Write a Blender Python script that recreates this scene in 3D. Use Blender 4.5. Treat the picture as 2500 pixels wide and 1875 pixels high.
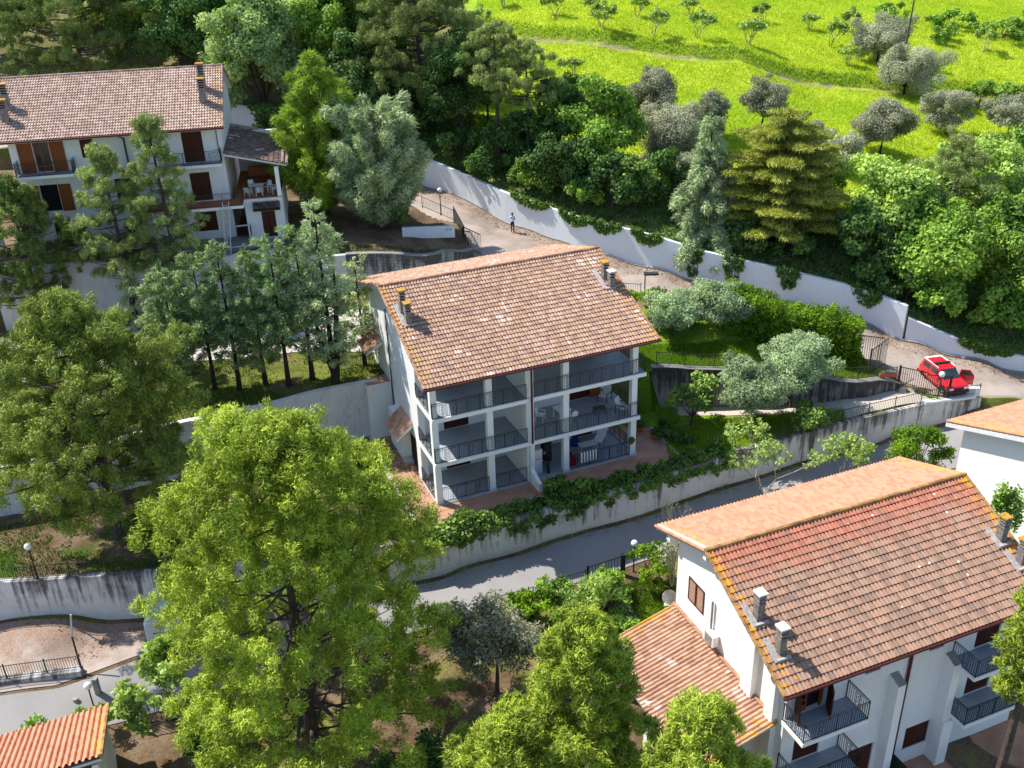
import bpy, bmesh, math, random
import numpy as np
from math import sin, cos, pi, radians as R
from mathutils import Vector, Matrix

for o in list(bpy.data.objects): bpy.data.objects.remove(o)
S = bpy.context.scene
COL = S.collection

# ------------------------------------------------------------------ camera, sky, sun, exposure
cam = bpy.data.cameras.new('camera'); camo = bpy.data.objects.new('camera', cam); COL.objects.link(camo)
cam.sensor_width = 36.0; cam.lens = 35.005; cam.clip_start = 0.5; cam.clip_end = 6000
PITCH, ROLL = R(27.2496), R(-1.8975)
camo.matrix_world = Matrix.Translation((4.5054, -50.3223, 34.0007)) @ Matrix.Rotation(R(90) - PITCH, 4, 'X') @ Matrix.Rotation(ROLL, 4, 'Z')
S.camera = camo
S.render.resolution_x, S.render.resolution_y = 1024, 768
SUN_EL, SUN_AZ = 53.0, 153.0          # where the sun stands: elevation, azimuth from +X
wd = bpy.data.worlds.new("World"); S.world = wd; wd.use_nodes = True
nt = wd.node_tree
sky = nt.nodes.new('ShaderNodeTexSky'); sky.sky_type = 'NISHITA'; sky.sun_disc = False
sky.sun_elevation = R(SUN_EL); sky.sun_rotation = R(90 - SUN_AZ)
sky.air_density = 1.0; sky.dust_density = 0.6; sky.ozone_density = 1.2
bg = nt.nodes['Background']; bg.inputs[1].default_value = 0.15
nt.links.new(sky.outputs[0], bg.inputs[0])
sl = bpy.data.lights.new('sun', 'SUN'); sl.energy = 5.0; sl.angle = R(0.5); sl.color = (1.0, 0.95, 0.86)
so = bpy.data.objects.new('sun', sl); COL.objects.link(so)
sd = Vector((cos(R(SUN_EL)) * cos(R(SUN_AZ)), cos(R(SUN_EL)) * sin(R(SUN_AZ)), sin(R(SUN_EL))))
so.rotation_euler = sd.to_track_quat('Z', 'Y').to_euler(); so.location = sd * 200
vs = S.view_settings; S.display_settings.display_device = 'sRGB'
vs.view_transform = 'Standard'; vs.look = 'None'; vs.gamma = 1.0; vs.use_curve_mapping = False; vs.exposure = 0.70
# ------------------------------------------------------------------ terrain
W1 = [(-60, -7.5), (-32, -6.5), (-22, -6.0), (-17, -5.7), (-9, -5.0), (-0.7, -3.45), (2.55, -2.35), (8, -0.25), (13.2, 2.2), (18.3, 4.65), (22.6, 6.3), (27, 7.8), (33.3, 9.3), (37, 10.4)]
W2 = [(-60, -6), (-32, -1.0), (-25, 1.1), (-14, 5.6), (-5.2, 8.85), (-3.7, 9.3)]
W2R = [(14.2, 11.6), (17, 11.5), (21, 11.0), (25, 10.6), (28.5, 10.4), (31.5, 11.2)]
W3 = [(-60, 18), (-34, 20.0), (-22, 21.5), (-12, 22.3), (-1.6, 23.6), (1.6, 26.0)]
W3E = [(1.6, 26.0), (0.7, 30.6), (0.0, 31.7), (-2.7, 33.0), (-6, 36.5), (-12, 41), (-22, 44), (-60, 46)]
W4 = [(-60, 54.5), (-35, 53.5), (-22, 51.5), (-14, 49), (-7, 45.3), (-2.4, 41.7), (1.15, 38.8), (4.4, 35.6), (8.2, 32.3), (11.0, 29.8), (16.4, 26.4), (19.9, 24.4), (25.6, 22.4), (31.4, 20.3), (34.3, 17.9), (38.2, 16.2), (42.4, 14.8), (50, 12.5), (90, 3)]
W4H = [2.6, 2.6, 2.6, 2.7, 2.7, 2.7, 2.7, 2.7, 2.7, 2.7, 2.7, 2.7, 2.7, 2.75, 1.9, 1.25, 1.2, 1.2, 1.2]
W4Z = [15.2, 12.8, 11.3, 10.2, 8.7, 7.6, 6.8, 6.1, 5.6, 5.3, 4.8, 4.1, 3.2, 2.2, 1.55, 0.75, 0.0, -1.2, -6]
CP = {
 'A': [(-60,-8,-1),(-32,-7,-2.0),(-22,-7,-2.3),(-17,-6.5,-3.0),(-9,-6,-3.2),(-0.7,-4,-2.65),(2.5,-3,-2.3),(8,-0.8,-2.05),(18.3,4,-2.15),(27,7.2,-1.8),(33.3,8.7,-0.9),(38,9.5,-0.2),(45,8,-0.8),(60,6,-2.5),
       (2.5,-6.3,-2.45),(7.7,-4.9,-2.3),(12.5,-2,-2.3),(22,1.5,-2.0),(30,3.5,-1.4),(10,-6.5,-2.5),(12,-10,-2.8),(14.5,-13,-3.2),(15,-24,-4.4),(22,-18,-4.4),(29,-14.5,-4.4),(36,-12,-4),(36,-4,-2.5),(40,2,-1.5),
       (-6,-12,-3.7),(-6,-22,-4.6),(-18,-9,-3.1),(-25,-10,-2.8),(-15,-14,-3.8),(-25,-16,-4.2),(0,-10,-2.9),(0,-16,-3.8),(6,-10,-2.9),(6,-18,-4),(0,-30,-6),(20,-40,-8),(-30,-30,-6),(-50,-20,-4),(50,-20,-5),(60,-50,-9),(-60,-60,-9)],
 'B': [(-60,-7,0.2),(-30,-3,0),(-22,-4,0),(-15,0,0),(-8,3,0),(0,0,0),(10,3,0),(14,5,0),(15,-1,0),(18,6,0),(22,7.5,0),(14.5,10.5,0.05),(18,10.5,0.1),(22,10,0.25),(25,9.7,0.5),(28,9.5,0.8),(31.5,10.3,0.95),(27,8,0.45),(33,9.6,0.8),(36.8,10.3,0.45)],
 'C': [(-60,-3,3.4),(-32,2,3.2),(-25,3,3.2),(-14,8,3.7),(-5,10,4.0),(-4,14,4.1),(3,20,4.3),(-34,18,3.9),(-22,20,4.1),(-14,21.5,4.6),(-5,22.3,5.2),(1.8,24.5,6.0),(3,29,6.15),(5,33,5.95),(0.9,31.5,6.7),(-1,35,7.2),(-2.2,40,7.55),(-7,43,8.7),(-14,47,10.2),(-22,49,11.3),(-35,50,12.8),(-60,51,15),
       (8,30.5,5.6),(10.5,28,5.3),(16,25,4.75),(19.5,23.4,4.15),(25.4,21.4,3.2),(31,19.3,2.2),(34,17,1.5),(38,15.3,0.75),(42,14,0.0),(50,12,-1.2),(90,2,-6),(13.4,21,4.6),(10,22.5,5.0),(6,24,5.4),(20,18,3.8),(26,15,2.9),(30.5,13.4,1.9),(29,11.6,1.9),(24,11.6,2.35),(18,12.3,2.8),(14.3,12.6,3.0),(32.3,11.6,1.2),(35,11,0.85),(38,11.2,0.3),(42,9,-0.4),(60,7,-2.5)],
 'D': [(-60,22,8.6),(-34,21,8.3),(-20,22,8.3),(-9,23.3,8.0),(-1.8,24.2,7.4),(0.6,27,6.9),(-1,31,7.5),(-12.5,24.6,8.9),(-18,27,8.9),(-12,33,8.9),(-30,24,8.9),(-20,38,9.3),(-5,33.5,8.5),(-5,28,8.2),(-40,40,10),(-4,27.2,7.75),(-2,27.2,7.6),(-6,26.5,7.9),(-4,29,8.0)],
}
def poly_y(pl, x):
    return np.interp(x, [p[0] for p in pl], [p[1] for p in pl])
def inside(x, y, pg):
    r = np.zeros(x.shape, bool); n = len(pg)
    for i in range(n):
        x1, y1 = pg[i]; x2, y2 = pg[(i + 1) % n]
        c = ((y1 > y) != (y2 > y)) & (x < (x2 - x1) * (y - y1) / ((y2 - y1) if y2 != y1 else 1e-9) + x1)
        r ^= c
    return r
def idw(x, y, pts):
    num = np.zeros(x.shape); den = np.zeros(x.shape)
    for px, py, pz in pts:
        w = 1.0 / ((x - px) ** 2 + (y - py) ** 2 + 0.3) ** 1.6
        num += w * pz; den += w
    return num / den
PATHL = [(-60, 96), (-10, 82), (9.3, 71.2), (17.2, 67.0), (26.3, 64.9), (35.7, 65.0), (45.9, 66.4), (54.9, 66.4), (62.2, 66.2), (90, 62)]
def hill(x, y):
    yw = poly_y(W4, x); zb = np.interp(x, [p[0] for p in W4], W4Z) + np.interp(x, [p[0] for p in W4], W4H) - 0.15
    d = np.maximum(y - yw, 0)
    z = zb + 0.26 * np.minimum(d, 25) + 0.135 * np.clip(d - 25, 0, 320)
    z += 0.25 * np.sin(x * 0.11 + y * 0.07) * np.clip(d / 20, 0, 1) + 0.12 * np.sin(x * 0.31 - y * 0.23) * np.clip(d / 20, 0, 1)
    e = y - poly_y(PATHL, x)
    z += 0.9 * np.clip((e - 0.9) / 1.4, 0, 1) - 0.25 * np.exp(-(e / 1.0) ** 2)
    return z
DPG = W3 + W3E[1:]
def zone(x, y):
    """0 lower road level, 1 middle house garden, 2 upper yard and road, 3 upper house terrace, 4 hill"""
    zn = np.full(x.shape, 2)
    below1 = y < poly_y(W1, x) + 0.10
    zn[below1] = 0
    b = (~below1) & (x <= 37)
    yy = np.where(x < -3.7, poly_y(W2, x), np.where(x > 14.2, poly_y(W2R, x), 10.5))
    zn[b & (y < yy + 0.1) & (x < 31.5)] = 1
    zn[b & (x >= 31.5) & (y < 10.6 + (x - 31.5) * 0.0)] = 1
    zn[(zn == 2) & inside(x, y - 0.1, DPG)] = 3
    zn[y > poly_y(W4, x) + 0.2] = 4
    return zn
def terr(x, y):
    x = np.asarray(x, float); y = np.asarray(y, float)
    sh = x.shape; x = x.ravel(); y = y.ravel()
    zn = zone(x, y); z = np.zeros(x.shape)
    for k, nm in enumerate('ABCD'):
        m = zn == k
        if m.any(): z[m] = idw(x[m], y[m], CP[nm])
    m = zn == 4
    if m.any(): z[m] = hill(x[m], y[m])
    return z.reshape(sh)
def tz(x, y): return float(terr(np.array([x]), np.array([y]))[0])
# ------------------------------------------------------------------ materials
def new_mat(name):
    m = bpy.data.materials.new(name); m.use_nodes = True; n = m.node_tree
    b = n.nodes['Principled BSDF']; b.inputs['Roughness'].default_value = 0.85
    b.inputs['Specular IOR Level'].default_value = 0.25
    return m, n, b
def N(n, t, **kw):
    x = n.nodes.new(t)
    for k, v in kw.items():
        if hasattr(x, k): setattr(x, k, v)
        else: x.inputs[k].default_value = v
    return x
def mixc(n, fac, a, b, mode='MIX'):
    x = n.nodes.new('ShaderNodeMix'); x.data_type = 'RGBA'; x.blend_type = mode
    for i, v in ((0, fac), (6, a), (7, b)):
        if isinstance(v, (int, float)): x.inputs[i].default_value = v
        elif isinstance(v, tuple): x.inputs[i].default_value = (*v, 1)
        else: n.links.new(v, x.inputs[i])
    return x.outputs[2]
def ramp(n, src, lo, hi):
    x = n.nodes.new('ShaderNodeMapRange'); x.inputs[1].default_value = lo; x.inputs[2].default_value = hi
    n.links.new(src, x.inputs[0]); return x.outputs[0]
def noise(n, scale, detail=4, vec=None, rough=0.6):
    x = N(n, 'ShaderNodeTexNoise'); x.inputs['Scale'].default_value = scale; x.inputs['Detail'].default_value = detail; x.inputs['Roughness'].default_value = rough
    if vec is not None: n.links.new(vec, x.inputs['Vector'])
    return x.outputs[0]
def pos(n, sx=1, sy=1, sz=1, obj=False):
    if obj: g = n.nodes.new('ShaderNodeTexCoord'); o = g.outputs['Object']
    else: g = n.nodes.new('ShaderNodeNewGeometry'); o = g.outputs['Position']
    m = n.nodes.new('ShaderNodeMapping'); m.inputs['Scale'].default_value = (sx, sy, sz); n.links.new(o, m.inputs[0]); return m.outputs[0]
def bump(n, b, h, dist=0.02, st=0.6):
    x = n.nodes.new('ShaderNodeBump'); x.inputs['Distance'].default_value = dist; x.inputs['Strength'].default_value = st
    n.links.new(h, x.inputs['Height']); n.links.new(x.outputs[0], b.inputs['Normal'])
def plain(name, col, var=0.12, scale=6, rough=0.8, metal=0.0, spec=0.25):
    m, n, b = new_mat(name); b.inputs['Roughness'].default_value = rough; b.inputs['Metallic'].default_value = metal
    b.inputs['Specular IOR Level'].default_value = spec
    f = ramp(n, noise(n, scale, 5, pos(n)), 0.3, 0.7)
    c2 = tuple(c * (1 - var * 2) for c in col)
    n.links.new(mixc(n, f, c2, col), b.inputs['Base Color']); return m
def plaster(name, col, stain, amt=0.35, lo=0.52, hi=0.72):
    m, n, b = new_mat(name)
    f = ramp(n, noise(n, 0.9, 6, pos(n, 1, 1, 0.35)), lo, hi)
    g = ramp(n, noise(n, 7, 5, pos(n, 1, 1, 0.25)), 0.35, 0.7)
    mm = n.nodes.new('ShaderNodeMath'); mm.operation = 'MULTIPLY'; n.links.new(f, mm.inputs[0]); n.links.new(g, mm.inputs[1])
    m2 = n.nodes.new('ShaderNodeMath'); m2.operation = 'MULTIPLY'; n.links.new(mm.outputs[0], m2.inputs[0]); m2.inputs[1].default_value = amt
    stv = ramp(n, noise(n, 1.0, 6, pos(n, 5, 5, 0.22), 0.7), 0.60, 0.82); c1 = mixc(n, m2.outputs[0], col, stain)
    m3 = n.nodes.new('ShaderNodeMath'); m3.operation = 'MULTIPLY'; n.links.new(stv, m3.inputs[0]); m3.inputs[1].default_value = amt * 0.8
    n.links.new(mixc(n, m3.outputs[0], c1, stain), b.inputs['Base Color'])
    bump(n, b, noise(n, 30, 3, pos(n)), 0.006, 0.5); return m
def streaked(name, col, stain, hmax, dens=0.5, brick=False):
    """retaining wall: dark run-off streaks starting from the top edge, stored in uv.y (0 bottom..1 top)"""
    m, n, b = new_mat(name)
    uv = n.nodes.new('ShaderNodeUVMap'); sp = n.nodes.new('ShaderNodeSeparateXYZ'); n.links.new(uv.outputs[0], sp.inputs[0])
    mp = n.nodes.new('ShaderNodeMapping'); mp.inputs['Scale'].default_value = (2.6, 0.16, 1); n.links.new(uv.outputs[0], mp.inputs[0])
    s1 = noise(n, 1.0, 5, mp.outputs[0], 0.7)
    mp2 = n.nodes.new('ShaderNodeMapping'); mp2.inputs['Scale'].default_value = (0.35, 0.5, 1); n.links.new(uv.outputs[0], mp2.inputs[0])
    s2 = noise(n, 1.0, 5, mp2.outputs[0], 0.6)
    # value = streak + topness*k
    a = n.nodes.new('ShaderNodeMath'); a.operation = 'MULTIPLY_ADD'; n.links.new(sp.outputs[1], a.inputs[0]); a.inputs[1].default_value = 0.30 / hmax; n.links.new(s1, a.inputs[2])
    a2 = n.nodes.new('ShaderNodeMath'); a2.operation = 'MULTIPLY_ADD'; n.links.new(s2, a2.inputs[0]); a2.inputs[1].default_value = 0.55; n.links.new(a.outputs[0], a2.inputs[2])
    f = ramp(n, a2.outputs[0], 1.12 - dens * 0.3, 1.30 - dens * 0.3)
    fine = ramp(n, noise(n, 14, 5, pos(n)), 0.25, 0.75)
    base = mixc(n, fine, tuple(c * 0.8 for c in col), col)
    base = mixc(n, ramp(n, noise(n, 0.8, 5, pos(n)), 0.45, 0.75), base, tuple(c * 0.72 for c in col))
    if brick:
        br = n.nodes.new('ShaderNodeTexBrick'); br.inputs['Scale'].default_value = 1.0; br.inputs['Mortar Size'].default_value = 0.02
        br.inputs['Brick Width'].default_value = 0.5; br.inputs['Row Height'].default_value = 0.25; n.links.new(uv.outputs[0], br.inputs[0])
        base = mixc(n, br.outputs['Fac'], base, tuple(c * 0.35 for c in col))
    col2 = mixc(n, ramp(n, noise(n, 5, 5, pos(n)), 0.3, 0.7), stain, tuple(c * 2.2 for c in stain))
    n.links.new(mixc(n, f, base, col2), b.inputs['Base Color'])
    bump(n, b, noise(n, 9, 5, pos(n)), 0.03, 0.6); return m
def tile_mat(name, cols, dark, lichen, pitch, course, pale=0.0, grime=0.5, redtop=False):
    """terracotta: one tone per tile from its number in the roof's uv (metres)"""
    m, n, b = new_mat(name); b.inputs['Roughness'].default_value = 0.9
    uv = n.nodes.new('ShaderNodeUVMap'); mp = n.nodes.new('ShaderNodeMapping'); mp.inputs['Scale'].default_value = (1 / pitch, 1 / course, 1); n.links.new(uv.outputs[0], mp.inputs[0])
    fl = n.nodes.new('ShaderNodeVectorMath'); fl.operation = 'FLOOR'; n.links.new(mp.outputs[0], fl.inputs[0])
    wn = n.nodes.new('ShaderNodeTexWhiteNoise'); wn.noise_dimensions = '2D'; n.links.new(fl.outputs[0], wn.inputs['Vector'])
    cr = n.nodes.new('ShaderNodeValToRGB'); cr.color_ramp.interpolation = 'CONSTANT'
    els = cr.color_ramp.elements
    els[0].color = (*cols[0], 1); els[1].position = 1 / len(cols); els[1].color = (*cols[1], 1)
    for i, c in enumerate(cols[2:]):
        e = els.new((i + 2) / len(cols)); e.color = (*c, 1)
    n.links.new(wn.outputs[0], cr.inputs[0]); c = cr.outputs[0]
    # a smooth drift over the roof so neighbours agree a little
    dr = ramp(n, noise(n, 0.45, 4, uv.outputs[0]), 0.35, 0.65)
    c = mixc(n, 0.2, c, mixc(n, dr, cols[0], cols[-1]))
    if redtop:
        sp = n.nodes.new('ShaderNodeSeparateXYZ'); n.links.new(uv.outputs[0], sp.inputs[0])
        ad = n.nodes.new('ShaderNodeMath'); ad.operation = 'MULTIPLY_ADD'; n.links.new(noise(n, 0.8, 4, uv.outputs[0]), ad.inputs[0]); ad.inputs[1].default_value = 5.0; n.links.new(sp.outputs[1], ad.inputs[2])
        c = mixc(n, ramp(n, ad.outputs[0], 7.0, 9.0), c, mixc(n, wn.outputs[0], (0.46, 0.17, 0.105), (0.30, 0.12, 0.08)))
    st = ramp(n, noise(n, 3.2, 6, uv.outputs[0], 0.75), 0.5, 0.8)
    mm = n.nodes.new('ShaderNodeMath'); mm.operation = 'MULTIPLY'; n.links.new(st, mm.inputs[0]); mm.inputs[1].default_value = grime
    c = mixc(n, mm.outputs[0], c, dark)
    if pale:
        wn2 = n.nodes.new('ShaderNodeTexWhiteNoise'); wn2.noise_dimensions = '3D'
        av = n.nodes.new('ShaderNodeVectorMath'); av.operation = 'ADD'; av.inputs[1].default_value = (7, 3, 5); n.links.new(fl.outputs[0], av.inputs[0]); n.links.new(av.outputs[0], wn2.inputs['Vector'])
        pz = ramp(n, noise(n, 0.35, 2, uv.outputs[0]), 0.4, 0.62)
        a = n.nodes.new('ShaderNodeMath'); a.operation = 'MULTIPLY'; n.links.new(pz, a.inputs[0]); n.links.new(wn2.outputs[0], a.inputs[1])
        c = mixc(n, ramp(n, a.outputs[0], 0.72, 0.78), c, (0.58, 0.43, 0.37))
    # lichen: orange blotches near the verges plus rare spots (uv2.x = distance to the nearest verge)
    at = n.nodes.new('ShaderNodeAttribute'); at.attribute_name = 'verge'
    vd = ramp(n, at.outputs['Fac'], 2.2, 0.0)
    ln = noise(n, 2.6, 6, uv.outputs[0], 0.7)
    a = n.nodes.new('ShaderNodeMath'); a.operation = 'MULTIPLY_ADD'; n.links.new(vd, a.inputs[0]); a.inputs[1].default_value = 0.24; n.links.new(ln, a.inputs[2])
    c = mixc(n, ramp(n, a.outputs[0], 0.70, 0.78), c, lichen)
    if redtop:
        vo = n.nodes.new('ShaderNodeTexVoronoi'); vo.inputs['Scale'].default_value = 3.4; n.links.new(uv.outputs[0], vo.inputs['Vector'])
        wn3 = n.nodes.new('ShaderNodeSeparateColor'); n.links.new(vo.outputs['Color'], wn3.inputs[0])
        d1 = ramp(n, vo.outputs['Distance'], 0.20, 0.13); d2 = ramp(n, wn3.outputs[0], 0.93, 0.95)
        a = n.nodes.new('ShaderNodeMath'); a.operation = 'MULTIPLY'; n.links.new(d1, a.inputs[0]); n.links.new(d2, a.inputs[1])
        c = mixc(n, a.outputs[0], c, (0.72, 0.72, 0.66))
    n.links.new(c, b.inputs['Base Color'])
    bump(n, b, noise(n, 25, 4, pos(n)), 0.01, 0.5); return m
def leaf_mat(name, c1, c2, trans=0.3, tip=None, rough=0.6):
    m, n, b = new_mat(name)
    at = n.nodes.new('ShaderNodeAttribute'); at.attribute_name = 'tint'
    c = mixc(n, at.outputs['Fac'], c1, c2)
    oi = n.nodes.new('ShaderNodeObjectInfo'); hs_ = n.nodes.new('ShaderNodeHueSaturation'); hs_.inputs['Saturation'].default_value = 1.0
    mr = n.nodes.new('ShaderNodeMapRange'); mr.inputs[3].default_value = 0.85; mr.inputs[4].default_value = 1.18; n.links.new(oi.outputs['Random'], mr.inputs[0]); n.links.new(mr.outputs[0], hs_.inputs['Value'])
    n.links.new(c, hs_.inputs['Color']); c = hs_.outputs[0]
    n.links.new(c, b.inputs['Base Color']); b.inputs['Roughness'].default_value = rough; b.inputs['Specular IOR Level'].default_value = 0.2
    tr = n.nodes.new('ShaderNodeBsdfTranslucent'); n.links.new(mixc(n, 1.0, c, (1.15, 1.25, 0.5), 'MULTIPLY'), tr.inputs[0])
    mx = n.nodes.new('ShaderNodeMixShader'); mx.inputs[0].default_value = trans
    n.links.new(b.outputs[0], mx.inputs[1]); n.links.new(tr.outputs[0], mx.inputs[2])
    n.links.new(mx.outputs[0], n.nodes['Material Output'].inputs[0]); return m

M = {}
M['white'] = plaster('white_plaster', (0.74, 0.75, 0.75), (0.34, 0.33, 0.30), 0.35)
M['white2'] = plaster('bright_white_plaster', (0.80, 0.80, 0.78), (0.5, 0.48, 0.44), 0.2)
M['soffit'] = plain('soffit_paint', (0.66, 0.66, 0.65), 0.08)
M['floor'] = plain('grey_floor_tile', (0.30, 0.34, 0.38), 0.1, 3, 0.5, 0, 0.4)
M['terr'] = plain('terracotta_paving', (0.47, 0.25, 0.165), 0.18, 1.3)
M['terr2'] = plain('orange_floor_tile', (0.42, 0.16, 0.07), 0.12, 2)
M['kerb'] = plain('pale_kerb_stone', (0.5, 0.48, 0.45), 0.15, 3)
M['conc'] = plain('grey_concrete', (0.30, 0.29, 0.27), 0.2, 3)
M['stonepath'] = plain('slab_path', (0.42, 0.38, 0.33), 0.2, 4)
M['chim'] = plain('chimney_concrete', (0.29, 0.26, 0.23), 0.3, 5)
M['cap_ochre'] = plain('lichen_cap', (0.60, 0.33, 0.05), 0.35, 8)
M['cap_white'] = plain('white_cap', (0.72, 0.72, 0.70), 0.1)
M['flash'] = plain('mortar_flashing', (0.46, 0.43, 0.42), 0.25, 6)
M['iron'] = plain('painted_iron', (0.022, 0.022, 0.026), 0.1, 20, 0.45, 0.3, 0.5)
M['irongrey'] = plain('weathered_iron', (0.07, 0.065, 0.06), 0.2, 12, 0.6, 0.3)
M['wood'] = plain('brown_shutter', (0.085, 0.022, 0.014), 0.2, 9, 0.5)
M['wood2'] = plain('chestnut_shutter', (0.30, 0.085, 0.022), 0.2, 9, 0.5)
M['woodlt'] = plain('faded_shutter', (0.42, 0.26, 0.19), 0.12, 9, 0.6)
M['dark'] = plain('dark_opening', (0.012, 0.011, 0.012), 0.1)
M['glass'] = plain('window_glass', (0.03, 0.045, 0.05), 0.2, 2, 0.08, 0, 0.8)
M['gutter'] = plain('oxblood_gutter', (0.13, 0.035, 0.03), 0.15, 8, 0.4, 0.2)
M['pipe'] = plain('white_pipe', (0.6, 0.6, 0.58), 0.1, 8, 0.5)
M['bark'] = plain('bark', (0.11, 0.085, 0.07), 0.3, 5, 0.95)
M['barkpale'] = plain('pale_bark', (0.42, 0.36, 0.29), 0.25, 5, 0.95)
M['barkdark'] = plain('dark_bark', (0.045, 0.036, 0.03), 0.3, 5, 0.95)
M['globe'] = plain('opal_globe', (0.85, 0.85, 0.83), 0.03, 3, 0.25, 0, 0.5)
M['plastic'] = plain('white_plastic', (0.80, 0.80, 0.78), 0.03, 3, 0.4, 0, 0.4)
M['red'] = plain('red_car_paint', (0.62, 0.018, 0.03), 0.04, 2, 0.22, 0, 0.6)
M['vanwhite'] = plain('white_van_paint', (0.62, 0.66, 0.68), 0.04, 2, 0.25, 0, 0.6)
M['tyre'] = plain('tyre_rubber', (0.02, 0.02, 0.02), 0.1, 9, 0.8)
M['rim'] = plain('wheel_rim', (0.38, 0.38, 0.38), 0.1, 9, 0.35, 0.5)
M['chrome'] = plain('lamp_lens', (0.7, 0.7, 0.68), 0.05, 9, 0.15, 0.2, 0.6)
M['blackplastic'] = plain('black_plastic', (0.02, 0.02, 0.02), 0.1, 9, 0.5)
M['blue'] = plain('blue_plastic', (0.03, 0.05, 0.28), 0.1, 9, 0.4)
M['redfab'] = plain('red_fabric', (0.30, 0.01, 0.03), 0.1, 9)
M['green'] = plain('dark_green_net', (0.006, 0.03, 0.02), 0.2, 12)
M['bucket'] = plain('lime_bucket', (0.18, 0.62, 0.04), 0.1, 4, 0.4)
M['pot'] = plain('clay_pot', (0.50, 0.12, 0.055), 0.1, 5)
M['shirt'] = plain('pale_blue_shirt', (0.42, 0.60, 0.85), 0.05, 10)
M['trouser'] = plain('black_trousers', (0.012, 0.012, 0.016), 0.1, 10)
M['skin'] = plain('skin', (0.42, 0.23, 0.15), 0.05, 10, 0.6)
M['hair'] = plain('dark_hair', (0.015, 0.012, 0.01), 0.1, 30)
M['alu'] = plain('ladder_aluminium', (0.62, 0.64, 0.66), 0.08, 9, 0.35, 0.4)
M['cable'] = plain('pale_rope', (0.5, 0.42, 0.25), 0.1, 9)
M['rock'] = plain('rubble_stone', (0.33, 0.24, 0.16), 0.3, 4)
M['soil'] = plain('compost', (0.26, 0.15, 0.08), 0.3, 5)

M['tileC'] = tile_mat('pinkish_roof_tile', [(0.35, 0.215, 0.155), (0.42, 0.27, 0.20), (0.29, 0.18, 0.135), (0.40, 0.26, 0.165), (0.27, 0.175, 0.14), (0.46, 0.31, 0.24), (0.36, 0.235, 0.155)], (0.20, 0.125, 0.095), (0.46, 0.25, 0.07), 0.2, 0.35, pale=1, grime=0.45)
M['tileL'] = tile_mat('faded_roof_tile', [(0.42, 0.285, 0.225), (0.52, 0.375, 0.31), (0.36, 0.245, 0.195), (0.56, 0.42, 0.35), (0.34, 0.235, 0.19), (0.47, 0.34, 0.27)], (0.22, 0.15, 0.125), (0.46, 0.28, 0.08), 0.2, 0.35, pale=1, grime=0.4)
M['tileR'] = tile_mat('weathered_roof_tile', [(0.29, 0.18, 0.125), (0.35, 0.22, 0.155), (0.24, 0.155, 0.115), (0.33, 0.205, 0.15), (0.21, 0.14, 0.108), (0.38, 0.22, 0.15)], (0.16, 0.11, 0.08), (0.62, 0.27, 0.015), 0.2, 0.37, grime=0.5, redtop=True)
M['tileO'] = tile_mat('orange_roof_tile', [(0.50, 0.215, 0.135), (0.56, 0.26, 0.17), (0.44, 0.185, 0.12), (0.53, 0.245, 0.15)], (0.33, 0.12, 0.07), (0.60, 0.30, 0.05), 0.2, 0.37, grime=0.3)
M['tileLean'] = tile_mat('mossy_lean_to_tile', [(0.40, 0.22, 0.15), (0.50, 0.31, 0.22), (0.32, 0.18, 0.125), (0.46, 0.29, 0.20)], (0.24, 0.13, 0.09), (0.60, 0.30, 0.02), 0.22, 0.37, pale=1, grime=0.4)
M['tileBrown'] = tile_mat('sooty_roof_tile', [(0.13, 0.085, 0.07), (0.17, 0.11, 0.09), (0.10, 0.07, 0.06), (0.24, 0.17, 0.14)], (0.06, 0.045, 0.04), (0.35, 0.25, 0.15), 0.2, 0.35, pale=0.5, grime=0.5)
M['tileend'] = plain('tile_end_painted_shade', (0.035, 0.02, 0.015), 0.3, 10)  # step faces near-black: shade of the gap between courses put into the colour
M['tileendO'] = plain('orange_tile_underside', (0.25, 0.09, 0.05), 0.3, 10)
M['capC'] = plain('pinkish_cap_tile', (0.50, 0.27, 0.17), 0.35, 2.2); M['capL'] = plain('faded_cap_tile', (0.50, 0.33, 0.26), 0.35, 2.2); M['capR'] = plain('lichened_cap_tile', (0.50, 0.27, 0.10), 0.38, 1.7); M['capB'] = plain('pale_cap_tile', (0.48, 0.36, 0.30), 0.35, 2.2)
M['w1'] = streaked('whitewashed_retaining_wall', (0.74, 0.71, 0.67), (0.085, 0.075, 0.062), 3.0, 0.56)
M['wLL'] = streaked('blackened_retaining_wall', (0.70, 0.69, 0.68), (0.07, 0.068, 0.068), 3.0, 0.62)
M['wGar'] = streaked('dark_stained_wall', (0.36, 0.33, 0.31), (0.04, 0.036, 0.033), 3.0, 0.95)
M['wBlock'] = streaked('concrete_block_wall', (0.50, 0.49, 0.48), (0.05, 0.05, 0.055), 2.5, 0.75, brick=True)
M['w4'] = plaster('blue_white_wall', (0.68, 0.72, 0.76), (0.40, 0.42, 0.44), 0.4)
M['w2'] = plaster('off_white_wall', (0.60, 0.60, 0.60), (0.20, 0.19, 0.18), 0.7, 0.4, 0.7)

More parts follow.
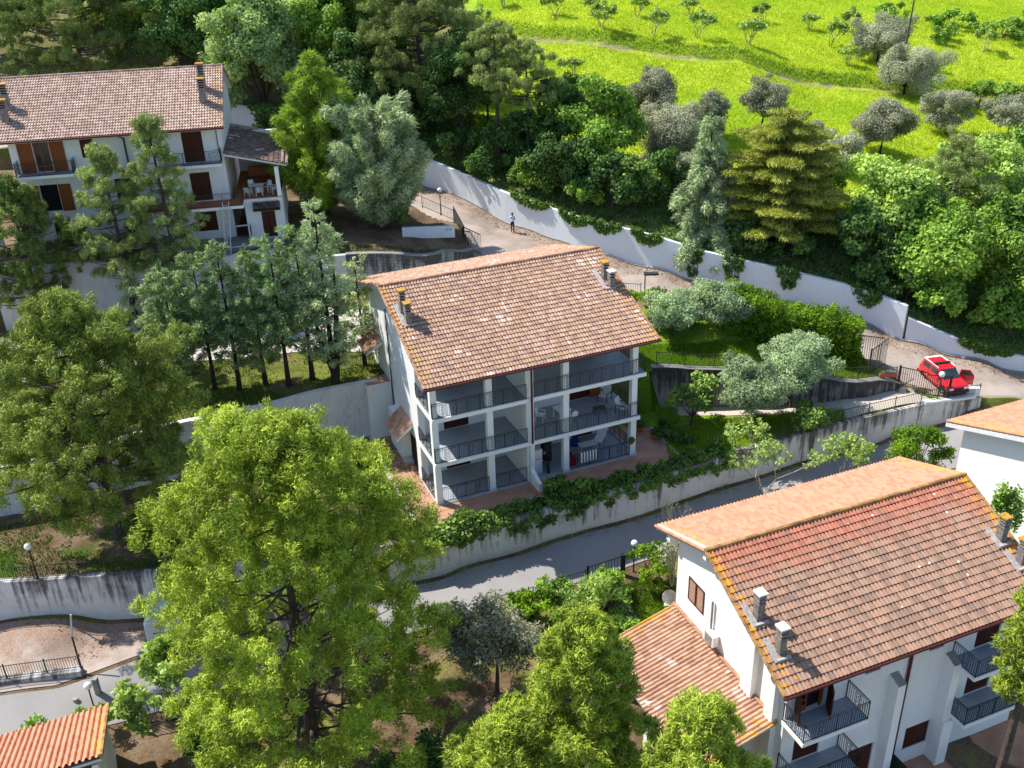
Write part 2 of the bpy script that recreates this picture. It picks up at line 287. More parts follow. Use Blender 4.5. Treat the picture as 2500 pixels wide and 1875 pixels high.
M['lpine'] = leaf_mat('aleppo_pine_needles', (0.055, 0.105, 0.012), (0.46, 0.56, 0.06), 0.22)
M['lpineo'] = leaf_mat('olive_green_pine_needles', (0.05, 0.09, 0.02), (0.42, 0.52, 0.09), 0.2)
M['lpined'] = leaf_mat('dusky_pine_needles', (0.04, 0.075, 0.018), (0.27, 0.36, 0.08), 0.2)  # darker green needles for the dusky pines
M['lpineg'] = leaf_mat('grey_green_pine_needles', (0.065, 0.10, 0.03), (0.42, 0.50, 0.16), 0.2)
M['lcon'] = leaf_mat('blue_green_conifer', (0.04, 0.085, 0.035), (0.36, 0.48, 0.19), 0.2)
M['lcongrey'] = leaf_mat('silver_conifer', (0.065, 0.11, 0.05), (0.50, 0.60, 0.32), 0.2)
M['lley'] = leaf_mat('yellow_green_conifer', (0.05, 0.11, 0.012), (0.34, 0.46, 0.05), 0.22)
M['lced'] = leaf_mat('golden_cedar', (0.08, 0.12, 0.02), (0.52, 0.53, 0.10), 0.25)
M['lbroad'] = leaf_mat('fresh_broad_leaf', (0.04, 0.11, 0.015), (0.34, 0.52, 0.08), 0.3)
M['lbroadb'] = leaf_mat('pale_fresh_leaf', (0.08, 0.18, 0.025), (0.50, 0.64, 0.16), 0.3)
M['ldark'] = leaf_mat('dark_evergreen_leaf', (0.03, 0.075, 0.02), (0.14, 0.26, 0.06), 0.3)
M['lgloss'] = leaf_mat('glossy_leaf', (0.03, 0.09, 0.015), (0.28, 0.40, 0.08), 0.2)
M['lolive'] = leaf_mat('olive_leaf', (0.19, 0.205, 0.13), (0.54, 0.54, 0.39), 0.25)
M['lolived'] = leaf_mat('dusky_olive_leaf', (0.14, 0.15, 0.095), (0.42, 0.42, 0.29), 0.25)
M['loliveg'] = leaf_mat('garden_olive_leaf', (0.16, 0.24, 0.12), (0.48, 0.58, 0.34), 0.3)
M['lhedge'] = leaf_mat('thuja_hedge_leaf', (0.05, 0.13, 0.008), (0.30, 0.46, 0.03), 0.4)
M['lvine'] = leaf_mat('ivy_leaf', (0.03, 0.08, 0.015), (0.20, 0.33, 0.06), 0.35)
M['lfig'] = leaf_mat('fig_leaf', (0.16, 0.26, 0.05), (0.50, 0.60, 0.20), 0.4)
M['lgrass'] = leaf_mat('meadow_grass', (0.33, 0.45, 0.02), (0.62, 0.68, 0.07), 0.42)
M['lgrassk'] = leaf_mat('shade_darkened_grass', (0.03, 0.08, 0.006), (0.11, 0.21, 0.015), 0.3)  # grass darkened: the domed pine's shade is put into its colour
M['lgrassd'] = leaf_mat('garden_grass', (0.12, 0.25, 0.012), (0.38, 0.52, 0.05), 0.4)
M['llitter'] = leaf_mat('fallen_leaves', (0.10, 0.05, 0.02), (0.42, 0.26, 0.12), 0.1)

# ------------------------------------------------------------------ mesh helpers
class MB:
    def __init__(s): s.V = []; s.F = []; s.I = []; s.mats = []; s.UV = {}
    def mi(s, m):
        if m not in s.mats: s.mats.append(m)
        return s.mats.index(m)
    def face(s, pts, m, uv=None):
        k = len(s.V); s.V += [tuple(p) for p in pts]; s.F.append(tuple(range(k, k + len(pts)))); s.I.append(s.mi(m))
        if uv: s.UV[len(s.F) - 1] = uv
        return s
    def box(s, a, b, m):
        x0, y0, z0 = a; x1, y1, z1 = b; k = len(s.V); i = s.mi(m)
        s.V += [(x0, y0, z0), (x1, y0, z0), (x1, y1, z0), (x0, y1, z0), (x0, y0, z1), (x1, y0, z1), (x1, y1, z1), (x0, y1, z1)]
        for f in ((0, 3, 2, 1), (4, 5, 6, 7), (0, 1, 5, 4), (1, 2, 6, 5), (2, 3, 7, 6), (3, 0, 4, 7)): s.F.append(tuple(k + j for j in f)); s.I.append(i)
        return s
    def prism(s, poly, ax, a, b, m):
        """poly in the two other axes, extruded along ax ('x','y','z') from a to b"""
        def P(u, v, w): return {'x': (w, u, v), 'y': (u, w, v), 'z': (u, v, w)}[ax]
        n = len(poly); k = len(s.V); i = s.mi(m)
        s.V += [P(u, v, a) for u, v in poly] + [P(u, v, b) for u, v in poly]
        s.F.append(tuple(range(k, k + n))); s.F.append(tuple(range(k + 2 * n - 1, k + n - 1, -1))); s.I += [i, i]
        for j in range(n): s.F.append((k + j, k + (j + 1) % n, k + n + (j + 1) % n, k + n + j)); s.I.append(i)
        return s
    def bar(s, p, q, w, m, h=None):
        p = Vector(p); q = Vector(q); d = (q - p).normalized(); up = Vector((0, 0, 1)) if abs(d.z) < 0.95 else Vector((0, 1, 0))
        a = d.cross(up).normalized() * w / 2; b = a.cross(d).normalized() * (h or w) / 2; k = len(s.V); i = s.mi(m)
        for e in (p, q): s.V += [tuple(e - a - b), tuple(e + a - b), tuple(e + a + b), tuple(e - a + b)]
        for f in ((0, 1, 2, 3), (7, 6, 5, 4), (0, 4, 5, 1), (1, 5, 6, 2), (2, 6, 7, 3), (3, 7, 4, 0)): s.F.append(tuple(k + j for j in f)); s.I.append(i)
        return s
    def tube(s, pts, rad, m, n=6, cap=True):
        pts = [Vector(p) for p in pts]; k = len(s.V); i = s.mi(m); L = len(pts)
        if not hasattr(rad, '__len__'): rad = [rad] * L
        for j, p in enumerate(pts):
            d = (pts[min(j + 1, L - 1)] - pts[max(j - 1, 0)]).normalized(); up = Vector((0, 0, 1)) if abs(d.z) < 0.9 else Vector((1, 0, 0))
            a = d.cross(up).normalized(); b = a.cross(d).normalized()
            for t in range(n): s.V.append(tuple(p + (a * cos(2 * pi * t / n) + b * sin(2 * pi * t / n)) * rad[j]))
        for j in range(L - 1):
            for t in range(n): s.F.append((k + j * n + t, k + j * n + (t + 1) % n, k + (j + 1) * n + (t + 1) % n, k + (j + 1) * n + t)); s.I.append(i)
        if cap:
            s.F.append(tuple(k + t for t in range(n))); s.I.append(i); s.F.append(tuple(k + (L - 1) * n + n - 1 - t for t in range(n))); s.I.append(i)
        return s
    def lathe(s, c, prof, m, n=12):
        k = len(s.V); i = s.mi(m); c = Vector(c)
        for r, z in prof:
            for t in range(n): s.V.append((c.x + r * cos(2 * pi * t / n), c.y + r * sin(2 * pi * t / n), c.z + z))
        for j in range(len(prof) - 1):
            for t in range(n): s.F.append((k + j * n + t, k + j * n + (t + 1) % n, k + (j + 1) * n + (t + 1) % n, k + (j + 1) * n + t)); s.I.append(i)
        return s
    def build(s, name, parent=None, smooth=False):
        me = bpy.data.meshes.new(name); me.from_pydata(s.V, [], s.F)
        for m in s.mats: me.materials.append(m)
        me.polygons.foreach_set('material_index', s.I)
        if s.UV:
            u = me.uv_layers.new(name='UVMap')
            for fi, uv in s.UV.items():
                p = me.polygons[fi]
                for li, c in zip(p.loop_indices, uv): u.data[li].uv = c
        me.polygons.foreach_set('use_smooth', [smooth] * len(s.F))
        me.update(); o = bpy.data.objects.new(name, me); COL.objects.link(o)
        if parent: o.parent = parent
        return o
def tag(o, label=None, cat=None, group=None, kind=None):
    if label: o['label'] = label
    if cat: o['category'] = cat
    if group: o['group'] = group
    if kind: o['kind'] = kind
    return o
def thing(name, label, cat, loc=(0, 0, 0), rz=0.0, group=None):
    o = bpy.data.objects.new(name, None); COL.objects.link(o); o.location = loc; o.rotation_euler = (0, 0, rz); o.empty_display_size = 0.3
    return tag(o, label, cat, group)
def dup(root, loc, rz, label=None, group=None, scale=None):
    r = root.copy(); COL.objects.link(r); r.location = loc; r.rotation_euler = (0, 0, rz)
    if scale: r.scale = scale if hasattr(scale, '__len__') else (scale,) * 3
    if label: r['label'] = label
    if group: r['group'] = group
    for ch in list(root.children):
        c = ch.copy(); COL.objects.link(c); c.parent = r
        for g in ch.children:
            d = g.copy(); COL.objects.link(d); d.parent = c
    return r
def np_mesh(name, V, F, mat, parent=None, attrs=None, uv=None, mats=None, mi=None, smooth=False):
    """V (n,3); F (m,k) all same k"""
    me = bpy.data.meshes.new(name); V = np.asarray(V, np.float32); F = np.asarray(F, np.int32); m, k = F.shape
    me.vertices.add(len(V)); me.vertices.foreach_set('co', V.ravel())
    me.loops.add(m * k); me.loops.foreach_set('vertex_index', F.ravel())
    me.polygons.add(m); me.polygons.foreach_set('loop_start', np.arange(0, m * k, k, dtype=np.int32)); me.polygons.foreach_set('loop_total', np.full(m, k, np.int32))
    for mt in (mats or [mat]): me.materials.append(mt)
    if mi is not None: me.polygons.foreach_set('material_index', np.asarray(mi, np.int32))
    if uv is not None:
        u = me.uv_layers.new(name='UVMap'); u.data.foreach_set('uv', np.asarray(uv, np.float32)[F.ravel()].ravel())
    for an, av in (attrs or {}).items():
        av = np.asarray(av, np.float32)
        if av.ndim == 1: a = me.attributes.new(an, 'FLOAT', 'POINT'); a.data.foreach_set('value', av)
        else: a = me.color_attributes.new(an, 'FLOAT_COLOR', 'POINT'); a.data.foreach_set('color', np.c_[av, np.ones(len(av))].astype(np.float32).ravel())
    me.polygons.foreach_set('use_smooth', np.full(m, smooth, bool))
    me.update(calc_edges=True); me.validate()
    o = bpy.data.objects.new(name, me); COL.objects.link(o)
    if parent: o.parent = parent
    return o

def roof_tiles(name, parent, O, u, v, W, L, mat, endmat, pitch=0.2, course=0.35, hump=0.055, lift=0.05, seed=0):
    """rows of curved clay tiles over a W x L slope; O = lower left corner, u along the eave, v up the slope"""
    u = np.array(u, float); u /= np.linalg.norm(u); v = np.array(v, float); v /= np.linalg.norm(v); nn = np.cross(u, v); O = np.array(O, float)
    prof = [(0, 0.0), (0.1, 0.55), (0.26, 1.0), (0.42, 0.95), (0.56, 0.5), (0.66, 0.0), (0.83, -0.12)]
    nc = int(round(W / pitch)); nr = int(round(L / course)); pw = W / nc; cl = L / nr
    rng = np.random.RandomState(seed + 5)
    su = []; sh = []
    for i in range(nc):
        for a, h in prof: su.append((i + a) * pw); sh.append(h * hump)
    su.append(W); sh.append(0); su = np.array(su); sh = np.array(sh); K = len(su)
    V = []; UV = []; F = []; MI = []
    colj = rng.rand(nr, nc) * 0.014
    for j in range(nr):
        jit = np.append(np.repeat(colj[j], len(prof)), 0)
        for w, lf in ((0, lift), (1, 0.0)):
            vv = (j + w) * cl - (0.015 * rng.rand() if w == 0 else 0)
            P = O + su[:, None] * u + vv * v + (sh + lf + jit)[:, None] * nn
            V.append(P); UV.append(np.c_[su + 1e-4, np.full(K, j * course + (0.02 + 0.93 * w) * course)])
    V = np.concatenate(V); UV = np.concatenate(UV)
    # uv in tile units scaled back to nominal pitch
    UV[:, 0] *= pitch / pw
    base = np.arange(K - 1)
    for r in range(2 * nr - 1):
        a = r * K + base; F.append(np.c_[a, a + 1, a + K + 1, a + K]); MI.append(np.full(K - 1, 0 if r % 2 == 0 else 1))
    # front lip under the lowest row
    lo = V[:K] - nn * (lift + 0.02) - v * 0.01; k0 = len(V); V = np.r_[V, lo]; UV = np.r_[UV, UV[:K]]
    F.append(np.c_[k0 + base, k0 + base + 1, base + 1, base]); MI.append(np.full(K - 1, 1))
    verge = np.minimum(UV[:, 0], W * pitch / pw - UV[:, 0]) + (2.0 if W < 3 else 0)
    return np_mesh(name, V, np.concatenate(F), None, parent, {'verge': verge}, UV, [mat, endmat], np.concatenate(MI))
def tile_row(mb, p, q, m, r=0.10, seg=0.36):
    """a line of half-round cap tiles"""
    p = Vector(p); q = Vector(q); d = (q - p); n = max(1, int(d.length / seg)); d = d / n
    for i in range(n):
        a = p + d * i; b = a + d * 1.08
        mb.tube([a, b], [r * 1.08, r * 0.9], m, 8)
def holes_wall(mb, org, ux, W, H, th, holes, m, inward):
    """wall panel in the plane (ux, z) at org, thickness th along inward, with rectangular holes (x0,z0,x1,z1)"""
    org = Vector(org); ux = Vector(ux).normalized(); iw = Vector(inward).normalized() * th
    xs = sorted({0, W} | {h[0] for h in holes} | {h[2] for h in holes}); zs = sorted({0, H} | {h[1] for h in holes} | {h[3] for h in holes})
    P = lambda x, z: org + ux * x + Vector((0, 0, z))
    for i in range(len(xs) - 1):
        for j in range(len(zs) - 1):
            x0, x1, z0, z1 = xs[i], xs[i + 1], zs[j], zs[j + 1]; cx, cz = (x0 + x1) / 2, (z0 + z1) / 2
            if any(h[0] < cx < h[2] and h[1] < cz < h[3] for h in holes): continue
            mb.face([P(x0, z0), P(x1, z0), P(x1, z1), P(x0, z1)], m)
            mb.face([P(x0, z0) + iw, P(x0, z1) + iw, P(x1, z1) + iw, P(x1, z0) + iw], m)
    for a, b in (((0, 0), (W, 0)), ((W, 0), (W, H)), ((W, H), (0, H)), ((0, H), (0, 0))):
        mb.face([P(*a), P(*a) + iw, P(*b) + iw, P(*b)], m)
    for x0, z0, x1, z1 in holes:
        for a, b in (((x0, z0), (x1, z0)), ((x1, z0), (x1, z1)), ((x1, z1), (x0, z1)), ((x0, z1), (x0, z0))):
            mb.face([P(*a), P(*b), P(*b) + iw, P(*a) + iw], m)
def shutter(name, parent, x0, z0, x1, z1, y, m, ax='x', leaves=2, frame=None, depth=0.06):
    """louvred leaves filling an opening; the plane is y=const (ax='x') or x=const (ax='y'); outside is -y or -x"""
    mb = MB(); fr = frame or m; w = (x1 - x0) / leaves
    def bx(a0, b0, a1, b1, d0, d1, mm):
        if ax == 'x': mb.box((a0, y + d0, b0), (a1, y + d1, b1), mm)
        else: mb.box((y + d0, a0, b0), (y + d1, a1, b1), mm)
    for k in range(leaves):
        a = x0 + k * w + 0.008; b = a + w - 0.016; t = 0.07
        bx(a, z0, a + t, z1, 0, depth, fr); bx(b - t, z0, b, z1, 0, depth, fr)
        bx(a + t, z0, b - t, z0 + t, 0, depth, fr); bx(a + t, z1 - t, b - t, z1, 0, depth, fr)
        z = z0 + t
        while z < z1 - t - 0.01:
            bx(a + t, z, b - t, min(z + 0.055, z1 - t), 0.014, depth - 0.012, m); z += 0.075
        bx(a + t, z0 + t, b - t, z1 - t, depth - 0.018, depth - 0.004, m)
    return mb.build(name, parent)
def railing(name, parent, pts, h=1.0, step=0.115, m=None, deco=1.5, base=0.06, post=1.5, wbar=0.014):
    """balcony railing along a polyline of points at floor level"""
    m = m or M['iron']; mb = MB()
    for p, q in zip(pts[:-1], pts[1:]):
        p = Vector(p); q = Vector(q); d = q - p; L = d.length; e = d / L; up = Vector((0, 0, 1))
        mb.bar(p + up * h, q + up * h, 0.045, m, 0.03); mb.bar(p + up * base, q + up * base, 0.03, m, 0.025); mb.bar(p + up * (h - 0.11), q + up * (h - 0.11), 0.02, m)
        np_ = max(1, int(round(L / post)))
        for i in range(np_ + 1): mb.bar(p + d * (i / np_) + up * -0.12, p + d * (i / np_) + up * h, 0.035, m)
        decos = [p + d * ((i + 0.5) / np_) for i in range(np_)] if deco else []
        n = max(1, int(L / step))
        for i in range(1, n):
            c = p + d * (i / n)
            if any((c - dd).length < 0.12 for dd in decos): continue
            mb.bar(c + up * base, c + up * (h - 0.11), wbar, m)
        for c in decos:
            for sgn in (-1, 1): mb.bar(c + e * sgn * 0.11 + up * base, c + e * sgn * 0.11 + up * (h - 0.11), 0.02, m)
            z = base + 0.1
            for k in range(3):
                o2 = c + up * (z + 0.1)
                ring = [o2 + e * 0.07 * cos(t * pi / 4 + 0.4) + up * 0.085 * sin(t * pi / 4 + 0.4) for t in range(7)]
                mb.tube(ring, 0.016, m, 4, False); z += (h - 0.2) / 3.4
    return mb.build(name, parent)
def chimney(parent, x, y, z0, H, capm, w=0.34, d=0.38, flash=True):
    o = MB(); o.box((x - w / 2, y - d / 2, z0 - 0.6), (x + w / 2, y + d / 2, z0 + H * 0.55), M['chim'])
    z = z0 + H * 0.55; k = 0
    while z < z0 + H - 0.1:
        hh = 0.09
        if k % 2 == 0: o.box((x - w / 2 - 0.02, y - d / 2 - 0.02, z), (x + w / 2 + 0.02, y + d / 2 + 0.02, z + hh), M['chim'])
        else: o.box((x - w / 2 + 0.07, y - d / 2 + 0.07, z), (x + w / 2 - 0.07, y + d / 2 - 0.07, z + hh), M['dark'])
        z += hh; k += 1
    ch = o.build('chimney', parent)
    c = MB(); c.box((x - w / 2 - 0.06, y - d / 2 - 0.06, z), (x + w / 2 + 0.06, y + d / 2 + 0.06, z + 0.09), capm); c.build('chimney_cap', ch)
    return ch
# ------------------------------------------------------------------ ground sheet
def axis(lo, hi, step, far, g=1.22):
    a = list(np.arange(lo, hi + 1e-6, step)); d = step; x = hi
    while x < far: d = d * g; x += d; a.append(x)
    d = step; x = lo
    while x > -far: d = d * g; x -= d; a.insert(0, x)
    return np.array(a)
def vnoise(x, y, s, seed=0):
    x = x / s + seed * 17.3; y = y / s + seed * 9.1; xi = np.floor(x).astype(np.int64); yi = np.floor(y).astype(np.int64); fx = x - xi; fy = y - yi
    fx = fx * fx * (3 - 2 * fx); fy = fy * fy * (3 - 2 * fy)
    def h(a, b):
        n = (a * 374761393 + b * 668265263 + seed * 1442695) & 0xffffffff; n = ((n ^ (n >> 13)) * 1274126177) & 0xffffffff
        return ((n ^ (n >> 16)) & 0xffff) / 65535.0
    return (h(xi, yi) * (1 - fx) + h(xi + 1, yi) * fx) * (1 - fy) + (h(xi, yi + 1) * (1 - fx) + h(xi + 1, yi + 1) * fx) * fy
def fbm(x, y, s, seed=0): return 0.5 * vnoise(x, y, s, seed) + 0.3 * vnoise(x, y, s / 2.1, seed + 1) + 0.2 * vnoise(x, y, s / 4.3, seed + 2)
def sm(a, lo, hi): t = np.clip((a - lo) / (hi - lo), 0, 1); return (t * t * (3 - 2 * t))[..., None]
GX = axis(-36, 46, 0.25, 2500); GY = axis(-26, 56, 0.25, 2500)
GX = np.unique(np.r_[GX, np.arange(46, 80, 0.8)]); GY = np.unique(np.r_[GY, np.arange(56, 110, 0.8)])
gx, gy = np.meshgrid(GX, GY); gz = terr(np.clip(gx, -90, 110), np.clip(gy, -70, 420)); gzn = zone(gx, gy)
gz += (fbm(gx, gy, 1.6, 3) - 0.5) * 0.05 * (gzn != 1)
def gcolor(x, y, zn):
    a = fbm(x, y, 5, 1); b = fbm(x, y, 1.2, 4); c = fbm(x, y, 14, 7)
    c3 = lambda t: np.array(t)
    lime = c3((0.34, 0.45, 0.015)) * (1 - sm(b, .3, .7)) + c3((0.50, 0.57, 0.05)) * sm(b, .3, .7)
    lime = lime * (1 - sm(c, .5, .75)) + c3((0.27, 0.44, 0.012)) * sm(c, .5, .75)
    soil = c3((0.20, 0.125, 0.07)) * (1 - sm(b, .3, .7)) + c3((0.33, 0.23, 0.15)) * sm(b, .3, .7)
    grass = c3((0.11, 0.22, 0.01)) * (1 - sm(b, .3, .7)) + c3((0.24, 0.36, 0.02)) * sm(b, .3, .7)
    dryg = c3((0.20, 0.22, 0.04)) * (1 - sm(b, .35, .65)) + c3((0.33, 0.31, 0.08)) * sm(b, .35, .65)
    out = np.zeros(x.shape + (3,))
    out[:] = soil
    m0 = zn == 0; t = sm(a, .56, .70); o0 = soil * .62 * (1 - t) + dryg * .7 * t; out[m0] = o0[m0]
    m1 = zn == 1; t = sm(a, .62, .75); o1 = grass * (1 - t) + soil * t; lf = (x < -1)[..., None]; t2 = sm(a + (y + 2) * .03, .45, .6); o1 = np.where(lf, grass * .4 * (1 - t2) + soil * .6 * t2, o1); out[m1] = o1[m1]  # left part darkened, tree shade painted into the ground colour
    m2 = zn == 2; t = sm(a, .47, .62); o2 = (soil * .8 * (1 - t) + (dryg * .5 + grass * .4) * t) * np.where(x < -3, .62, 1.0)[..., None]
    yard = ((x > 13) & (y < 19) & (x < 31))[..., None]; o2 = np.where(yard, grass * 0.9 + dryg * 0.1, o2); out[m2] = o2[m2]
    m3 = zn == 3; t = sm(y, 23.9, 23.0) * ((x > -8)[..., None]); o3 = soil * 0.7 * (1 - t) + (dryg * .6 + grass * .4) * t; out[m3] = o3[m3]
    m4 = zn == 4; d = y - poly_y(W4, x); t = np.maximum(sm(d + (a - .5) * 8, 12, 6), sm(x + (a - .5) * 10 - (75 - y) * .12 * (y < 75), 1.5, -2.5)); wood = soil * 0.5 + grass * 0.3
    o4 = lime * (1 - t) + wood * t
    e = np.abs(y - poly_y(PATHL, x)); tp = sm(e + (b - .5) * 1.2, 1.15, 0.55) * sm(a, .2, .5); o4 = o4 * (1 - tp) + c3((0.34, 0.27, 0.17)) * tp
    bank = sm(np.abs(y - poly_y(PATHL, x) - 1.6) + (b - .5), 1.3, 0.5); o4 = o4 * (1 - bank * .8) + c3((0.13, 0.24, 0.012)) * bank * .8
    out[m4] = o4[m4]; return out
gc = gcolor(gx, gy, gzn)
nxx, nyy = len(GX), len(GY); idx = np.arange(nxx * nyy).reshape(nyy, nxx)
GF = np.c_[idx[:-1, :-1].ravel(), idx[:-1, 1:].ravel(), idx[1:, 1:].ravel(), idx[1:, :-1].ravel()]
mg, n_, b_ = new_mat('earth_and_grass'); b_.inputs['Roughness'].default_value = 0.95
at = n_.nodes.new('ShaderNodeAttribute'); at.attribute_name = 'gcol'
f1 = ramp(n_, noise(n_, 5, 6, pos(n_)), 0.3, 0.7); f2 = ramp(n_, noise(n_, 28, 4, pos(n_)), 0.3, 0.7)
c_ = mixc(n_, f1, (0.62, 0.62, 0.62), (1.15, 1.15, 1.1)); c_ = mixc(n_, 1.0, at.outputs['Color'], c_, 'MULTIPLY')
c_ = mixc(n_, 1.0, c_, mixc(n_, f2, (0.7, 0.7, 0.7), (1.2, 1.2, 1.15)), 'MULTIPLY'); n_.links.new(c_, b_.inputs['Base Color'])
bump(n_, b_, noise(n_, 9, 6, pos(n_)), 0.12, 0.8)
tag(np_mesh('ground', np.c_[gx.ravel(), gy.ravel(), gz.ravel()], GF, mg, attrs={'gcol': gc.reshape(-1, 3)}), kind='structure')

def resample(pl, n):
    p = np.array(pl, float); d = np.r_[0, np.cumsum(np.hypot(*np.diff(p[:, :2], axis=0).T))]; t = np.linspace(0, d[-1], n)
    return np.stack([np.interp(t, d, p[:, k]) for k in range(p.shape[1])], 1), t
def strip(name, A, B, mat, n=160, k=20, dz=0.04, kind='structure', zf=None):
    a, _ = resample(A, n); b, _ = resample(B, n); w = np.linspace(0, 1, k)[None, :, None]
    P = a[:, None, :2] * (1 - w) + b[:, None, :2] * w; x = P[..., 0]; y = P[..., 1]
    z = (zf(x, y) if zf else terr(x, y)) + dz
    i = np.arange(n * k).reshape(n, k); F = np.c_[i[:-1, :-1].ravel(), i[1:, :-1].ravel(), i[1:, 1:].ravel(), i[:-1, 1:].ravel()]
    return tag(np_mesh(name, np.c_[x.ravel(), y.ravel(), z.ravel()], F, mat, smooth=True, attrs={'across': np.tile(np.linspace(0, 1, k), n)}), kind=kind)
def road_mat(name, col, litter, lo, hi, patch=0.5, side=1.0):
    m, n, b = new_mat(name); b.inputs['Roughness'].default_value = 0.92
    at = n.nodes.new('ShaderNodeAttribute'); at.attribute_name = 'across'
    f = ramp(n, noise(n, 0.35, 5, pos(n)), 0.35, 0.7)
    c = mixc(n, f, col, tuple(v * 0.72 for v in col)); c = mixc(n, ramp(n, noise(n, 20, 4, pos(n)), 0.25, 0.75), c, tuple(v * 1.2 for v in col))
    nz = noise(n, 0.8, 7, pos(n), 0.7)
    a = n.nodes.new('ShaderNodeMath'); a.operation = 'MULTIPLY_ADD'; n.links.new(at.outputs['Fac'], a.inputs[0]); a.inputs[1].default_value = side; n.links.new(nz, a.inputs[2])
    f3 = ramp(n, a.outputs[0], lo, hi); fine = noise(n, 11, 6, pos(n), 0.8)
    a2 = n.nodes.new('ShaderNodeMath'); a2.operation = 'MULTIPLY'; n.links.new(f3, a2.inputs[0]); n.links.new(ramp(n, fine, 0.3, 0.62), a2.inputs[1])
    lit = mixc(n, ramp(n, noise(n, 17, 5, pos(n)), 0.3, 0.7), litter, tuple(min(1, v * 2.0) for v in litter))
    n.links.new(mixc(n, a2.outputs[0], c, lit), b.inputs['Base Color']); bump(n, b, fine, 0.02, 0.5); return m
NEAR = [(-60, 46.5), (-22, 44.6), (-12, 41.5), (-5.8, 37.2), (-2.6, 33.4), (0.2, 31.9), (1.0, 30.6), (1.9, 26.3), (6, 22.6), (10, 21.4), (13.4, 20.9), (20, 17.8), (26, 14.8), (30.6, 13.0), (32.2, 11.4), (33.4, 10.3), (34.8, 10.0), (37.2, 10.7), (42, 9), (60, 6), (90, 0)]
FARR = [(x, y - 0.15) for x, y in W4]
strip('upper_road', NEAR, FARR, road_mat('pale_road', (0.33, 0.28, 0.245), (0.11, 0.062, 0.034), 0.70, 1.05, side=0.55), 260, 26)
LN = [(-45, -15.2), (-26, -12.4), (-19.5, -11.2), (-16, -9.2), (-9, -6.4), (-0.7, -4.1), (2.5, -3.0), (8, -0.95), (13.2, 1.5), (18.3, 3.95), (22.6, 5.6), (27, 7.1), (33.3, 8.6), (37.5, 9.7), (41, 9.4)]
LS = [(-45, -18.5), (-26, -15.6), (-18, -13.8), (-12, -11.6), (-6, -9.2), (-1, -8.0), (2.5, -6.7), (7.9, -4.95), (12.5, -2.9), (18.5, -0.2), (24, 1.9), (29, 3.5), (34, 4.4), (38, 5.0), (42, 5)]
strip('lower_road', LS, LN, road_mat('grey_asphalt', (0.235, 0.225, 0.22), (0.10, 0.085, 0.04), 1.50, 1.62, side=1.0), 220, 20, 0.045)
strip('car_park', [(-45, -14.9), (-26, -12.2), (-19.8, -11.0), (-16.4, -9.0), (-9.3, -6.6)], [(-45, -7.6), (-26, -6.7), (-20, -6.5), (-14, -6.1), (-9.3, -5.7)], road_mat('leafy_gravel', (0.34, 0.29, 0.26), (0.13, 0.068, 0.035), 0.50, 0.80, side=0.42), 120, 30, 0.035)
strip('driveway', [(15.6, 9.9), (20, 9.5), (23, 9.2), (25, 8.1), (27, 8.05), (31.3, 9.0), (33.3, 9.5)], [(15.6, 11.2), (20, 10.75), (24, 10.35), (28, 10.15), (31.2, 10.95), (33.0, 10.5)], road_mat('concrete_drive', (0.42, 0.37, 0.31), (0.13, 0.10, 0.05), 1.1, 1.35, side=0.6), 80, 10, 0.04)
strip('yard_drive', [(-36, 9.5), (-22, 12.5), (-10, 13.6), (-3.6, 13.2)], [(-36, 17.5), (-22, 19.6), (-12, 20.6), (-3.6, 18.6)], road_mat('pale_yard', (0.46, 0.42, 0.40), (0.16, 0.10, 0.06), 1.0, 1.3, side=0.5), 80, 14, 0.05)
CA = 0.3848
def cw(x, y, z=0): return (x * cos(CA) - y * sin(CA), x * sin(CA) + y * cos(CA), z)
def flat(name, pts, z, mat, th=0.05, kind='structure'):
    mb = MB(); mb.prism([cw(x, y)[:2] for x, y in pts], 'z', z - th, z, mat); return tag(mb.build(name), kind=kind)
flat('patio', [(-1.95, -1.7), (15.7, -1.7), (15.9, 2.6), (13.6, 4.0), (0, 4.0), (0, 10.3), (-1.6, 10.3), (-1.95, 5)], 0.05, M['terr'], 0.12)
kb = MB()
kp = [(-2.1, -1.9), (-2.1, 5), (-1.78, 10.3)]
for a, b in zip(kp[:-1], kp[1:]): kb.prism([cw(*a)[:2], cw(a[0] + 0.2, a[1])[:2], cw(b[0] + 0.2, b[1])[:2], cw(*b)[:2]], 'z', -0.2, 0.1, M['kerb'])
kb.prism([cw(*p)[:2] for p in ((-1.9, -1.9), (15.7, -1.9), (15.7, -1.72), (-1.9, -1.72))], 'z', -0.2, 0.09, M['kerb'])
kb.prism([cw(*p)[:2] for p in ((15.72, -1.72), (15.9, -1.72), (16.1, 2.6), (15.92, 2.6))], 'z', -0.2, 0.09, M['kerb'])
tag(kb.build('patio_kerb'), 'pale stone kerb edging the terracotta patio of the middle house', 'kerb')

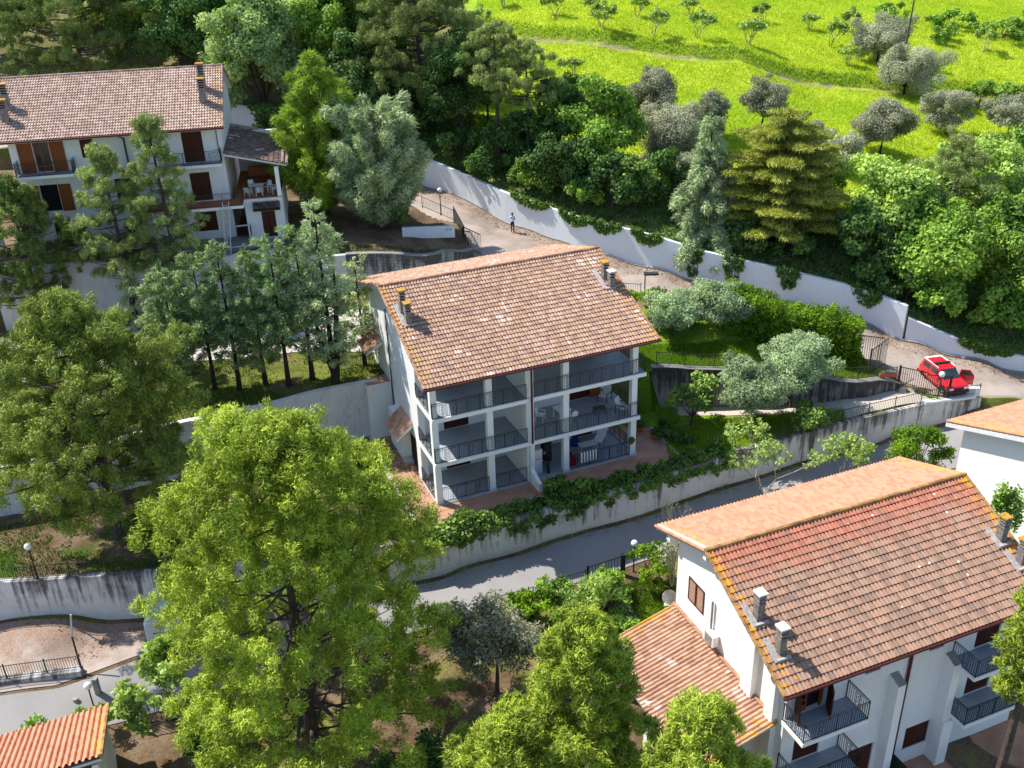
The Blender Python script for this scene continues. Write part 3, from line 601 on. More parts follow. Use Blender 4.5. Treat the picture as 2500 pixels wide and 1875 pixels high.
# ------------------------------------------------------------------ retaining walls
def wall(name, pl, ztop, zbase, mat, label, cat, th=0.42, hm=3.0, cap=None, capmat=None, step=0.8, group=None):
    L = sum(math.dist(a[:2], b[:2]) for a, b in zip(pl[:-1], pl[1:])); n = max(3, int(L / step)); P, t = resample(pl, n)
    d = np.gradient(P, axis=0); nn = np.c_[-d[:, 1], d[:, 0]]; nn /= np.linalg.norm(nn, axis=1)[:, None]
    zt = np.array([ztop(x, y) for x, y in P]); zb = np.array([zbase(x, y) for x, y in P]) - 0.6
    A = P - nn * th / 2; B = P + nn * th / 2; mb = MB()
    for i in range(n - 1):
        j = i + 1; uvq = [(t[i], hm - (zt[i] - zb[i])), (t[j], hm - (zt[j] - zb[j])), (t[j], hm), (t[i], hm)]
        mb.face([(*A[i], zb[i]), (*A[j], zb[j]), (*A[j], zt[j]), (*A[i], zt[i])], mat, uvq)
        mb.face([(*B[j], zb[j]), (*B[i], zb[i]), (*B[i], zt[i]), (*B[j], zt[j])], mat, [uvq[1], uvq[0], uvq[3], uvq[2]])
        mb.face([(*A[i], zt[i]), (*A[j], zt[j]), (*B[j], zt[j]), (*B[i], zt[i])], mat, [(t[i], hm), (t[j], hm), (t[j], hm), (t[i], hm)])
    for i in (0, n - 1):
        q = [(*A[i], zb[i]), (*B[i], zb[i]), (*B[i], zt[i]), (*A[i], zt[i])]
        mb.face(q if i == 0 else q[::-1], mat, [(0, hm - zt[i] + zb[i]), (th, hm - zt[i] + zb[i]), (th, hm), (0, hm)][::1 if i == 0 else -1])
    o = mb.build(name); tag(o, label, cat, group)
    if cap:
        cb = MB()
        for i in range(n - 1):
            j = i + 1; a0, b0, a1, b1 = P[i] - nn[i] * (th / 2 + .05), P[i] + nn[i] * (th / 2 + .03), P[j] - nn[j] * (th / 2 + .05), P[j] + nn[j] * (th / 2 + .03)
            for q in ([(*a0, zt[i] + cap), (*a1, zt[j] + cap), (*b1, zt[j] + cap), (*b0, zt[i] + cap)], [(*a0, zt[i] + .004), (*a1, zt[j] + .004), (*a1, zt[j] + cap), (*a0, zt[i] + cap)], [(*b1, zt[j] + .004), (*b0, zt[i] + .004), (*b0, zt[i] + cap), (*b1, zt[j] + cap)]): cb.face(q, capmat)
        cb.build('coping', o)
    return o
def off(pl, k): 
    P = np.array(pl, float); d = np.gradient(P, axis=0); nn = np.c_[-d[:, 1], d[:, 0]]; nn /= np.linalg.norm(nn, axis=1)[:, None]; return [tuple(p) for p in P + nn * k]
lo = lambda k: (lambda x, y: min(tz(x, y - k), tz(x, y)))
w1top = lambda x, y: float(np.interp(x, [-60, 14, 18.3, 22, 27, 33.3, 37], [0.1, 0.1, 0.15, 0.25, 0.5, 0.95, 0.6]))
W1a = [p for p in W1 if -32 <= p[0] <= -9]; W1b = [p for p in W1 if p[0] >= -9]
wall('retaining_wall', W1a, w1top, lo(0.6), M['wLL'], 'soot streaked retaining wall above the parked white van', 'retaining wall')
wall('retaining_wall', W1b, w1top, lo(0.6), M['w1'], 'long whitewashed retaining wall between the middle house garden and the asphalt lane', 'retaining wall')
ledge = MB()
for a, b in (((32.5, 8.98), (36.4, 10.1)),):
    d = Vector((b[0] - a[0], b[1] - a[1], 0)).normalized(); nn = Vector((-d.y, d.x, 0)) * 0.24
    za, zb_ = w1top(*a) + 0.02, w1top(*b) + 0.02
    q = [Vector((*a, za)) - nn, Vector((*b, zb_)) - nn, Vector((*b, zb_)) + nn, Vector((*a, za)) + nn]; up = Vector((0, 0, 0.16))
    ledge.face([p + up for p in q], M['cap_white'])
    for i in range(4): ledge.face([q[i], q[(i + 1) % 4], q[(i + 1) % 4] + up, q[i] + up], M['cap_white'])
tag(ledge.build('wall_coping'), 'bright white coping slab on the retaining wall below the red car', 'coping')
pb = MB(); pb.box((36.0, 10.25, 0.5), (36.9, 10.75, 1.25), M['cap_white']); tag(pb.build('meter_box'), 'small white masonry box behind the fence at the end of the retaining wall', 'masonry box')
wall('retaining_wall', W2[1:4] + W2[4:], lambda x, y: tz(x, y + 0.6) + 0.12, lo(0.6), M['w2'], 'off-white retaining wall running left from the middle house under the conifers', 'retaining wall')
wall('garden_wall', W2R, lambda x, y: tz(x, y + 0.7) + 0.12, lambda x, y: tz(x, y - 0.6), M['wGar'], 'black stained concrete wall behind the pair of garden olives', 'garden wall', cap=0.07, capmat=M['conc'])
wall('retaining_wall', [p for p in W3 if -34 <= p[0] <= -8] + [(-8, 22.75)], lambda x, y: tz(x, y + 0.6) + 0.1, lo(0.6), M['w2'], 'pale retaining wall below the upper left house behind the thin pines', 'retaining wall')
wall('block_wall', [(-8, 22.75), (-1.6, 23.6), (1.6, 26.0)], lambda x, y: tz(x - 0.4, y + 0.7) + 0.1, lambda x, y: tz(x + .2, y - 0.7), M['wBlock'], 'stained concrete block wall ending at the open iron gate', 'block wall', cap=0.08, capmat=M['conc'])
w4top = lambda x, y: float(np.interp(x, [p[0] for p in W4], W4Z) + np.interp(x, [p[0] for p in W4], W4H))
w4b = lambda x, y: float(np.interp(x, [p[0] for p in W4], W4Z))
W4v = [p for p in W4 if -60 < p[0] < 60]
W4a = [p for p in W4v if p[0] <= 31.4] + [(34.25, 18.0)]; W4b_ = [(34.35, 17.85)] + [p for p in W4v if p[0] > 35]
hh = lambda x, y: float(np.interp(x, [p[0] for p in W4], W4Z)) + 2.75
wall('boundary_wall', W4a, hh, lambda x, y: w4b(x, y), M['w4'], 'tall white boundary wall curving along the upper road under the trees', 'boundary wall', th=0.34)
wall('boundary_wall', W4b_, w4top, lambda x, y: w4b(x, y), M['w4'], 'lower white boundary wall behind the red car', 'boundary wall', th=0.34)
kb = MB(); P_, t_ = resample([(x, y - 0.25) for x, y in W4v if x < 45], 160)
for i in range(159):
    a, b = P_[i], P_[i + 1]; za, zb_ = tz(a[0], a[1] - 0.4) + 0.16, tz(b[0], b[1] - 0.4) + 0.16
    kb.face([(a[0], a[1] - .22, za), (b[0], b[1] - .22, zb_), (b[0], b[1] + .1, zb_), (a[0], a[1] + .1, za)], M['conc']); kb.face([(a[0], a[1] - .22, za - .4), (b[0], b[1] - .22, zb_ - .4), (b[0], b[1] - .22, zb_), (a[0], a[1] - .22, za)], M['conc'])
tag(kb.build('road_kerb'), kind='structure')

# ------------------------------------------------------------------ fences and gates
def fence(name, pl, zf, h, label, m=None, step=0.13, post=2.0, cat='fence', wbar=0.018, rail2=True, spike=False):
    m = m or M['irongrey']; P, t = resample(pl, max(2, int(sum(math.dist(a, b) for a, b in zip(pl[:-1], pl[1:])) / step))); n = len(P)
    z = [zf(x, y) for x, y in P]; root = thing(name, label, cat, (P[0][0], P[0][1], z[0])); o = Vector(root.location)
    bars = MB(); G = [Vector((P[i][0], P[i][1], z[i])) - o for i in range(n)]; up = Vector((0, 0, 1))
    for i in range(n): bars.bar(G[i] + up * 0.06, G[i] + up * (h if spike else h - 0.04), wbar, m)
    for i in range(0, n - 1, 4):
        j = min(i + 4, n - 1); bars.bar(G[i] + up * (h - 0.08), G[j] + up * (h - 0.08), 0.03, m); bars.bar(G[i] + up * 0.1, G[j] + up * 0.1, 0.03, m)
    k = max(1, int(post / step))
    bars.build('fence_panel', root)
    for i in list(range(0, n - k // 2, k)) + [n - 1]: posts = MB(); posts.bar(G[i] - up * 0.1, G[i] + up * (h + 0.05), 0.055, m); posts.build('fence_post', root)
    return root
def gate(name, a, b, z, h, label, m=None, n=12, zb=None, ornate=True, slope=0.0):
    m = m or M['iron']; a = Vector((*a, 0)); b = Vector((*b, 0)); root = thing(name, label, 'gate', (a.x, a.y, z)); d = b - a; up = Vector((0, 0, 1)); zb = (zb - z) if zb is not None else 0
    mb = MB(); q = lambda t, hh: d * t + up * (hh + zb * t * 0)
    mb.bar(q(0, 0.08), q(1, 0.08), 0.05, m); mb.bar(q(0, h), q(1, h + slope), 0.05, m)
    for i in range(n + 1): mb.bar(q(i / n, 0.08), q(i / n, h + slope * i / n), 0.028, m)
    mb.build('gate_leaf', root)
    p = MB(); p.bar(q(0, -0.4) - d.normalized() * 0.08, q(0, h + 0.12) - d.normalized() * 0.08, 0.11, m); p.build('gate_post', root); return root
g1 = lambda dz=0.0: (lambda x, y: tz(x, y) + dz)
fence('iron_fence', off(W1a, 0.0), lambda x, y: w1top(x, y), 0.95, 'black iron fence on the soot streaked retaining wall at lower left', M['irongrey'])
fence('iron_fence', [(21, 5.6), (22.6, 6.3), (27, 7.8), (33.3, 9.3), (36.9, 10.35)], lambda x, y: w1top(x, y), 0.95, 'thin grey iron fence along the retaining wall below the driveway', M['irongrey'])
fence('iron_fence', [(14.6, 11.75), (17, 11.65), (21, 11.15), (25, 10.75), (28.5, 10.55), (31.3, 11.3)], lambda x, y: tz(x, y + 0.7) + 0.18, 1.0, 'thin iron fence on the black stained garden wall', M['irongrey'])
fence('iron_fence', [(-2.7, 33.0), (0.0, 31.75)], lambda x, y: 0.3 * 0 + float(np.interp(x, [-2.7, 0], [8.5, 7.6])), 1.0, 'low iron fence under the globe lamp by the big silver conifer', M['irongrey'])
fence('iron_fence', [(10.6, 21.6), (13.4, 20.9), (14.6, 20.6)], g1(0.15), 1.0, 'short iron fence beside the upper road behind the middle house roof', M['irongrey'])
fence('iron_fence', [(-7.6, 10.3), (-3.9, 11.4)], g1(0.1), 1.0, 'short dark fence beside the terracotta topped wall left of the middle house', M['iron'])
fence('iron_fence', [(-9, 23.0), (-1.8, 23.9)], lambda x, y: tz(x, y + .4) + 0.15, 0.7, 'thin wire fence along the grass strip above the block wall', M['irongrey'], 0.35)
fence('iron_fence', [(-0.5, -8.6), (2.5, -7.3), (5.6, -6.2), (8.3, -5.25)], g1(0.1), 1.05, 'black iron fence along the lane in front of the lower garden shrubs', M['iron'])
fence('white_railing', [(-8.2, 14.6), (-5.6, 15.2), (-2.6, 15.9)], g1(0.05), 1.1, 'pale railing glimpsed between the conifers behind the middle house', M['pipe'], 0.14)
P0 = (-26.5, -11.6); P1_ = (-18.7, -10.1)
zL = lambda x, y: float(np.interp(x, [-27, -18], [-2.45, -2.75]))
lw = wall('low_wall', [(-32, -12.6), P0, P1_], zL, lambda x, y: -4.2, M['wLL'], 'short grey wall carrying a fence at the edge of the leafy car park', 'low wall', th=0.5)
fence('iron_fence', [(-32, -12.6), P0, P1_], zL, 0.9, 'thin fence on the short grey wall at the edge of the car park', M['irongrey'])
lp = MB(); lp.bar((-18.75, -10.1, -2.8), (-19.0, -9.6, -1.0), 0.07, M['iron']); lp.bar((-19.0, -9.6, -1.0), (-18.9, -9.3, 0.2), 0.08, M['pipe']); tag(lp.build('leaning_pole'), 'leaning metal pole with a white upper half at the end of the short grey wall', 'pole')
# gates
gate('iron_gate', (0.95, 28.6), (2.35, 26.5), 6.3, 1.75, 'open black iron gate standing by the block wall near the walking man', n=11)
gm = MB(); 
for k in range(14):
    t = k / 13; p = Vector((0.02, 32.0, 7.0)) * (1 - t) + Vector((1.0, 28.4, 6.35)) * t; gm.bar(p, p + Vector((0, 0, 1.8)), 0.05, M['iron'])
for zz in (0.1, 1.75): gm.bar((0.02, 32.0, 7.0 + zz), (1.0, 28.4, 6.35 + zz), 0.06, M['iron'])
tag(gm.build('iron_gate'), 'closed black gate seen edge on at the corner of the white dwarf wall', 'gate')
gate('iron_gate', (29.3, 14.1), (31.0, 13.4), tz(30, 13.8) + 0.05, 1.9, 'black iron gate leaf next to the clipped hedge corner', n=12)
gate('iron_gate', (29.5, 11.6), (31.1, 13.0), tz(30.4, 12.4) + 0.1, 1.9, 'grey iron gate leaf with curved top above the garden wall end', M['irongrey'], n=11, slope=0.2)
gate('iron_gate', (31.55, 11.15), (33.0, 10.2), 0.95, 1.7, 'left leaf of the wide black double gate by the red car', n=12)
gate('iron_gate', (34.4, 9.75), (33.0, 10.2), 0.9, 1.6, 'right leaf of the wide black double gate by the red car', n=12)
gate('iron_gate', (8.5, -5.2), (10.4, -4.35), -2.5, 1.5, 'black garden gate beside the bright green bush on the lane', n=10)
gp_ = MB(); gp_.box((10.42, -4.4, -2.9), (10.66, -4.15, -0.9), M['iron']); tag(gp_.build('gate_post'), 'square black post of the garden gate beside the bright green bush', 'gate post')
gate('iron_gate', (-15.0, -13.3), (-12.7, -12.9), -3.75, 1.9, 'black iron gate with slatted shadow beside the orange tiled roof corner', n=9)
# white dwarf wall with the house number in front of the silver conifer
dw = MB(); dw.box((-4.0, 27.35, 7.6), (0.25, 27.6, 8.55), M['w4']); o = dw.build('dwarf_wall'); tag(o, 'long white dwarf wall with a small house number at its right end', 'dwarf wall')
tx = bpy.data.curves.new('number', 'FONT'); tx.body = '219'; tx.size = 0.3; tx.extrude = 0.004; tx.materials.append(M['irongrey'])
to = bpy.data.objects.new('house_number', tx); COL.objects.link(to); to.parent = o; to.location = (-0.42, 27.34, 8.2); to.rotation_euler = (R(90), 0, 0)
# ------------------------------------------------------------------ houses
Wm = M['white']
def gable_house_roof(H, x0, x1, ye, ze, yr, zr, yb, zb, tf, tb, endm, endb, course=0.35, cf=None, seed=0, sf=True):
    """front slope ye->yr, back slope yr->yb (local y), eaves along x"""
    rf = MB(); t = 0.16
    rf.prism([(ye + .04, ze - .03), (yr, zr - .05), (yb - .04, zb - .03), (yb - .04, zb - .03 - t), (yr, zr - .05 - t), (ye + .04, ze - .03 - t)], 'x', x0 + .04, x1 - .04, M['soffit'])
    root = rf.build('roof', H)
    Lf = math.hypot(yr - ye, zr - ze); Lb = math.hypot(yb - yr, zr - zb)
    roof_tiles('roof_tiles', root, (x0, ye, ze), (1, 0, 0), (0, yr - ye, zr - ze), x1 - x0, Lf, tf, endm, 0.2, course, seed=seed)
    roof_tiles('roof_tiles', root, (x1, yb, zb), (-1, 0, 0), (0, yr - yb, zr - zb), x1 - x0, Lb, tb, endb, 0.2, course, seed=seed + 1)
    cp_ = {'pinkish_roof_tile': 'capC', 'faded_roof_tile': 'capL', 'weathered_roof_tile': 'capR'}[tf.name]
    rg = MB(); tile_row(rg, (x0 - .05, yr, zr + .03), (x1 + .05, yr, zr + .03), M[cp_], 0.12, 0.36); rg.build('ridge_tiles', root)
    for x in (x0 - .02, x1 + .02):
        vt = MB(); tile_row(vt, (x, ye, ze + .02), (x, yr - .05, zr), M[cp_], 0.085, 0.36); tile_row(vt, (x, yb, zb + .02), (x, yr + .05, zr), M['pot2'] if 'orange' in tb.name else M[cp_], 0.085, 0.36); vt.build('verge_tiles', root)
    g = MB(); g.tube([(x0 - .1, ye - .09, ze - .06), (x1 + .1, ye - .09, ze - .06)], 0.075, M['gutter'], 8); g.build('gutter', root)
    return root
M['pot2'] = plain('orange_cap_tile', (0.60, 0.27, 0.15), 0.2, 3)
def side_poly(y0, y1, z0, ye, ze, yr, zr, yb, zb, d=0.2):
    zf = lambda y: (ze + (zr - ze) * (y - ye) / (yr - ye) if y < yr else zr + (zb - zr) * (y - yr) / (yb - yr)) - d
    p = [(y0, z0), (y1, z0), (y1, zf(y1))]
    if y0 < yr < y1: p.append((yr, zf(yr)))
    return p + [(y0, zf(y0))]
# ---- middle house
HC = thing('apartment_house', 'white three storey house in the middle with deep railed balconies and pinkish tile roof', 'house', (0, 0, 0), CA)
ye, ze, yr, zr, yb, zb = -0.958, 8.502, 7.115, 11.777, 14.0, 9.85
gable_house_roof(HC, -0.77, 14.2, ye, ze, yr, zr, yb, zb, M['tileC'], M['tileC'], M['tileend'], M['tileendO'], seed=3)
w = MB(); ZF = lambda y: ze + (zr - ze) * (y - ye) / (yr - ye)
dz = lambda f: f
doors = [(1.6, 0.12, 3.25, 2.3), (1.6, 3.02, 3.25, 5.2), (1.6, 6.02, 3.25, 8.2), (10.4, 0.12, 12.0, 2.3), (10.3, 3.02, 12.5, 5.2), (10.3, 6.02, 12.0, 8.2), (6.9, 0.12, 7.9, 2.2)]
holes_wall(w, (0.25, 3.5, 0), (1, 0, 0), 12.8, 9.6, 0.25, [(a - .25, b, c - .25, d) for a, b, c, d in doors], Wm, (0, 1, 0))
w.prism(side_poly(3.55, 13.3, 0, ye, ze, yr, zr, yb, zb), 'x', 0, 0.25, Wm)
w.prism(side_poly(3.55, 13.3, 0, ye, ze, yr, zr, yb, zb), 'x', 13.06, 13.31, Wm)
w.box((0.25, 13.05, 0), (13.06, 13.3, 9.8), Wm)
w.box((-0.17, 3.02, 0), (0.246, 3.8, ZF(3.0) - .2), Wm)          # side pier
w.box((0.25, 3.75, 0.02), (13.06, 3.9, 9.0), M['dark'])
w.build('wall', HC)
pl = MB(); pl.box((-0.19, 3.0, 0), (0.25, 3.83, 0.35), M['cap_white']); pl.build('plinth', HC)
fl = MB()
for z, xr_ in ((2.75, 13.5), (5.75, 13.85)):
    fl.box((-0.27, -0.2, z), (xr_, 3.5, z + 0.25), M['white2'])
fl.box((-0.27, -0.12, 0.0), (13.45, 3.5, 0.1), M['kerb']); s_ = fl.build('balcony_slab', HC)
for z, a, b in ((0.1, -0.05, 5.75), (3.0, -0.1, 5.75), (6.0, -0.1, 5.75), (0.1, 6.25, 13.2), (3.0, 6.25, 13.4), (6.0, 6.25, 13.75)):
    f = MB(); f.box((a, -0.06, z + .004), (b, 3.49, z + 0.016), M['floor']); f.build('balcony_floor', HC)
cw_ = 0.38
for x in (-0.24, 3.2, 8.2, 12.96):
    c = MB()
    for z0, z1 in ((0.1, 2.75), (3.0, 5.75), (6.0, ZF(0.1) - .2)): c.box((x, 0.0, z0), (x + cw_, 0.38, z1), M['white2'])
    c.box((x - .03, -0.03, 0.0), (x + cw_ + .03, 0.41, 0.3), M['cap_white']); c.build('column', HC)
pw = MB()
for z0, z1 in ((0.1, 2.75), (3.0, 5.75)): pw.box((5.72, -0.02, z0), (6.22, 3.5, z1), M['white2'])
pw.prism([(-.02, 6.0), (3.5, 6.0), (3.5, ZF(3.5) - .2), (-.02, ZF(-.02) - .2)], 'x', 5.72, 6.22, M['white2'])
pw.prism([(-1.35, 0.05), (-0.02, 0.05), (-0.02, 1.05), (-1.35, 0.62)], 'x', 5.85, 6.1, M['white2'])
pw.build('party_wall', HC)
bm_ = MB(); bm_.box((-0.24, -0.02, ZF(0) - .42), (13.34, 0.3, ZF(0) - .2), M['white2']); bm_.box((0.25, 2.9, ZF(3) - .45), (13.0, 3.1, ZF(3) - .2), M['soffit']); bm_.build('eave_beam', HC)
for i, (a, b, c, d) in enumerate(doors):
    s = shutter('door', HC, a + .01, b, c - .01, d, 3.56, M['wood'] if i not in (4,) else M['wood'], leaves=2)
s = MB(); s.box((11.75, 3.42, 3.02), (12.55, 3.47, 5.15), M['wood2']); s.build('shutter_leaf', HC)
dp = MB(); dp.tube([(5.98, -1.0, 8.44), (5.98, -0.32, 8.2), (5.98, -0.3, 3.1), (5.98, -0.3, 2.95)], 0.07, M['gutter'], 8); dp.tube([(5.86, -0.14, 2.7), (5.86, -0.1, 0.1)], 0.05, M['pipe'], 8); dp.build('downpipe', HC)
for z, xr_ in ((3.0, 13.42), (6.0, 13.76)):
    railing('railing', HC, [(-0.2, 3.0, z), (-0.2, -0.13, z), (5.7, -0.13, z)])
    railing('railing', HC, [(6.25, -0.13, z), (xr_, -0.13, z), (xr_, 3.4, z)])
railing('railing', HC, [(-0.2, 3.0, 0.1), (-0.2, 0.4, 0.1)]); railing('railing', HC, [(0.16, 0.1, 0.1), (3.18, 0.1, 0.1)]); railing('railing', HC, [(3.6, 0.1, 0.1), (5.7, 0.1, 0.1)])
railing('railing', HC, [(8.6, 0.1, 0.1), (12.94, 0.1, 0.1)]); railing('railing', HC, [(13.2, 0.4, 0.1), (13.2, 3.4, 0.1)])
chimney(HC, -0.02, 3.9, ZF(3.9), 1.3, M['cap_ochre']); chimney(HC, -0.06, 4.75, ZF(4.75), 1.45, M['cap_ochre'])
chimney(HC, 13.35, 3.7, ZF(3.7), 1.1, M['cap_white']); chimney(HC, 13.3, 4.5, ZF(4.5), 1.15, M['cap_ochre'])
for x, y in ((-0.0, 4.2), (13.2, 4.1)):
    fs = MB()
    for k in range(3): fs.tube([(x - .38 + k * .1 - .02, y - .5, ZF(y - .5) + .07), (x - .38 + k * .1, y + 1.2, ZF(y + 1.2) + .07)], 0.06, M['flash'], 6)
    fs.bar((x - .3, y - .56, ZF(y - .56) + .08), (x + .4, y - .56, ZF(y - .56) + .08), 0.12, M['flash']); fs.build('flashing', HC)
# side porch: small tiled hood over the side door, second one at the back
def hood(H, x, y0, y1, z, out, mt, drop=0.75, rows=0.36):
    r = MB(); r.prism([(x, z), (x - out, z - drop), (x - out, z - drop - .1), (x, z - .3)], 'y', y0, y1, M['soffit']); o = r.build('porch_hood', H)
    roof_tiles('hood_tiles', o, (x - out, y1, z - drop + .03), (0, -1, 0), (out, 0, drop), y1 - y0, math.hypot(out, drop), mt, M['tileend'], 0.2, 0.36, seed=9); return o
hood(HC, 0.0, 4.9, 7.4, 3.2, 1.15, M['tileLean'], 1.0)
pv = MB(); pv.box((-0.55, 5.9, 0), (-0.002, 8.6, 2.75), Wm); pv.box((-0.62, 5.2, 0.02), (-0.002, 5.9, 0.3), M['kerb']); pv.build('side_annex', HC)
sd_ = MB(); sd_.box((-0.03, 4.6, 0.1), (0.004, 5.6, 2.2), M['dark']); sd_.box((-0.05, 4.5, 0.1), (0.0, 4.6, 2.3), M['wood']); sd_.build('side_door', HC)
hood(HC, 0.0, 10.6, 12.8, 6.6, 1.2, M['tileLean'], 0.8)
dr = MB(); dr.tube([(-0.08, 8.9, 9.5), (-0.08, 8.9, 0.1)], 0.04, M['dark'], 6); dr.build('drain_pipe', HC)
eb = MB(); a_ = cw(-2.0, 9.98); eb.prism([cw(-1.65, 9.4)[:2], cw(-0.02, 9.4)[:2], cw(-0.02, 10.7)[:2], cw(-1.65, 10.7)[:2]], 'z', -0.3, 4.05, Wm)
eb.prism([cw(-1.6, 9.5)[:2], cw(-0.04, 9.5)[:2], cw(-0.04, 10.65)[:2], cw(-1.6, 10.65)[:2]], 'z', 4.054, 4.1, M['terr']); tag(eb.build('terrace_wall_end'), 'white square wall end with a terracotta top beside the middle house', 'wall')

# ---- lower right house
RA = 0.376
HR = thing('apartment_house', 'large white house at lower right with lichen spotted tile roof and black balconies', 'house', (15.3076, -19.9821, 0), RA)
ye2, ze2, yr2, zr2, yb2, zb2 = 0.0, 3.4945, 6.3595, 6.5482, 10.7282, 5.0981
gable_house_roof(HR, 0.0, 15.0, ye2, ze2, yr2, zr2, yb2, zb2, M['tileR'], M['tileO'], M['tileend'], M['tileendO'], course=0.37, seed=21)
ZR = lambda y: ze2 + (zr2 - ze2) * (y - ye2) / (yr2 - ye2)
w = MB()
dR = [(1.0, 1.62, 2.62, 3.3), (10.9, 1.62, 12.35, 3.3), (4.6, 2.5, 5.45, 3.3), (8.15, 2.5, 9.02, 3.3), (10.95, -1.28, 12.45, 0.85), (1.2, -1.28, 2.6, 0.85), (7.7, -3.45, 9.17, -2.03), (4.4, -4.2, 5.85, -2.05), (11.2, -3.45, 12.6, -2.2)]
holes_wall(w, (0.5, 0.45, -4.8), (1, 0, 0), 14.0, 8.1, 0.25, [(a - .5, b + 4.8, c - .5, d + 4.8) for a, b, c, d in dR], Wm, (0, 1, 0))
gp1 = side_poly(0.7, 9.35, -4.6, ye2, ze2, yr2, zr2, yb2, zb2)
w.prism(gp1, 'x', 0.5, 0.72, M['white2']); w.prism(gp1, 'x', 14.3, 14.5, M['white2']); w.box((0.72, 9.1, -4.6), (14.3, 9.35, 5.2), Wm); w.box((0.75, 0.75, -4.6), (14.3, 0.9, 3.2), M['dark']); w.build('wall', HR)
for i, (a, b, c, d) in enumerate(dR):
    if i == 0: continue
    shutter('window' if b > 2 or b < -3 else 'door', HR, a + .01, b, c - .01, d, 0.52, M['wood'], leaves=1 if c - a < 1 else 2)
# open french window behind the first balcony
fw = MB(); fw.box((1.0, 0.5, 1.62), (1.08, 0.6, 3.3), M['wood2']); fw.box((2.3, 0.5, 1.62), (2.4, 0.6, 3.3), M['wood2']); fw.box((1.08, 0.66, 1.62), (2.3, 0.68, 3.3), M['dark']); fw.box((1.55, 0.5, 1.62), (1.62, 0.58, 3.3), M['wood2']); fw.box((1.08, 0.51, 2.2), (1.55, 0.57, 2.28), M['wood2']); fw.box((1.08, 0.52, 1.62), (1.55, 0.56, 1.95), M['wood2']); fw.build('french_window', HR)
fs = MB(); fs.prism([(2.62, 0.44), (2.2, -0.35), (2.25, -0.38), (2.68, 0.42)], 'z', 1.62, 3.2, M['wood']); fs.prism([(0.95, 0.44), (0.75, -0.12), (0.8, -0.15), (1.0, 0.42)], 'z', 1.62, 3.2, M['wood']); fs.build('open_shutter', HR)
def balcony(H, x0, x1, z, y0=0.45, y1=-1.0, nm='balcony'):
    b = MB(); b.box((x0, y1, z - 0.2), (x1, y0, z), M['white2']); o = b.build(nm, H); f = MB(); f.box((x0 + .05, y1 + .05, z + .004), (x1 - .05, y0 - .01, z + .014), M['floor']); f.build('balcony_floor', o)
    railing('railing', o, [(x0 + .05, y0 - .03, z), (x0 + .05, y1 + .05, z), (x1 - .05, y1 + .05, z), (x1 - .05, y0 - .03, z)], deco=1.2, post=1.6, wbar=0.018); return o
balcony(HR, 0.35, 3.75, 1.6); balcony(HR, 9.55, 13.9, 1.6); balcony(HR, 0.35, 3.7, -1.3); balcony(HR, 9.6, 14.8, -1.3)
for x in (6.05, 9.2):
    c = MB(); zt = 1.75; c.box((x, -0.15, -4.8), (x + 0.42, 0.446, zt), M['white2']); c.face([(x - .02, -0.18, zt + .01), (x + .44, -0.18, zt + .01), (x + .44, 0.44, zt + .28), (x - .02, 0.44, zt + .28)], M['conc'])
    c.prism([(-0.15, zt), (0.446, zt), (0.446, zt + .26)], 'x', x, x + .42, M['white2']); c.build('pilaster', HR)
c = MB(); c.box((9.15, -0.3, -4.8), (9.75, -0.155, -1.6), M['white2']); c.build('pilaster', HR)
dp = MB(); dp.tube([(7.05, 0.02, 3.42), (7.05, 0.36, 3.2), (7.05, 0.36, -3.9)], 0.075, M['gutter'], 8); dp.build('downpipe', HR)
for (ya, yb_) in ((0.9, 1.5), (2.5, 3.3)):
    c = MB(); c.box((0.2, ya, -4.6), (0.497, yb_, ZR(ya) - .25), M['white2']); c.build('pilaster', HR)
shutter('window', HR, 6.9, 2.3, 8.27, 3.64, 0.46, M['woodlt'], ax='y', leaves=2, frame=M['wood'])
pp = MB(); pp.tube([(0.4, 6.08, 3.75), (0.4, 6.08, 2.0)], 0.055, M['conc'], 8); pp.build('vent_pipe', HR)
ac = MB(); ac.box((0.12, 5.45, 1.55), (0.46, 6.3, 2.15), M['plastic']); ac.box((0.1, 5.55, 1.6), (0.12, 6.1, 2.1), M['conc']); ac.build('air_conditioner', HR)
for y in (9.6, 6.5, 1.2):
    c = MB(); zc = (ZR(y) if y < yr2 else zr2 + (zb2 - zr2) * (y - yr2) / (yb2 - yr2)) - .2; c.prism([(0.05, zc), (0.5, zc), (0.5, zc - .75), (0.05, zc - .35)], 'y', y - .12, y + .12, M['white2']); c.build('roof_bracket', HR)
chimney(HR, 0.72, 3.15, ZR(3.15), 1.35, M['cap_white']); chimney(HR, 0.82, 1.62, ZR(1.62), 1.4, M['cap_white']); chimney(HR, 14.4, 3.1, ZR(3.1), 1.3, M['cap_ochre']); chimney(HR, 14.55, 1.9, ZR(1.9), 1.3, M['cap_ochre'])
for x, y in ((0.6, 3.15), (0.7, 1.62), (14.3, 3.1), (14.4, 1.9)):
    fs = MB()
    for k in range(3): fs.tube([(x - .34 + k * .1, y - .4, ZR(y - .4) + .06), (x - .34 + k * .1, y + .6, ZR(y + .6) + .06)], 0.06, M['flash'], 6)
    fs.bar((x - .3, y - .36, ZR(y - .36) + .08), (x + .4, y - .36, ZR(y - .36) + .08), 0.14, M['flash']); fs.build('flashing', HR)
vb = MB(); tile = [(x, ye2 + .1, ze2 + .05) for x in (0,)]
wr = MB(); wr.tube([(0.12, 10.6, 5.16), (0.12, 6.5, 6.56)], 0.085, M['cap_white'], 8); wr.build('verge_mortar', HR)
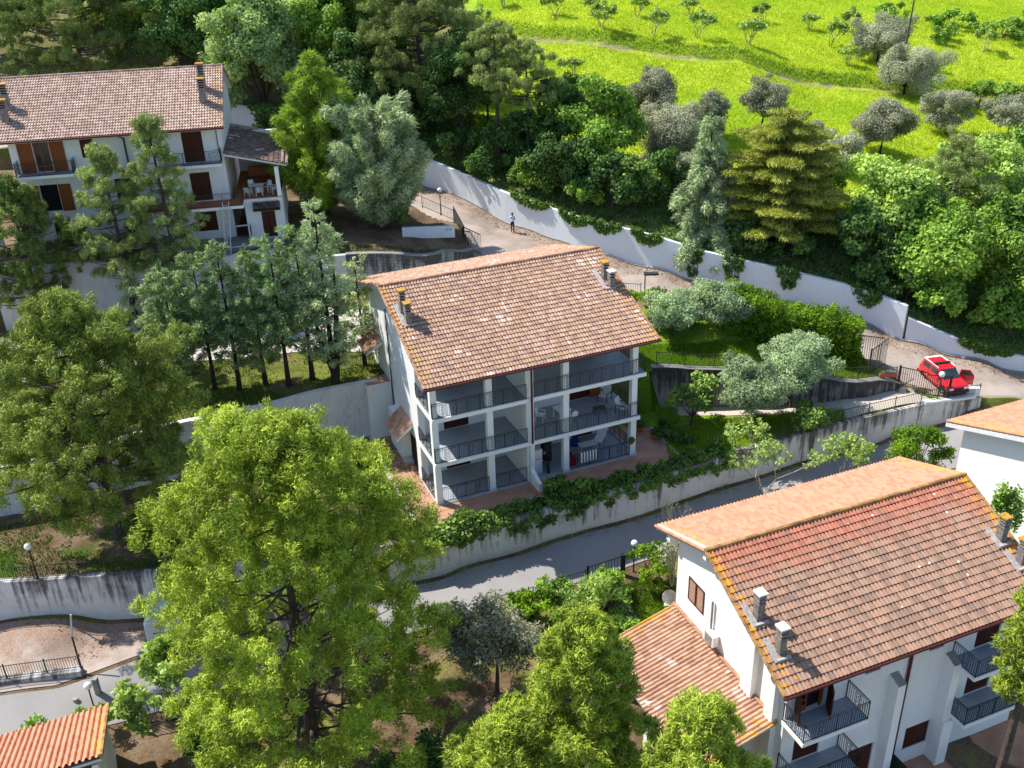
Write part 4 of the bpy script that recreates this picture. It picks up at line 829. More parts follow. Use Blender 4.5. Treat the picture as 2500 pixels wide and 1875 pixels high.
# lean-to roof
lr = MB(); lr.prism([(0.498, 1.05), (-3.7, -0.18), (-3.7, -0.32), (0.498, 0.85)], 'y', 0.9, 9.35, M['soffit'])
for x, y in ((-3.4, 9.1), (-3.4, 5.0), (-3.4, 1.2)): lr.box((x - .15, y - .15, -4.6), (x + .15, y + .15, 0.0), M['white2'])
lo_ = lr.build('lean_to_roof', HR)
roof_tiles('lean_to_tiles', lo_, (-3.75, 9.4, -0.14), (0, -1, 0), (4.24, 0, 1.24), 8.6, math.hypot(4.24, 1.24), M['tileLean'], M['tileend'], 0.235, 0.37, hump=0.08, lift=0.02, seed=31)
tr = MB(); tile_row(tr, (0.42, 9.4, 1.16), (0.42, 0.9, 1.16), M['capC'], 0.09); tr.build('abutment_tiles', lo_)
pt = MB(); pt.box((3.9, -3.4, -4.5), (15, 0.44, -4.33), M['terr']); pt.box((3.9, -3.55, -4.5), (15, -3.4, -4.2), M['kerb']); pt.build('paved_terrace', HR)
fe = MB(); fe.prism([(6.75, -1.9), (6.85, -1.9), (6.85, 0.3), (6.75, 0.3)], 'z', -4.3, -2.9, M['green']); fe.box((6.7, -2.0, -4.3), (7.0, 0.3, -3.95), M['white2']); fe.build('net_screen', HR)

# ---- far right house, cut by the frame
HF = thing('house', 'white walled house with an orange tiled roof and broad white fascia at the right edge', 'house', (0, 0, 0), RA)
fr = (30.46, 1.21); ca, sa = cos(RA), sin(RA)
HF.location = (fr[0] - (0 * ca - 10.7282 * sa), fr[1] - (0 * sa + 10.7282 * ca), -1.1)
ye2, ze2, yr2, zr2 = -4.2, 4.2, 3.2, 7.6
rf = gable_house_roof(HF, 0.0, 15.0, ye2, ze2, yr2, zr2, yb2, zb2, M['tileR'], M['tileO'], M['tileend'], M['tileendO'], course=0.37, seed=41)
w = MB(); w.prism(side_poly(-3.4, 9.9, -3.4, ye2, ze2, yr2, zr2, yb2, zb2), 'x', 0.55, 0.8, M['white2']); w.prism(side_poly(-3.4, 9.9, -3.4, ye2, ze2, yr2, zr2, yb2, zb2), 'x', 14.2, 14.5, M['white2']); w.box((0.8, 9.65, -3.4), (14.2, 9.9, 5.0), Wm); w.box((0.8, -3.4, -3.4), (14.2, -3.15, 4.1), Wm); w.build('wall', HF)
fa = MB(); fa.prism([(yb2 + .02, zb2 - .02), (yr2, zr2 - .04), (ye2, ze2 - .02), (ye2, ze2 - .36), (yr2, zr2 - .4), (yb2 + .02, zb2 - .36)], 'x', -0.06, 0.035, M['cap_white']); fa.build('fascia', HF)

# ---- upper left house
LA = 0.1757
HL = thing('apartment_house', 'white three storey house at upper left with chestnut shutters and faded pink tile roof', 'house', (-16.41, 24.626, 0), LA)
ye3, ze3, yr3, zr3, yb3, zb3 = 0.0, 17.705, 7.38, 20.95, 14.0, 18.2
gable_house_roof(HL, -17.0, 0.0, ye3, ze3, yr3, zr3, yb3, zb3, M['tileL'], M['tileL'], M['tileend'], M['tileendO'], seed=51)
w = MB(); X0 = -15.42
dL = [(-13.75, 15.15, -12.65, 17.5), (-10.45, 15.95, -9.5, 17.5), (-3.2, 15.02, -1.7, 17.45), (-3.1, 12.0, -1.62, 14.2), (-3.15, 9.55, -1.6, 11.1), (-14.0, 12.1, -12.7, 14.15), (-8.6, 12.0, -7.2, 14.2), (-8.4, 9.6, -7.0, 11.1), (-13.6, 9.2, -12.2, 11.2)]
holes_wall(w, (X0, 0.97, 8.2), (1, 0, 0), 15.1, 9.8, 0.25, [(a - X0, b - 8.2, c - X0, d - 8.2) for a, b, c, d in dL], Wm, (0, 1, 0))
gp3 = side_poly(1.22, 13.0, 8.2, ye3, ze3, yr3, zr3, yb3, zb3)
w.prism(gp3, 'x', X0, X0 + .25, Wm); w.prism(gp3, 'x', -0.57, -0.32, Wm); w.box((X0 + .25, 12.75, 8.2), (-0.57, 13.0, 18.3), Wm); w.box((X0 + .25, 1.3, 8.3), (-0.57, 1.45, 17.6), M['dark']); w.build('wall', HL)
for i, (a, b, c, d) in enumerate(dL):
    if i in (0, 5): continue
    shutter('window' if i in (1, 4, 7) else 'door', HL, a + .01, b, c - .01, d, 1.04, M['wood'], leaves=1 if c - a < 1 else 2)
gw = MB(); gw.box((-13.75, 1.02, 15.15), (-12.65, 1.04, 17.5), M['glass'])
for x in (-13.75, -13.26, -12.72): gw.box((x, 0.98, 15.15), (x + .09, 1.03, 17.5), M['wood2'])
for z in (15.15, 15.5, 17.42): gw.box((-13.75, 0.99, z), (-12.65, 1.03, z + .08), M['wood2'])
gw.build('french_window', HL)
for a, b in ((-14.85, -13.8), (-12.6, -11.6)):
    shutter('open_shutter', HL, a, 15.12, b, 17.5, 0.88, M['wood2'], leaves=1, depth=0.05)
shutter('open_shutter', HL, -12.65, 12.1, -11.75, 14.15, 0.88, M['wood2'], leaves=1, depth=0.05); shutter('open_shutter', HL, -15.0, 12.1, -14.05, 14.15, 0.88, M['wood2'], leaves=1, depth=0.05)
balcony(HL, -15.1, -11.05, 15.1, 0.97, -0.15); balcony(HL, -4.6, -0.45, 15.0, 0.97, -0.1)
tb = MB(); tb.box((-6.5, -0.95, 11.7), (0.72, 0.97, 11.9), M['white2']); tb.box((-6.4, -0.9, 11.904), (0.66, 0.96, 11.93), M['terr2']); o = tb.build('balcony', HL)
railing('railing', o, [(-6.45, -0.88, 11.93), (0.66, -0.88, 11.93), (0.66, -0.1, 11.93)], deco=0, m=M['irongrey'])
chimney(HL, -1.4, 4.6, ZF(0) * 0 + 17.705 + 0.44 * 4.6, 1.9, M['cap_ochre'], 0.5, 0.45); chimney(HL, -1.35, 3.0, 17.705 + 0.44 * 3.0, 1.8, M['cap_ochre'], 0.5, 0.45)
chimney(HL, -15.6, 3.9, 17.705 + 0.44 * 3.9, 1.7, M['cap_ochre'], 0.5, 0.45); chimney(HL, -15.5, 2.4, 17.705 + 0.44 * 2.4, 1.5, M['cap_ochre'], 0.5, 0.45)
dp = MB(); dp.tube([(-7.5, -0.02, 17.6), (-7.3, 0.85, 17.2), (-7.25, 0.9, 8.9)], 0.07, M['irongrey'], 8); dp.tube([(-0.6, 0.9, 17.6), (-0.62, 0.9, 15.6)], 0.03, M['irongrey'], 6); dp.build('downpipe', HL)
# covered terrace annex on its right
an = MB(); ya = -0.03
holes_wall(an, (0.72, ya, 8.2), (1, 0, 0), 2.9, 3.9, 0.2, [(1.88 - .72, 0.75, 2.92 - .72, 2.85)], Wm, (0, 1, 0))
an.box((0.7, ya + .2, 11.8), (3.6, 9.3, 12.0), M['terr2']); an.box((0.0, 0.97, 11.8), (0.7, 9.3, 12.0), M['terr2']); an.box((3.38, ya + .2, 8.2), (3.62, 9.4, 12.0), Wm)
an.box((3.32, ya, 12.1), (3.62, ya + .35, 14.4), M['white2']); an.box((0.0, 9.1, 12.0), (3.62, 9.35, 15.3), Wm); an.box((3.4, 8.0, 12.0), (3.6, 9.1, 14.4), Wm)
an.box((0.72, ya - .03, 12.1), (3.65, ya + .25, 12.16), M['terr2']); an.box((0.8, 7.2, 12.002), (3.38, 7.5, 12.75), M['terr2']); an.build('terrace_annex', HL)
ard = MB(); ard.box((1.88, 0.06, 8.95), (2.92, 0.1, 11.05), M['wood']); ard.box((2.38, 0.03, 8.95), (2.43, 0.06, 11.05), M['dark']); ard.build('door', HL)
rr = MB(); rr.prism([(-0.3, 15.65), (4.25, 14.5), (4.25, 14.38), (-0.3, 15.5)], 'y', 0.2, 9.9, M['soffit']); o = rr.build('annex_roof', HL)
roof_tiles('annex_roof_tiles', o, (4.35, 0.15, 14.52), (0, 1, 0), (-4.65, 0, 1.17), 9.8, math.hypot(4.65, 1.17), M['tileBrown'], M['tileend'], 0.2, 0.36, seed=61)
ev = MB(); tile_row(ev, (4.3, 0.1, 14.6), (4.3, 9.95, 14.6), M['capB'], 0.12, 0.36); tile_row(ev, (-0.25, 9.95, 15.75), (4.3, 9.95, 14.6), M['capB'], 0.14, 0.36); tile_row(ev, (-0.3, 9.6, 15.78), (4.2, 9.6, 14.66), M['capB'], 0.14, 0.36); tile_row(ev, (4.0, 0.1, 14.7), (4.0, 9.95, 14.7), M['capB'], 0.12, 0.36); ev.build('verge_tiles', o)
h2 = MB(); h2.prism([(-0.03, 11.75), (-0.85, 11.45), (-0.85, 11.3), (-0.03, 11.35)], 'x', 1.35, 3.4, M['tileend']); o2 = h2.build('porch_hood', HL)
roof_tiles('hood_tiles', o2, (1.35, -0.88, 11.45), (1, 0, 0), (0, 0.85, 0.34), 2.05, 0.92, M['tileBrown'], M['tileend'], 0.19, 0.3, hump=0.09, lift=0.06, seed=71)
railing('railing', HL, [(0.8, 0.0, 12.16), (3.3, 0.0, 12.16)], h=0.85, deco=0, m=M['irongrey'])
pf = MB(); pf.box((-7.0, -1.7, 8.0), (3.4, 0.96, 8.9), M['conc']); pf.box((-7.0, -1.75, 8.904), (3.4, -1.62, 8.94), M['cap_white']); pf.build('front_platform', HL)
le = MB(); le.prism([(-21.5, 12.4), (-15.45, 14.0), (-15.45, 13.85), (-21.5, 12.25)], 'y', -0.5, 6, M['soffit']); lo2 = le.build('lean_to_roof', HL)
roof_tiles('lean_to_tiles', lo2, (-21.5, 6.0, 12.45), (0, -1, 0), (6.0, 0, 1.6), 6.5, math.hypot(6, 1.6), M['tileLean'], M['tileend'], 0.2, 0.36, seed=81)
for x, y in ((-17.2, -0.3), (-20.5, -0.3)): 
    c = MB(); c.box((x - .15, y - .15, 8.2), (x + .15, y + .15, 13.0), M['white2']); c.build('porch_post', HL)
# ---- lower left tiled building, cut by the frame
HS = thing('outbuilding', 'low building with a bright orange ribbed tile roof at the lower left corner', 'outbuilding', (-15.35, -14.61, -1.0), 0.385)
roof_tiles('roof_tiles', HS, (0, 0, 0), (-1, 0, 0), (0, -1, 0.47), 9.0, 7.0, M['tileO'], M['tileendO'], 0.26, 0.42, hump=0.11, lift=0.02, seed=91)
w = MB(); w.prism([(-0.35, -0.25), (-6.2, 2.45), (-6.2, -3.2), (-0.35, -3.2)], 'x', -0.5, -0.25, Wm); w.box((-8.8, -0.6, -3.2), (-0.5, -0.35, -0.35), Wm); w.prism([(-.05, -.06), (-6.3, 2.8), (-6.3, 2.68), (-.05, -.18)], 'x', -8.95, -0.05, M['soffit']); w.build('wall', HS)
vt = MB(); tile_row(vt, (-0.02, 0, 0.06), (-0.02, -6.4, 3.06), M['capR'], 0.1); vt.build('verge_tiles', HS)
# ------------------------------------------------------------------ vegetation
def unit(a): return a / (np.linalg.norm(a, axis=1)[:, None] + 1e-9)
class Leaves:
    def __init__(s, seed): s.r = np.random.RandomState(seed); s.P = []; s.S = []; s.D = []; s.L = []; s.W = []; s.T = []
    def clump(s, c, rad, n, L, W, up=0.4, outw=0.8, jit=0.6, tint=None, tr=0.28, shell=2.4, axis=None, ax=0.0, nbias=0.9, njit=0.45):
        r = s.r; u = unit(r.normal(size=(n, 3))); q = r.rand(n) ** (1 / shell); p = np.array(c) + u * q[:, None] * np.array(rad)
        d = u * outw + np.array([0, 0, up]) + r.normal(size=(n, 3)) * jit
        if axis is not None: d = d + np.array(axis) * ax
        t0 = r.rand() if tint is None else tint
        N_ = unit(u * nbias + np.array([0, 0, .3]) + r.normal(size=(n, 3)) * njit); d = unit(d); d = unit(d - (d * N_).sum(1)[:, None] * N_)
        s.S.append(np.cross(N_, d)); s.P.append(p); s.D.append(d); s.L.append(L * (0.6 + 0.8 * r.rand(n))); s.W.append(W * (0.6 + 0.8 * r.rand(n))); s.T.append(np.clip(t0 * 0.65 + 0.2 + r.normal(size=n) * tr * 0.55, 0, 1))
    def mesh(s, name, mat, parent, quad=False):
        P = np.concatenate(s.P); D = np.concatenate(s.D); L = np.concatenate(s.L)[:, None]; W = np.concatenate(s.W)[:, None]; T = np.concatenate(s.T); n = len(P)
        S_ = np.concatenate(s.S)
        if quad:
            V = np.stack([P, P + D * L * .5 + S_ * W * .5, P + D * L, P + D * L * .5 - S_ * W * .5], 1).reshape(-1, 3); F = np.arange(4 * n).reshape(n, 4); k = 4
        else:
            V = np.stack([P - S_ * W * .5, P + S_ * W * .5, P + D * L], 1).reshape(-1, 3); F = np.arange(3 * n).reshape(n, 3); k = 3
        return np_mesh(name, V, F, mat, parent, {'tint': np.repeat(T, k)})
def sph(az, el): return np.array([cos(el) * cos(az), cos(el) * sin(az), sin(el)])
def trunk_mesh(parent, h, r0, mat, branches=(), lean=(0, 0), bend=0.0, seed=0, n=8):
    rr = random.Random(seed); mb = MB(); pts = []; rad = []
    for i in range(7):
        t = i / 6; pts.append((lean[0] * t + bend * sin(t * 3.1), lean[1] * t + bend * .5 * sin(t * 4.3), h * t - (0.4 if i == 0 else 0))); rad.append(r0 * (1 - .82 * t) + (0.35 * r0 if i == 0 else 0))
    mb.tube(pts, rad, mat, n)
    for tz_, e, w in branches:
        t = min(max(tz_ / h, 0), 1); a = Vector((lean[0] * t + bend * sin(t * 3.1), lean[1] * t + bend * .5 * sin(t * 4.3), tz_)); e = Vector(e); m_ = a.lerp(e, .5) + Vector((rr.uniform(-.1, .1), rr.uniform(-.1, .1), -0.06 * (e - a).length))
        mb.tube([a, m_, e], [w, w * .65, w * .25], mat, 4)
    return mb.build('trunk', parent)
PROTO = {}
def root_of(name, label, cat, x, y, z, group=None): return thing(name, label, cat, (x, y, z), 0, group)
def pine(name, label, x, y, z, h, r, mat='lpine', seed=0, dens=1.0, low=0.22, nb=60, size=1.0, f=None, lean=(0, 0), bark='bark', group=None, flatz=0.48, mini=13, B=None):
    """boughs set round the stem, each a cushion of small upright needle tufts"""
    rr = random.Random(seed); L = Leaves(seed); root = root_of(name, label, 'pine tree', x, y, z, group); br = []
    f = f or (lambda t: max(0.10, (sin(pi * min(1, (t * 0.84 + 0.20))) ** 0.8)))
    ga = 0; ph = [rr.uniform(0, 6.28) for _ in range(4)]
    for i in range(nb):
        t = (i + rr.random()) / nb; ga += 2.39996 + rr.uniform(-.35, .35); ht = h * (low + (1 - low) * t)
        lob = 1 + .20 * sin(2 * ga + ph[0] + 5 * t) + .14 * sin(3 * ga + ph[1] - 8 * t); R_ = r * f(t) * lob
        rad = R_ * (0.30 + 0.66 * rr.random() ** 0.5); c = np.array([rad * cos(ga) + lean[0] * ht / h, rad * sin(ga) + lean[1] * ht / h, ht])
        b0 = (B or (0.125 * r + 0.42)) * rr.uniform(.7, 1.35) * size; t0 = rr.random(); out = c * [1, 1, 0] / (rad + .1)
        br.append((max(0.3, ht - rad * 0.28 - .2), tuple(c - [0, 0, b0 * .35]), 0.02 + .013 * rad))
        for k in range(int(mini * (b0 / size) ** .8) + 3):
            u = sph(rr.uniform(0, 2 * pi), math.asin(rr.uniform(-.35, 1))); cc = c + u * b0 * np.array([1, 1, flatz]) * rr.uniform(.6, 1.08); s1 = b0 ** .5 * rr.uniform(.26, .42)
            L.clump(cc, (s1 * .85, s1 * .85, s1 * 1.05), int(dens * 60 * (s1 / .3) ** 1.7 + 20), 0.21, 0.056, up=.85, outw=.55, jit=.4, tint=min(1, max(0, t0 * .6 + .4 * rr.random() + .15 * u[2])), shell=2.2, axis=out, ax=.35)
    trunk_mesh(root, h * 0.93, 0.016 * h + 0.04, M[bark], br, lean, 0.1, seed); L.mesh('crown', M[mat], root); return root
def broad(name, label, x, y, z, h, r, mat='lbroad', seed=0, dens=1.0, leaf=(0.26, 0.17), cat='tree', base=0.12, nb=None, group=None, bark='bark', squash=1.0, blob=0.34, trunk=True, shell=2.2):
    rr = random.Random(seed); L = Leaves(seed); root = root_of(name, label, cat, x, y, z, group); br = []
    hc = h * (1 - base) / 2; zc = h * base + hc; nb = nb or max(10, int(16 * (r / 2.5) ** 1.1 * (hc / max(r, .5)) ** .5))
    for i in range(nb):
        u = sph(rr.uniform(0, 2 * pi), math.asin(rr.uniform(-.75, 1))); q = 0.50 + 0.38 * rr.random(); c = np.array([u[0] * r * q, u[1] * r * q, zc + u[2] * hc * q]); s0 = blob * min(r, hc * 1.3) * rr.uniform(.65, 1.25)
        br.append((max(.15, zc - hc * .75), tuple(c), 0.015 + .012 * r)); t0 = rr.random()
        for k in range(3):
            cc = c + (np.array([rr.uniform(-1, 1), rr.uniform(-1, 1), rr.uniform(-.8, .8)]) * s0 if k else 0); s1 = s0 * (1 if k == 0 else rr.uniform(.45, .75))
            L.clump(cc, (s1, s1, s1 * .8 * squash), int(dens * 22 * (s1 / leaf[0]) ** 2 + 12), leaf[0], leaf[1], up=.15, outw=.5, jit=.8, tint=min(1, max(0, t0 + rr.uniform(-.25, .25))), shell=shell)
    if trunk: trunk_mesh(root, max(h * base * 1.5, h * .5), 0.05 + .035 * r, M[bark], br, (rr.uniform(-.2, .2), rr.uniform(-.2, .2)), 0.08, seed)
    L.mesh('crown', M[mat], root, quad=True); return root
def conifer(name, label, x, y, z, h, r, mat='lcon', seed=0, low=0.1, f=None, dens=1.0, droop=0.2, step=0.5, flat=0.3, Ln=0.26, Wn=0.075, tiers=None, group=None, cat='conifer', wid=0.2, upd=0.2, bark='barkdark', kk=2.2):
    rr = random.Random(seed); L = Leaves(seed); root = root_of(name, label, cat, x, y, z, group); br = []
    f = f or (lambda t: (1 - t) ** 0.8 + 0.05); zz = h * low; ga = rr.uniform(0, 6)
    while zz < h * .985:
        t = (zz / h - low) / (1 - low); R_ = r * f(t) * rr.uniform(.82, 1.12); k = max(3, int(kk * R_ + 3))
        for i in range(k):
            ga += 2.39996 + rr.uniform(-.25, .25); Rl = R_ * rr.uniform(.65, 1.1); d = np.array([cos(ga), sin(ga), 0]); t0 = rr.random(); zb_ = zz + rr.uniform(-.2, .2)
            m = max(1, int(Rl / 0.45))
            for j in range(m):
                q = (j + 1) / m * (0.9) + .1; c = d * Rl * q + np.array([0, 0, zb_ + upd * Rl * q - droop * Rl * q * q]); s = wid + 0.10 * Rl * (1 - abs(q - .6))
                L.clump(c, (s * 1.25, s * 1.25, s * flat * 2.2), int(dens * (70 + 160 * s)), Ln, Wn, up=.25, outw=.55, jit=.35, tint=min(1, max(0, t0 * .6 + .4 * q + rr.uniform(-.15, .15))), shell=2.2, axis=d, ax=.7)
            br.append((max(.2, zb_ - .1), tuple(d * Rl * .9 + np.array([0, 0, zb_ + upd * Rl - droop * Rl])), 0.012 + .006 * Rl))
        zz += step * rr.uniform(.8, 1.2)
    L.clump((0, 0, h * .985), (.15, .15, .35), int(60 * dens), Ln, Wn, up=1)
    trunk_mesh(root, h * .97, 0.012 * h + .04, M[bark], br, (0, 0), 0.05, seed); L.mesh('crown', M[mat], root); return root
def bare(name, label, x, y, z, h, r, mat=None, seed=0, bark='barkpale', nleaf=0, cat='tree', w0=0.07, depth=4, group=None, leaf=(0.2, 0.14), spread=0.75):
    rr = random.Random(seed); mb = MB(); root = root_of(name, label, cat, x, y, z, group); L = Leaves(seed); tips = []
    def grow(p, d, l, w, k):
        e = p + d * l; mb.tube([p, (p + e) / 2 + Vector((rr.uniform(-.05, .05),) * 3) * l, e], [w, w * .8, w * .6], M[bark], 5 if k > 1 else 3, k == 0)
        if k == 0: tips.append(e); return
        if k < depth - 1: tips.append(e)
        for i in range(rr.choice((2, 3, 3))):
            dd = (d + Vector((rr.uniform(-1, 1), rr.uniform(-1, 1), rr.uniform(-.4, .8))) * spread).normalized(); grow(e, dd, l * rr.uniform(.6, .85), w * .62, k - 1)
    for i in range(3): grow(Vector((0, 0, -.1)), Vector((rr.uniform(-.5, .5), rr.uniform(-.5, .5), 1)).normalized(), h * .34, w0, depth)
    V = np.array(mb.V); sx = r / max(.1, np.abs(V[:, :2]).max()); sz = h / max(.1, V[:, 2].max()); mb.V = [(a * sx, b * sx, c * sz) for a, b, c in mb.V]; mb.build('trunk', root)
    if nleaf and mat:
        for e in tips:
            if rr.random() < .8: L.clump((e.x * sx, e.y * sx, e.z * sz), (.22, .22, .18), nleaf, leaf[0], leaf[1], up=.2, jit=.8, shell=2)
        L.mesh('crown', M[mat], root, quad=True)
    return root

# --- pines
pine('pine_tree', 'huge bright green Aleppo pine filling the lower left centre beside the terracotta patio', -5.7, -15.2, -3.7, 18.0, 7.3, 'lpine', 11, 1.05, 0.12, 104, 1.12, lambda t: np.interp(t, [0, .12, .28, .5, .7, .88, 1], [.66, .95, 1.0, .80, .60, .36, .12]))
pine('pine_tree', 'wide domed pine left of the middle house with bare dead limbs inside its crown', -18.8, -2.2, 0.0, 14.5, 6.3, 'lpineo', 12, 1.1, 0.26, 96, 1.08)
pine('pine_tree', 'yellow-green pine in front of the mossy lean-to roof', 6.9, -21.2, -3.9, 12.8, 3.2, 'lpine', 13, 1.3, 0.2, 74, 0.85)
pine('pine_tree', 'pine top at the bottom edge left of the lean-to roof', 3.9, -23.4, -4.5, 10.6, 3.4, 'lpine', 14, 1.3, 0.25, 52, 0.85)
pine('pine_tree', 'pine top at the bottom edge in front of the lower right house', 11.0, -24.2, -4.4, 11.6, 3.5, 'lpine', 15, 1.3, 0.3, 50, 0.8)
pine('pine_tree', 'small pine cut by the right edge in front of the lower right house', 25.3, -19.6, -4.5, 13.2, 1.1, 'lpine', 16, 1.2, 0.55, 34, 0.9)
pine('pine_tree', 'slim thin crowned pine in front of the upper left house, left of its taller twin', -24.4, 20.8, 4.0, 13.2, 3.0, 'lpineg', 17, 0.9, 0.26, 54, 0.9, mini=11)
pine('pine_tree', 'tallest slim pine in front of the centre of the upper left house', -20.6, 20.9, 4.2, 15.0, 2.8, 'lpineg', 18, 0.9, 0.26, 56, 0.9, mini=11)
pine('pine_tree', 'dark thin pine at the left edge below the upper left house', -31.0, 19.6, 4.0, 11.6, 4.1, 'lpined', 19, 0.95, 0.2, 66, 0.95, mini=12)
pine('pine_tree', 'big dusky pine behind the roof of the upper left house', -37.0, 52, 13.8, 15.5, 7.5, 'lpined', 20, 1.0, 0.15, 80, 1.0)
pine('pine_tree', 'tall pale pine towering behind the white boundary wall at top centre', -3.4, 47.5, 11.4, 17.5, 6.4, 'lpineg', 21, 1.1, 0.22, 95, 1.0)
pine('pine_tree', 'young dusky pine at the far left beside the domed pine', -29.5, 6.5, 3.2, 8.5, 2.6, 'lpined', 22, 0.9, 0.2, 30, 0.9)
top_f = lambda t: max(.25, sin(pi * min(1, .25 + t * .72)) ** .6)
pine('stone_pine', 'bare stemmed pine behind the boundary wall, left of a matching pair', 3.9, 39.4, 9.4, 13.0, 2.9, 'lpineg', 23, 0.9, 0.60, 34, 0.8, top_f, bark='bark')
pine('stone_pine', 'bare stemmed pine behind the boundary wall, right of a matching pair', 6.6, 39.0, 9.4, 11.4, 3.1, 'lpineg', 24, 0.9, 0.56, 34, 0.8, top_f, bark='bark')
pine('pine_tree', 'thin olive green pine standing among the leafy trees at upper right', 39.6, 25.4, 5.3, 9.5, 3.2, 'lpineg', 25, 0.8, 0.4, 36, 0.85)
# --- conifers
conifer('cypress_tree', 'feathery yellow-green conifer right of the upper left house', -10.6, 31.3, 8.8, 12.6, 3.8, 'lley', 31, 0.05, lambda t: 1.08 * (1 - t) ** .78 + .05, 1.3, -0.25, 0.75, 0.45, 0.5, 0.1, wid=.2, upd=.55, kk=1.6)
conifer('conifer_tree', 'broad silver green conifer beside the globe lamp and white dwarf wall', -5.9, 29.3, 8.2, 9.6, 4.0, 'lcongrey', 32, 0.05, lambda t: max(.12, sin(pi * min(1, .3 + t * .68)) ** .6), 1.3, -0.2, 0.8, 0.5, 0.42, 0.1, wid=.22, upd=.5, kk=1.7)
conifer('deodar_tree', 'narrow grey conifer spire with drooping boughs over the boundary wall', 20.6, 27.0, 6.0, 11.2, 3.2, 'lcongrey', 33, 0.0, lambda t: (1 - t) ** .9 + .07, 1.3, 0.45, 0.6, 0.5, 0.3, 0.1, wid=.26, upd=.15)
conifer('cedar_tree', 'golden green cedar with flat spreading layers above the boundary wall', 26.4, 26.6, 5.6, 11.6, 5.4, 'lced', 34, 0.2, lambda t: max(.1, (1 - t) ** .42), 1.5, 0.05, 1.0, 0.11, 0.32, 0.11, wid=.32, upd=.16)
cy = [(-7.3, 8.9, 3.9, 12.6, 2.3, 'tallest pale conifer left of the middle house chimney with a forked dark trunk'), (-8.9, 9.6, 4.0, 10.6, 1.7, 'slender conifer just left of the forked tallest one'), (-10.4, 9.0, 3.9, 10.4, 1.9, 'dense blue-green conifer second from the forked one'), (-12.1, 9.6, 3.8, 9.6, 1.7, 'thin conifer in the middle of the row below the ladders'), (-13.7, 9.0, 3.8, 10.0, 1.7, 'spiky topped conifer left of the middle of the row'), (-15.4, 9.2, 3.7, 9.4, 2.0, 'dark bushy conifer nearest the domed pine but one'), (-17.6, 9.4, 3.7, 8.9, 1.9, 'leftmost dark conifer of the row, against the domed pine'), (-5.6, 11.6, 4.1, 7.6, 1.5, 'short pale conifer brushing the left end of the middle roof'), (-23.4, 18.6, 4.1, 4.9, 1.0, 'small pale conifer in front of the pale wall below the slim pines'), (-19.6, 12.4, 3.9, 6.6, 1.3, 'thin pale conifer above the right shoulder of the domed pine')]
for i, (x, y, z, h, r, lb) in enumerate(cy):
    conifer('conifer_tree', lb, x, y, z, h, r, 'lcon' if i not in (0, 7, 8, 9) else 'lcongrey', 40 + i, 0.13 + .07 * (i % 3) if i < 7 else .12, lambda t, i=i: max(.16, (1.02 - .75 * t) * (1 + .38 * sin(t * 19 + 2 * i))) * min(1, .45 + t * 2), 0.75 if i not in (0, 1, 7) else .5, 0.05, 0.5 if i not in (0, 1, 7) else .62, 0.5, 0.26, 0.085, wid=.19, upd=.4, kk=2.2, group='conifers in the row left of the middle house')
cyt = MB(); cyt.tube([(-7.3, 8.9, 3.6), (-7.0, 8.9, 5.6), (-6.6, 8.9, 9.5), (-6.5, 9, 12)], [.3, .24, .15, .05], M['barkdark'], 7); cyt.tube([(-7.25, 8.9, 4.6), (-7.9, 9, 7), (-8.3, 9, 10.5)], [.2, .15, .05], M['barkdark'], 6)
o = cyt.build('forked_tree'); tag(o, 'dark forked bare tree stem rising inside the tallest conifer of the row', 'bare tree')
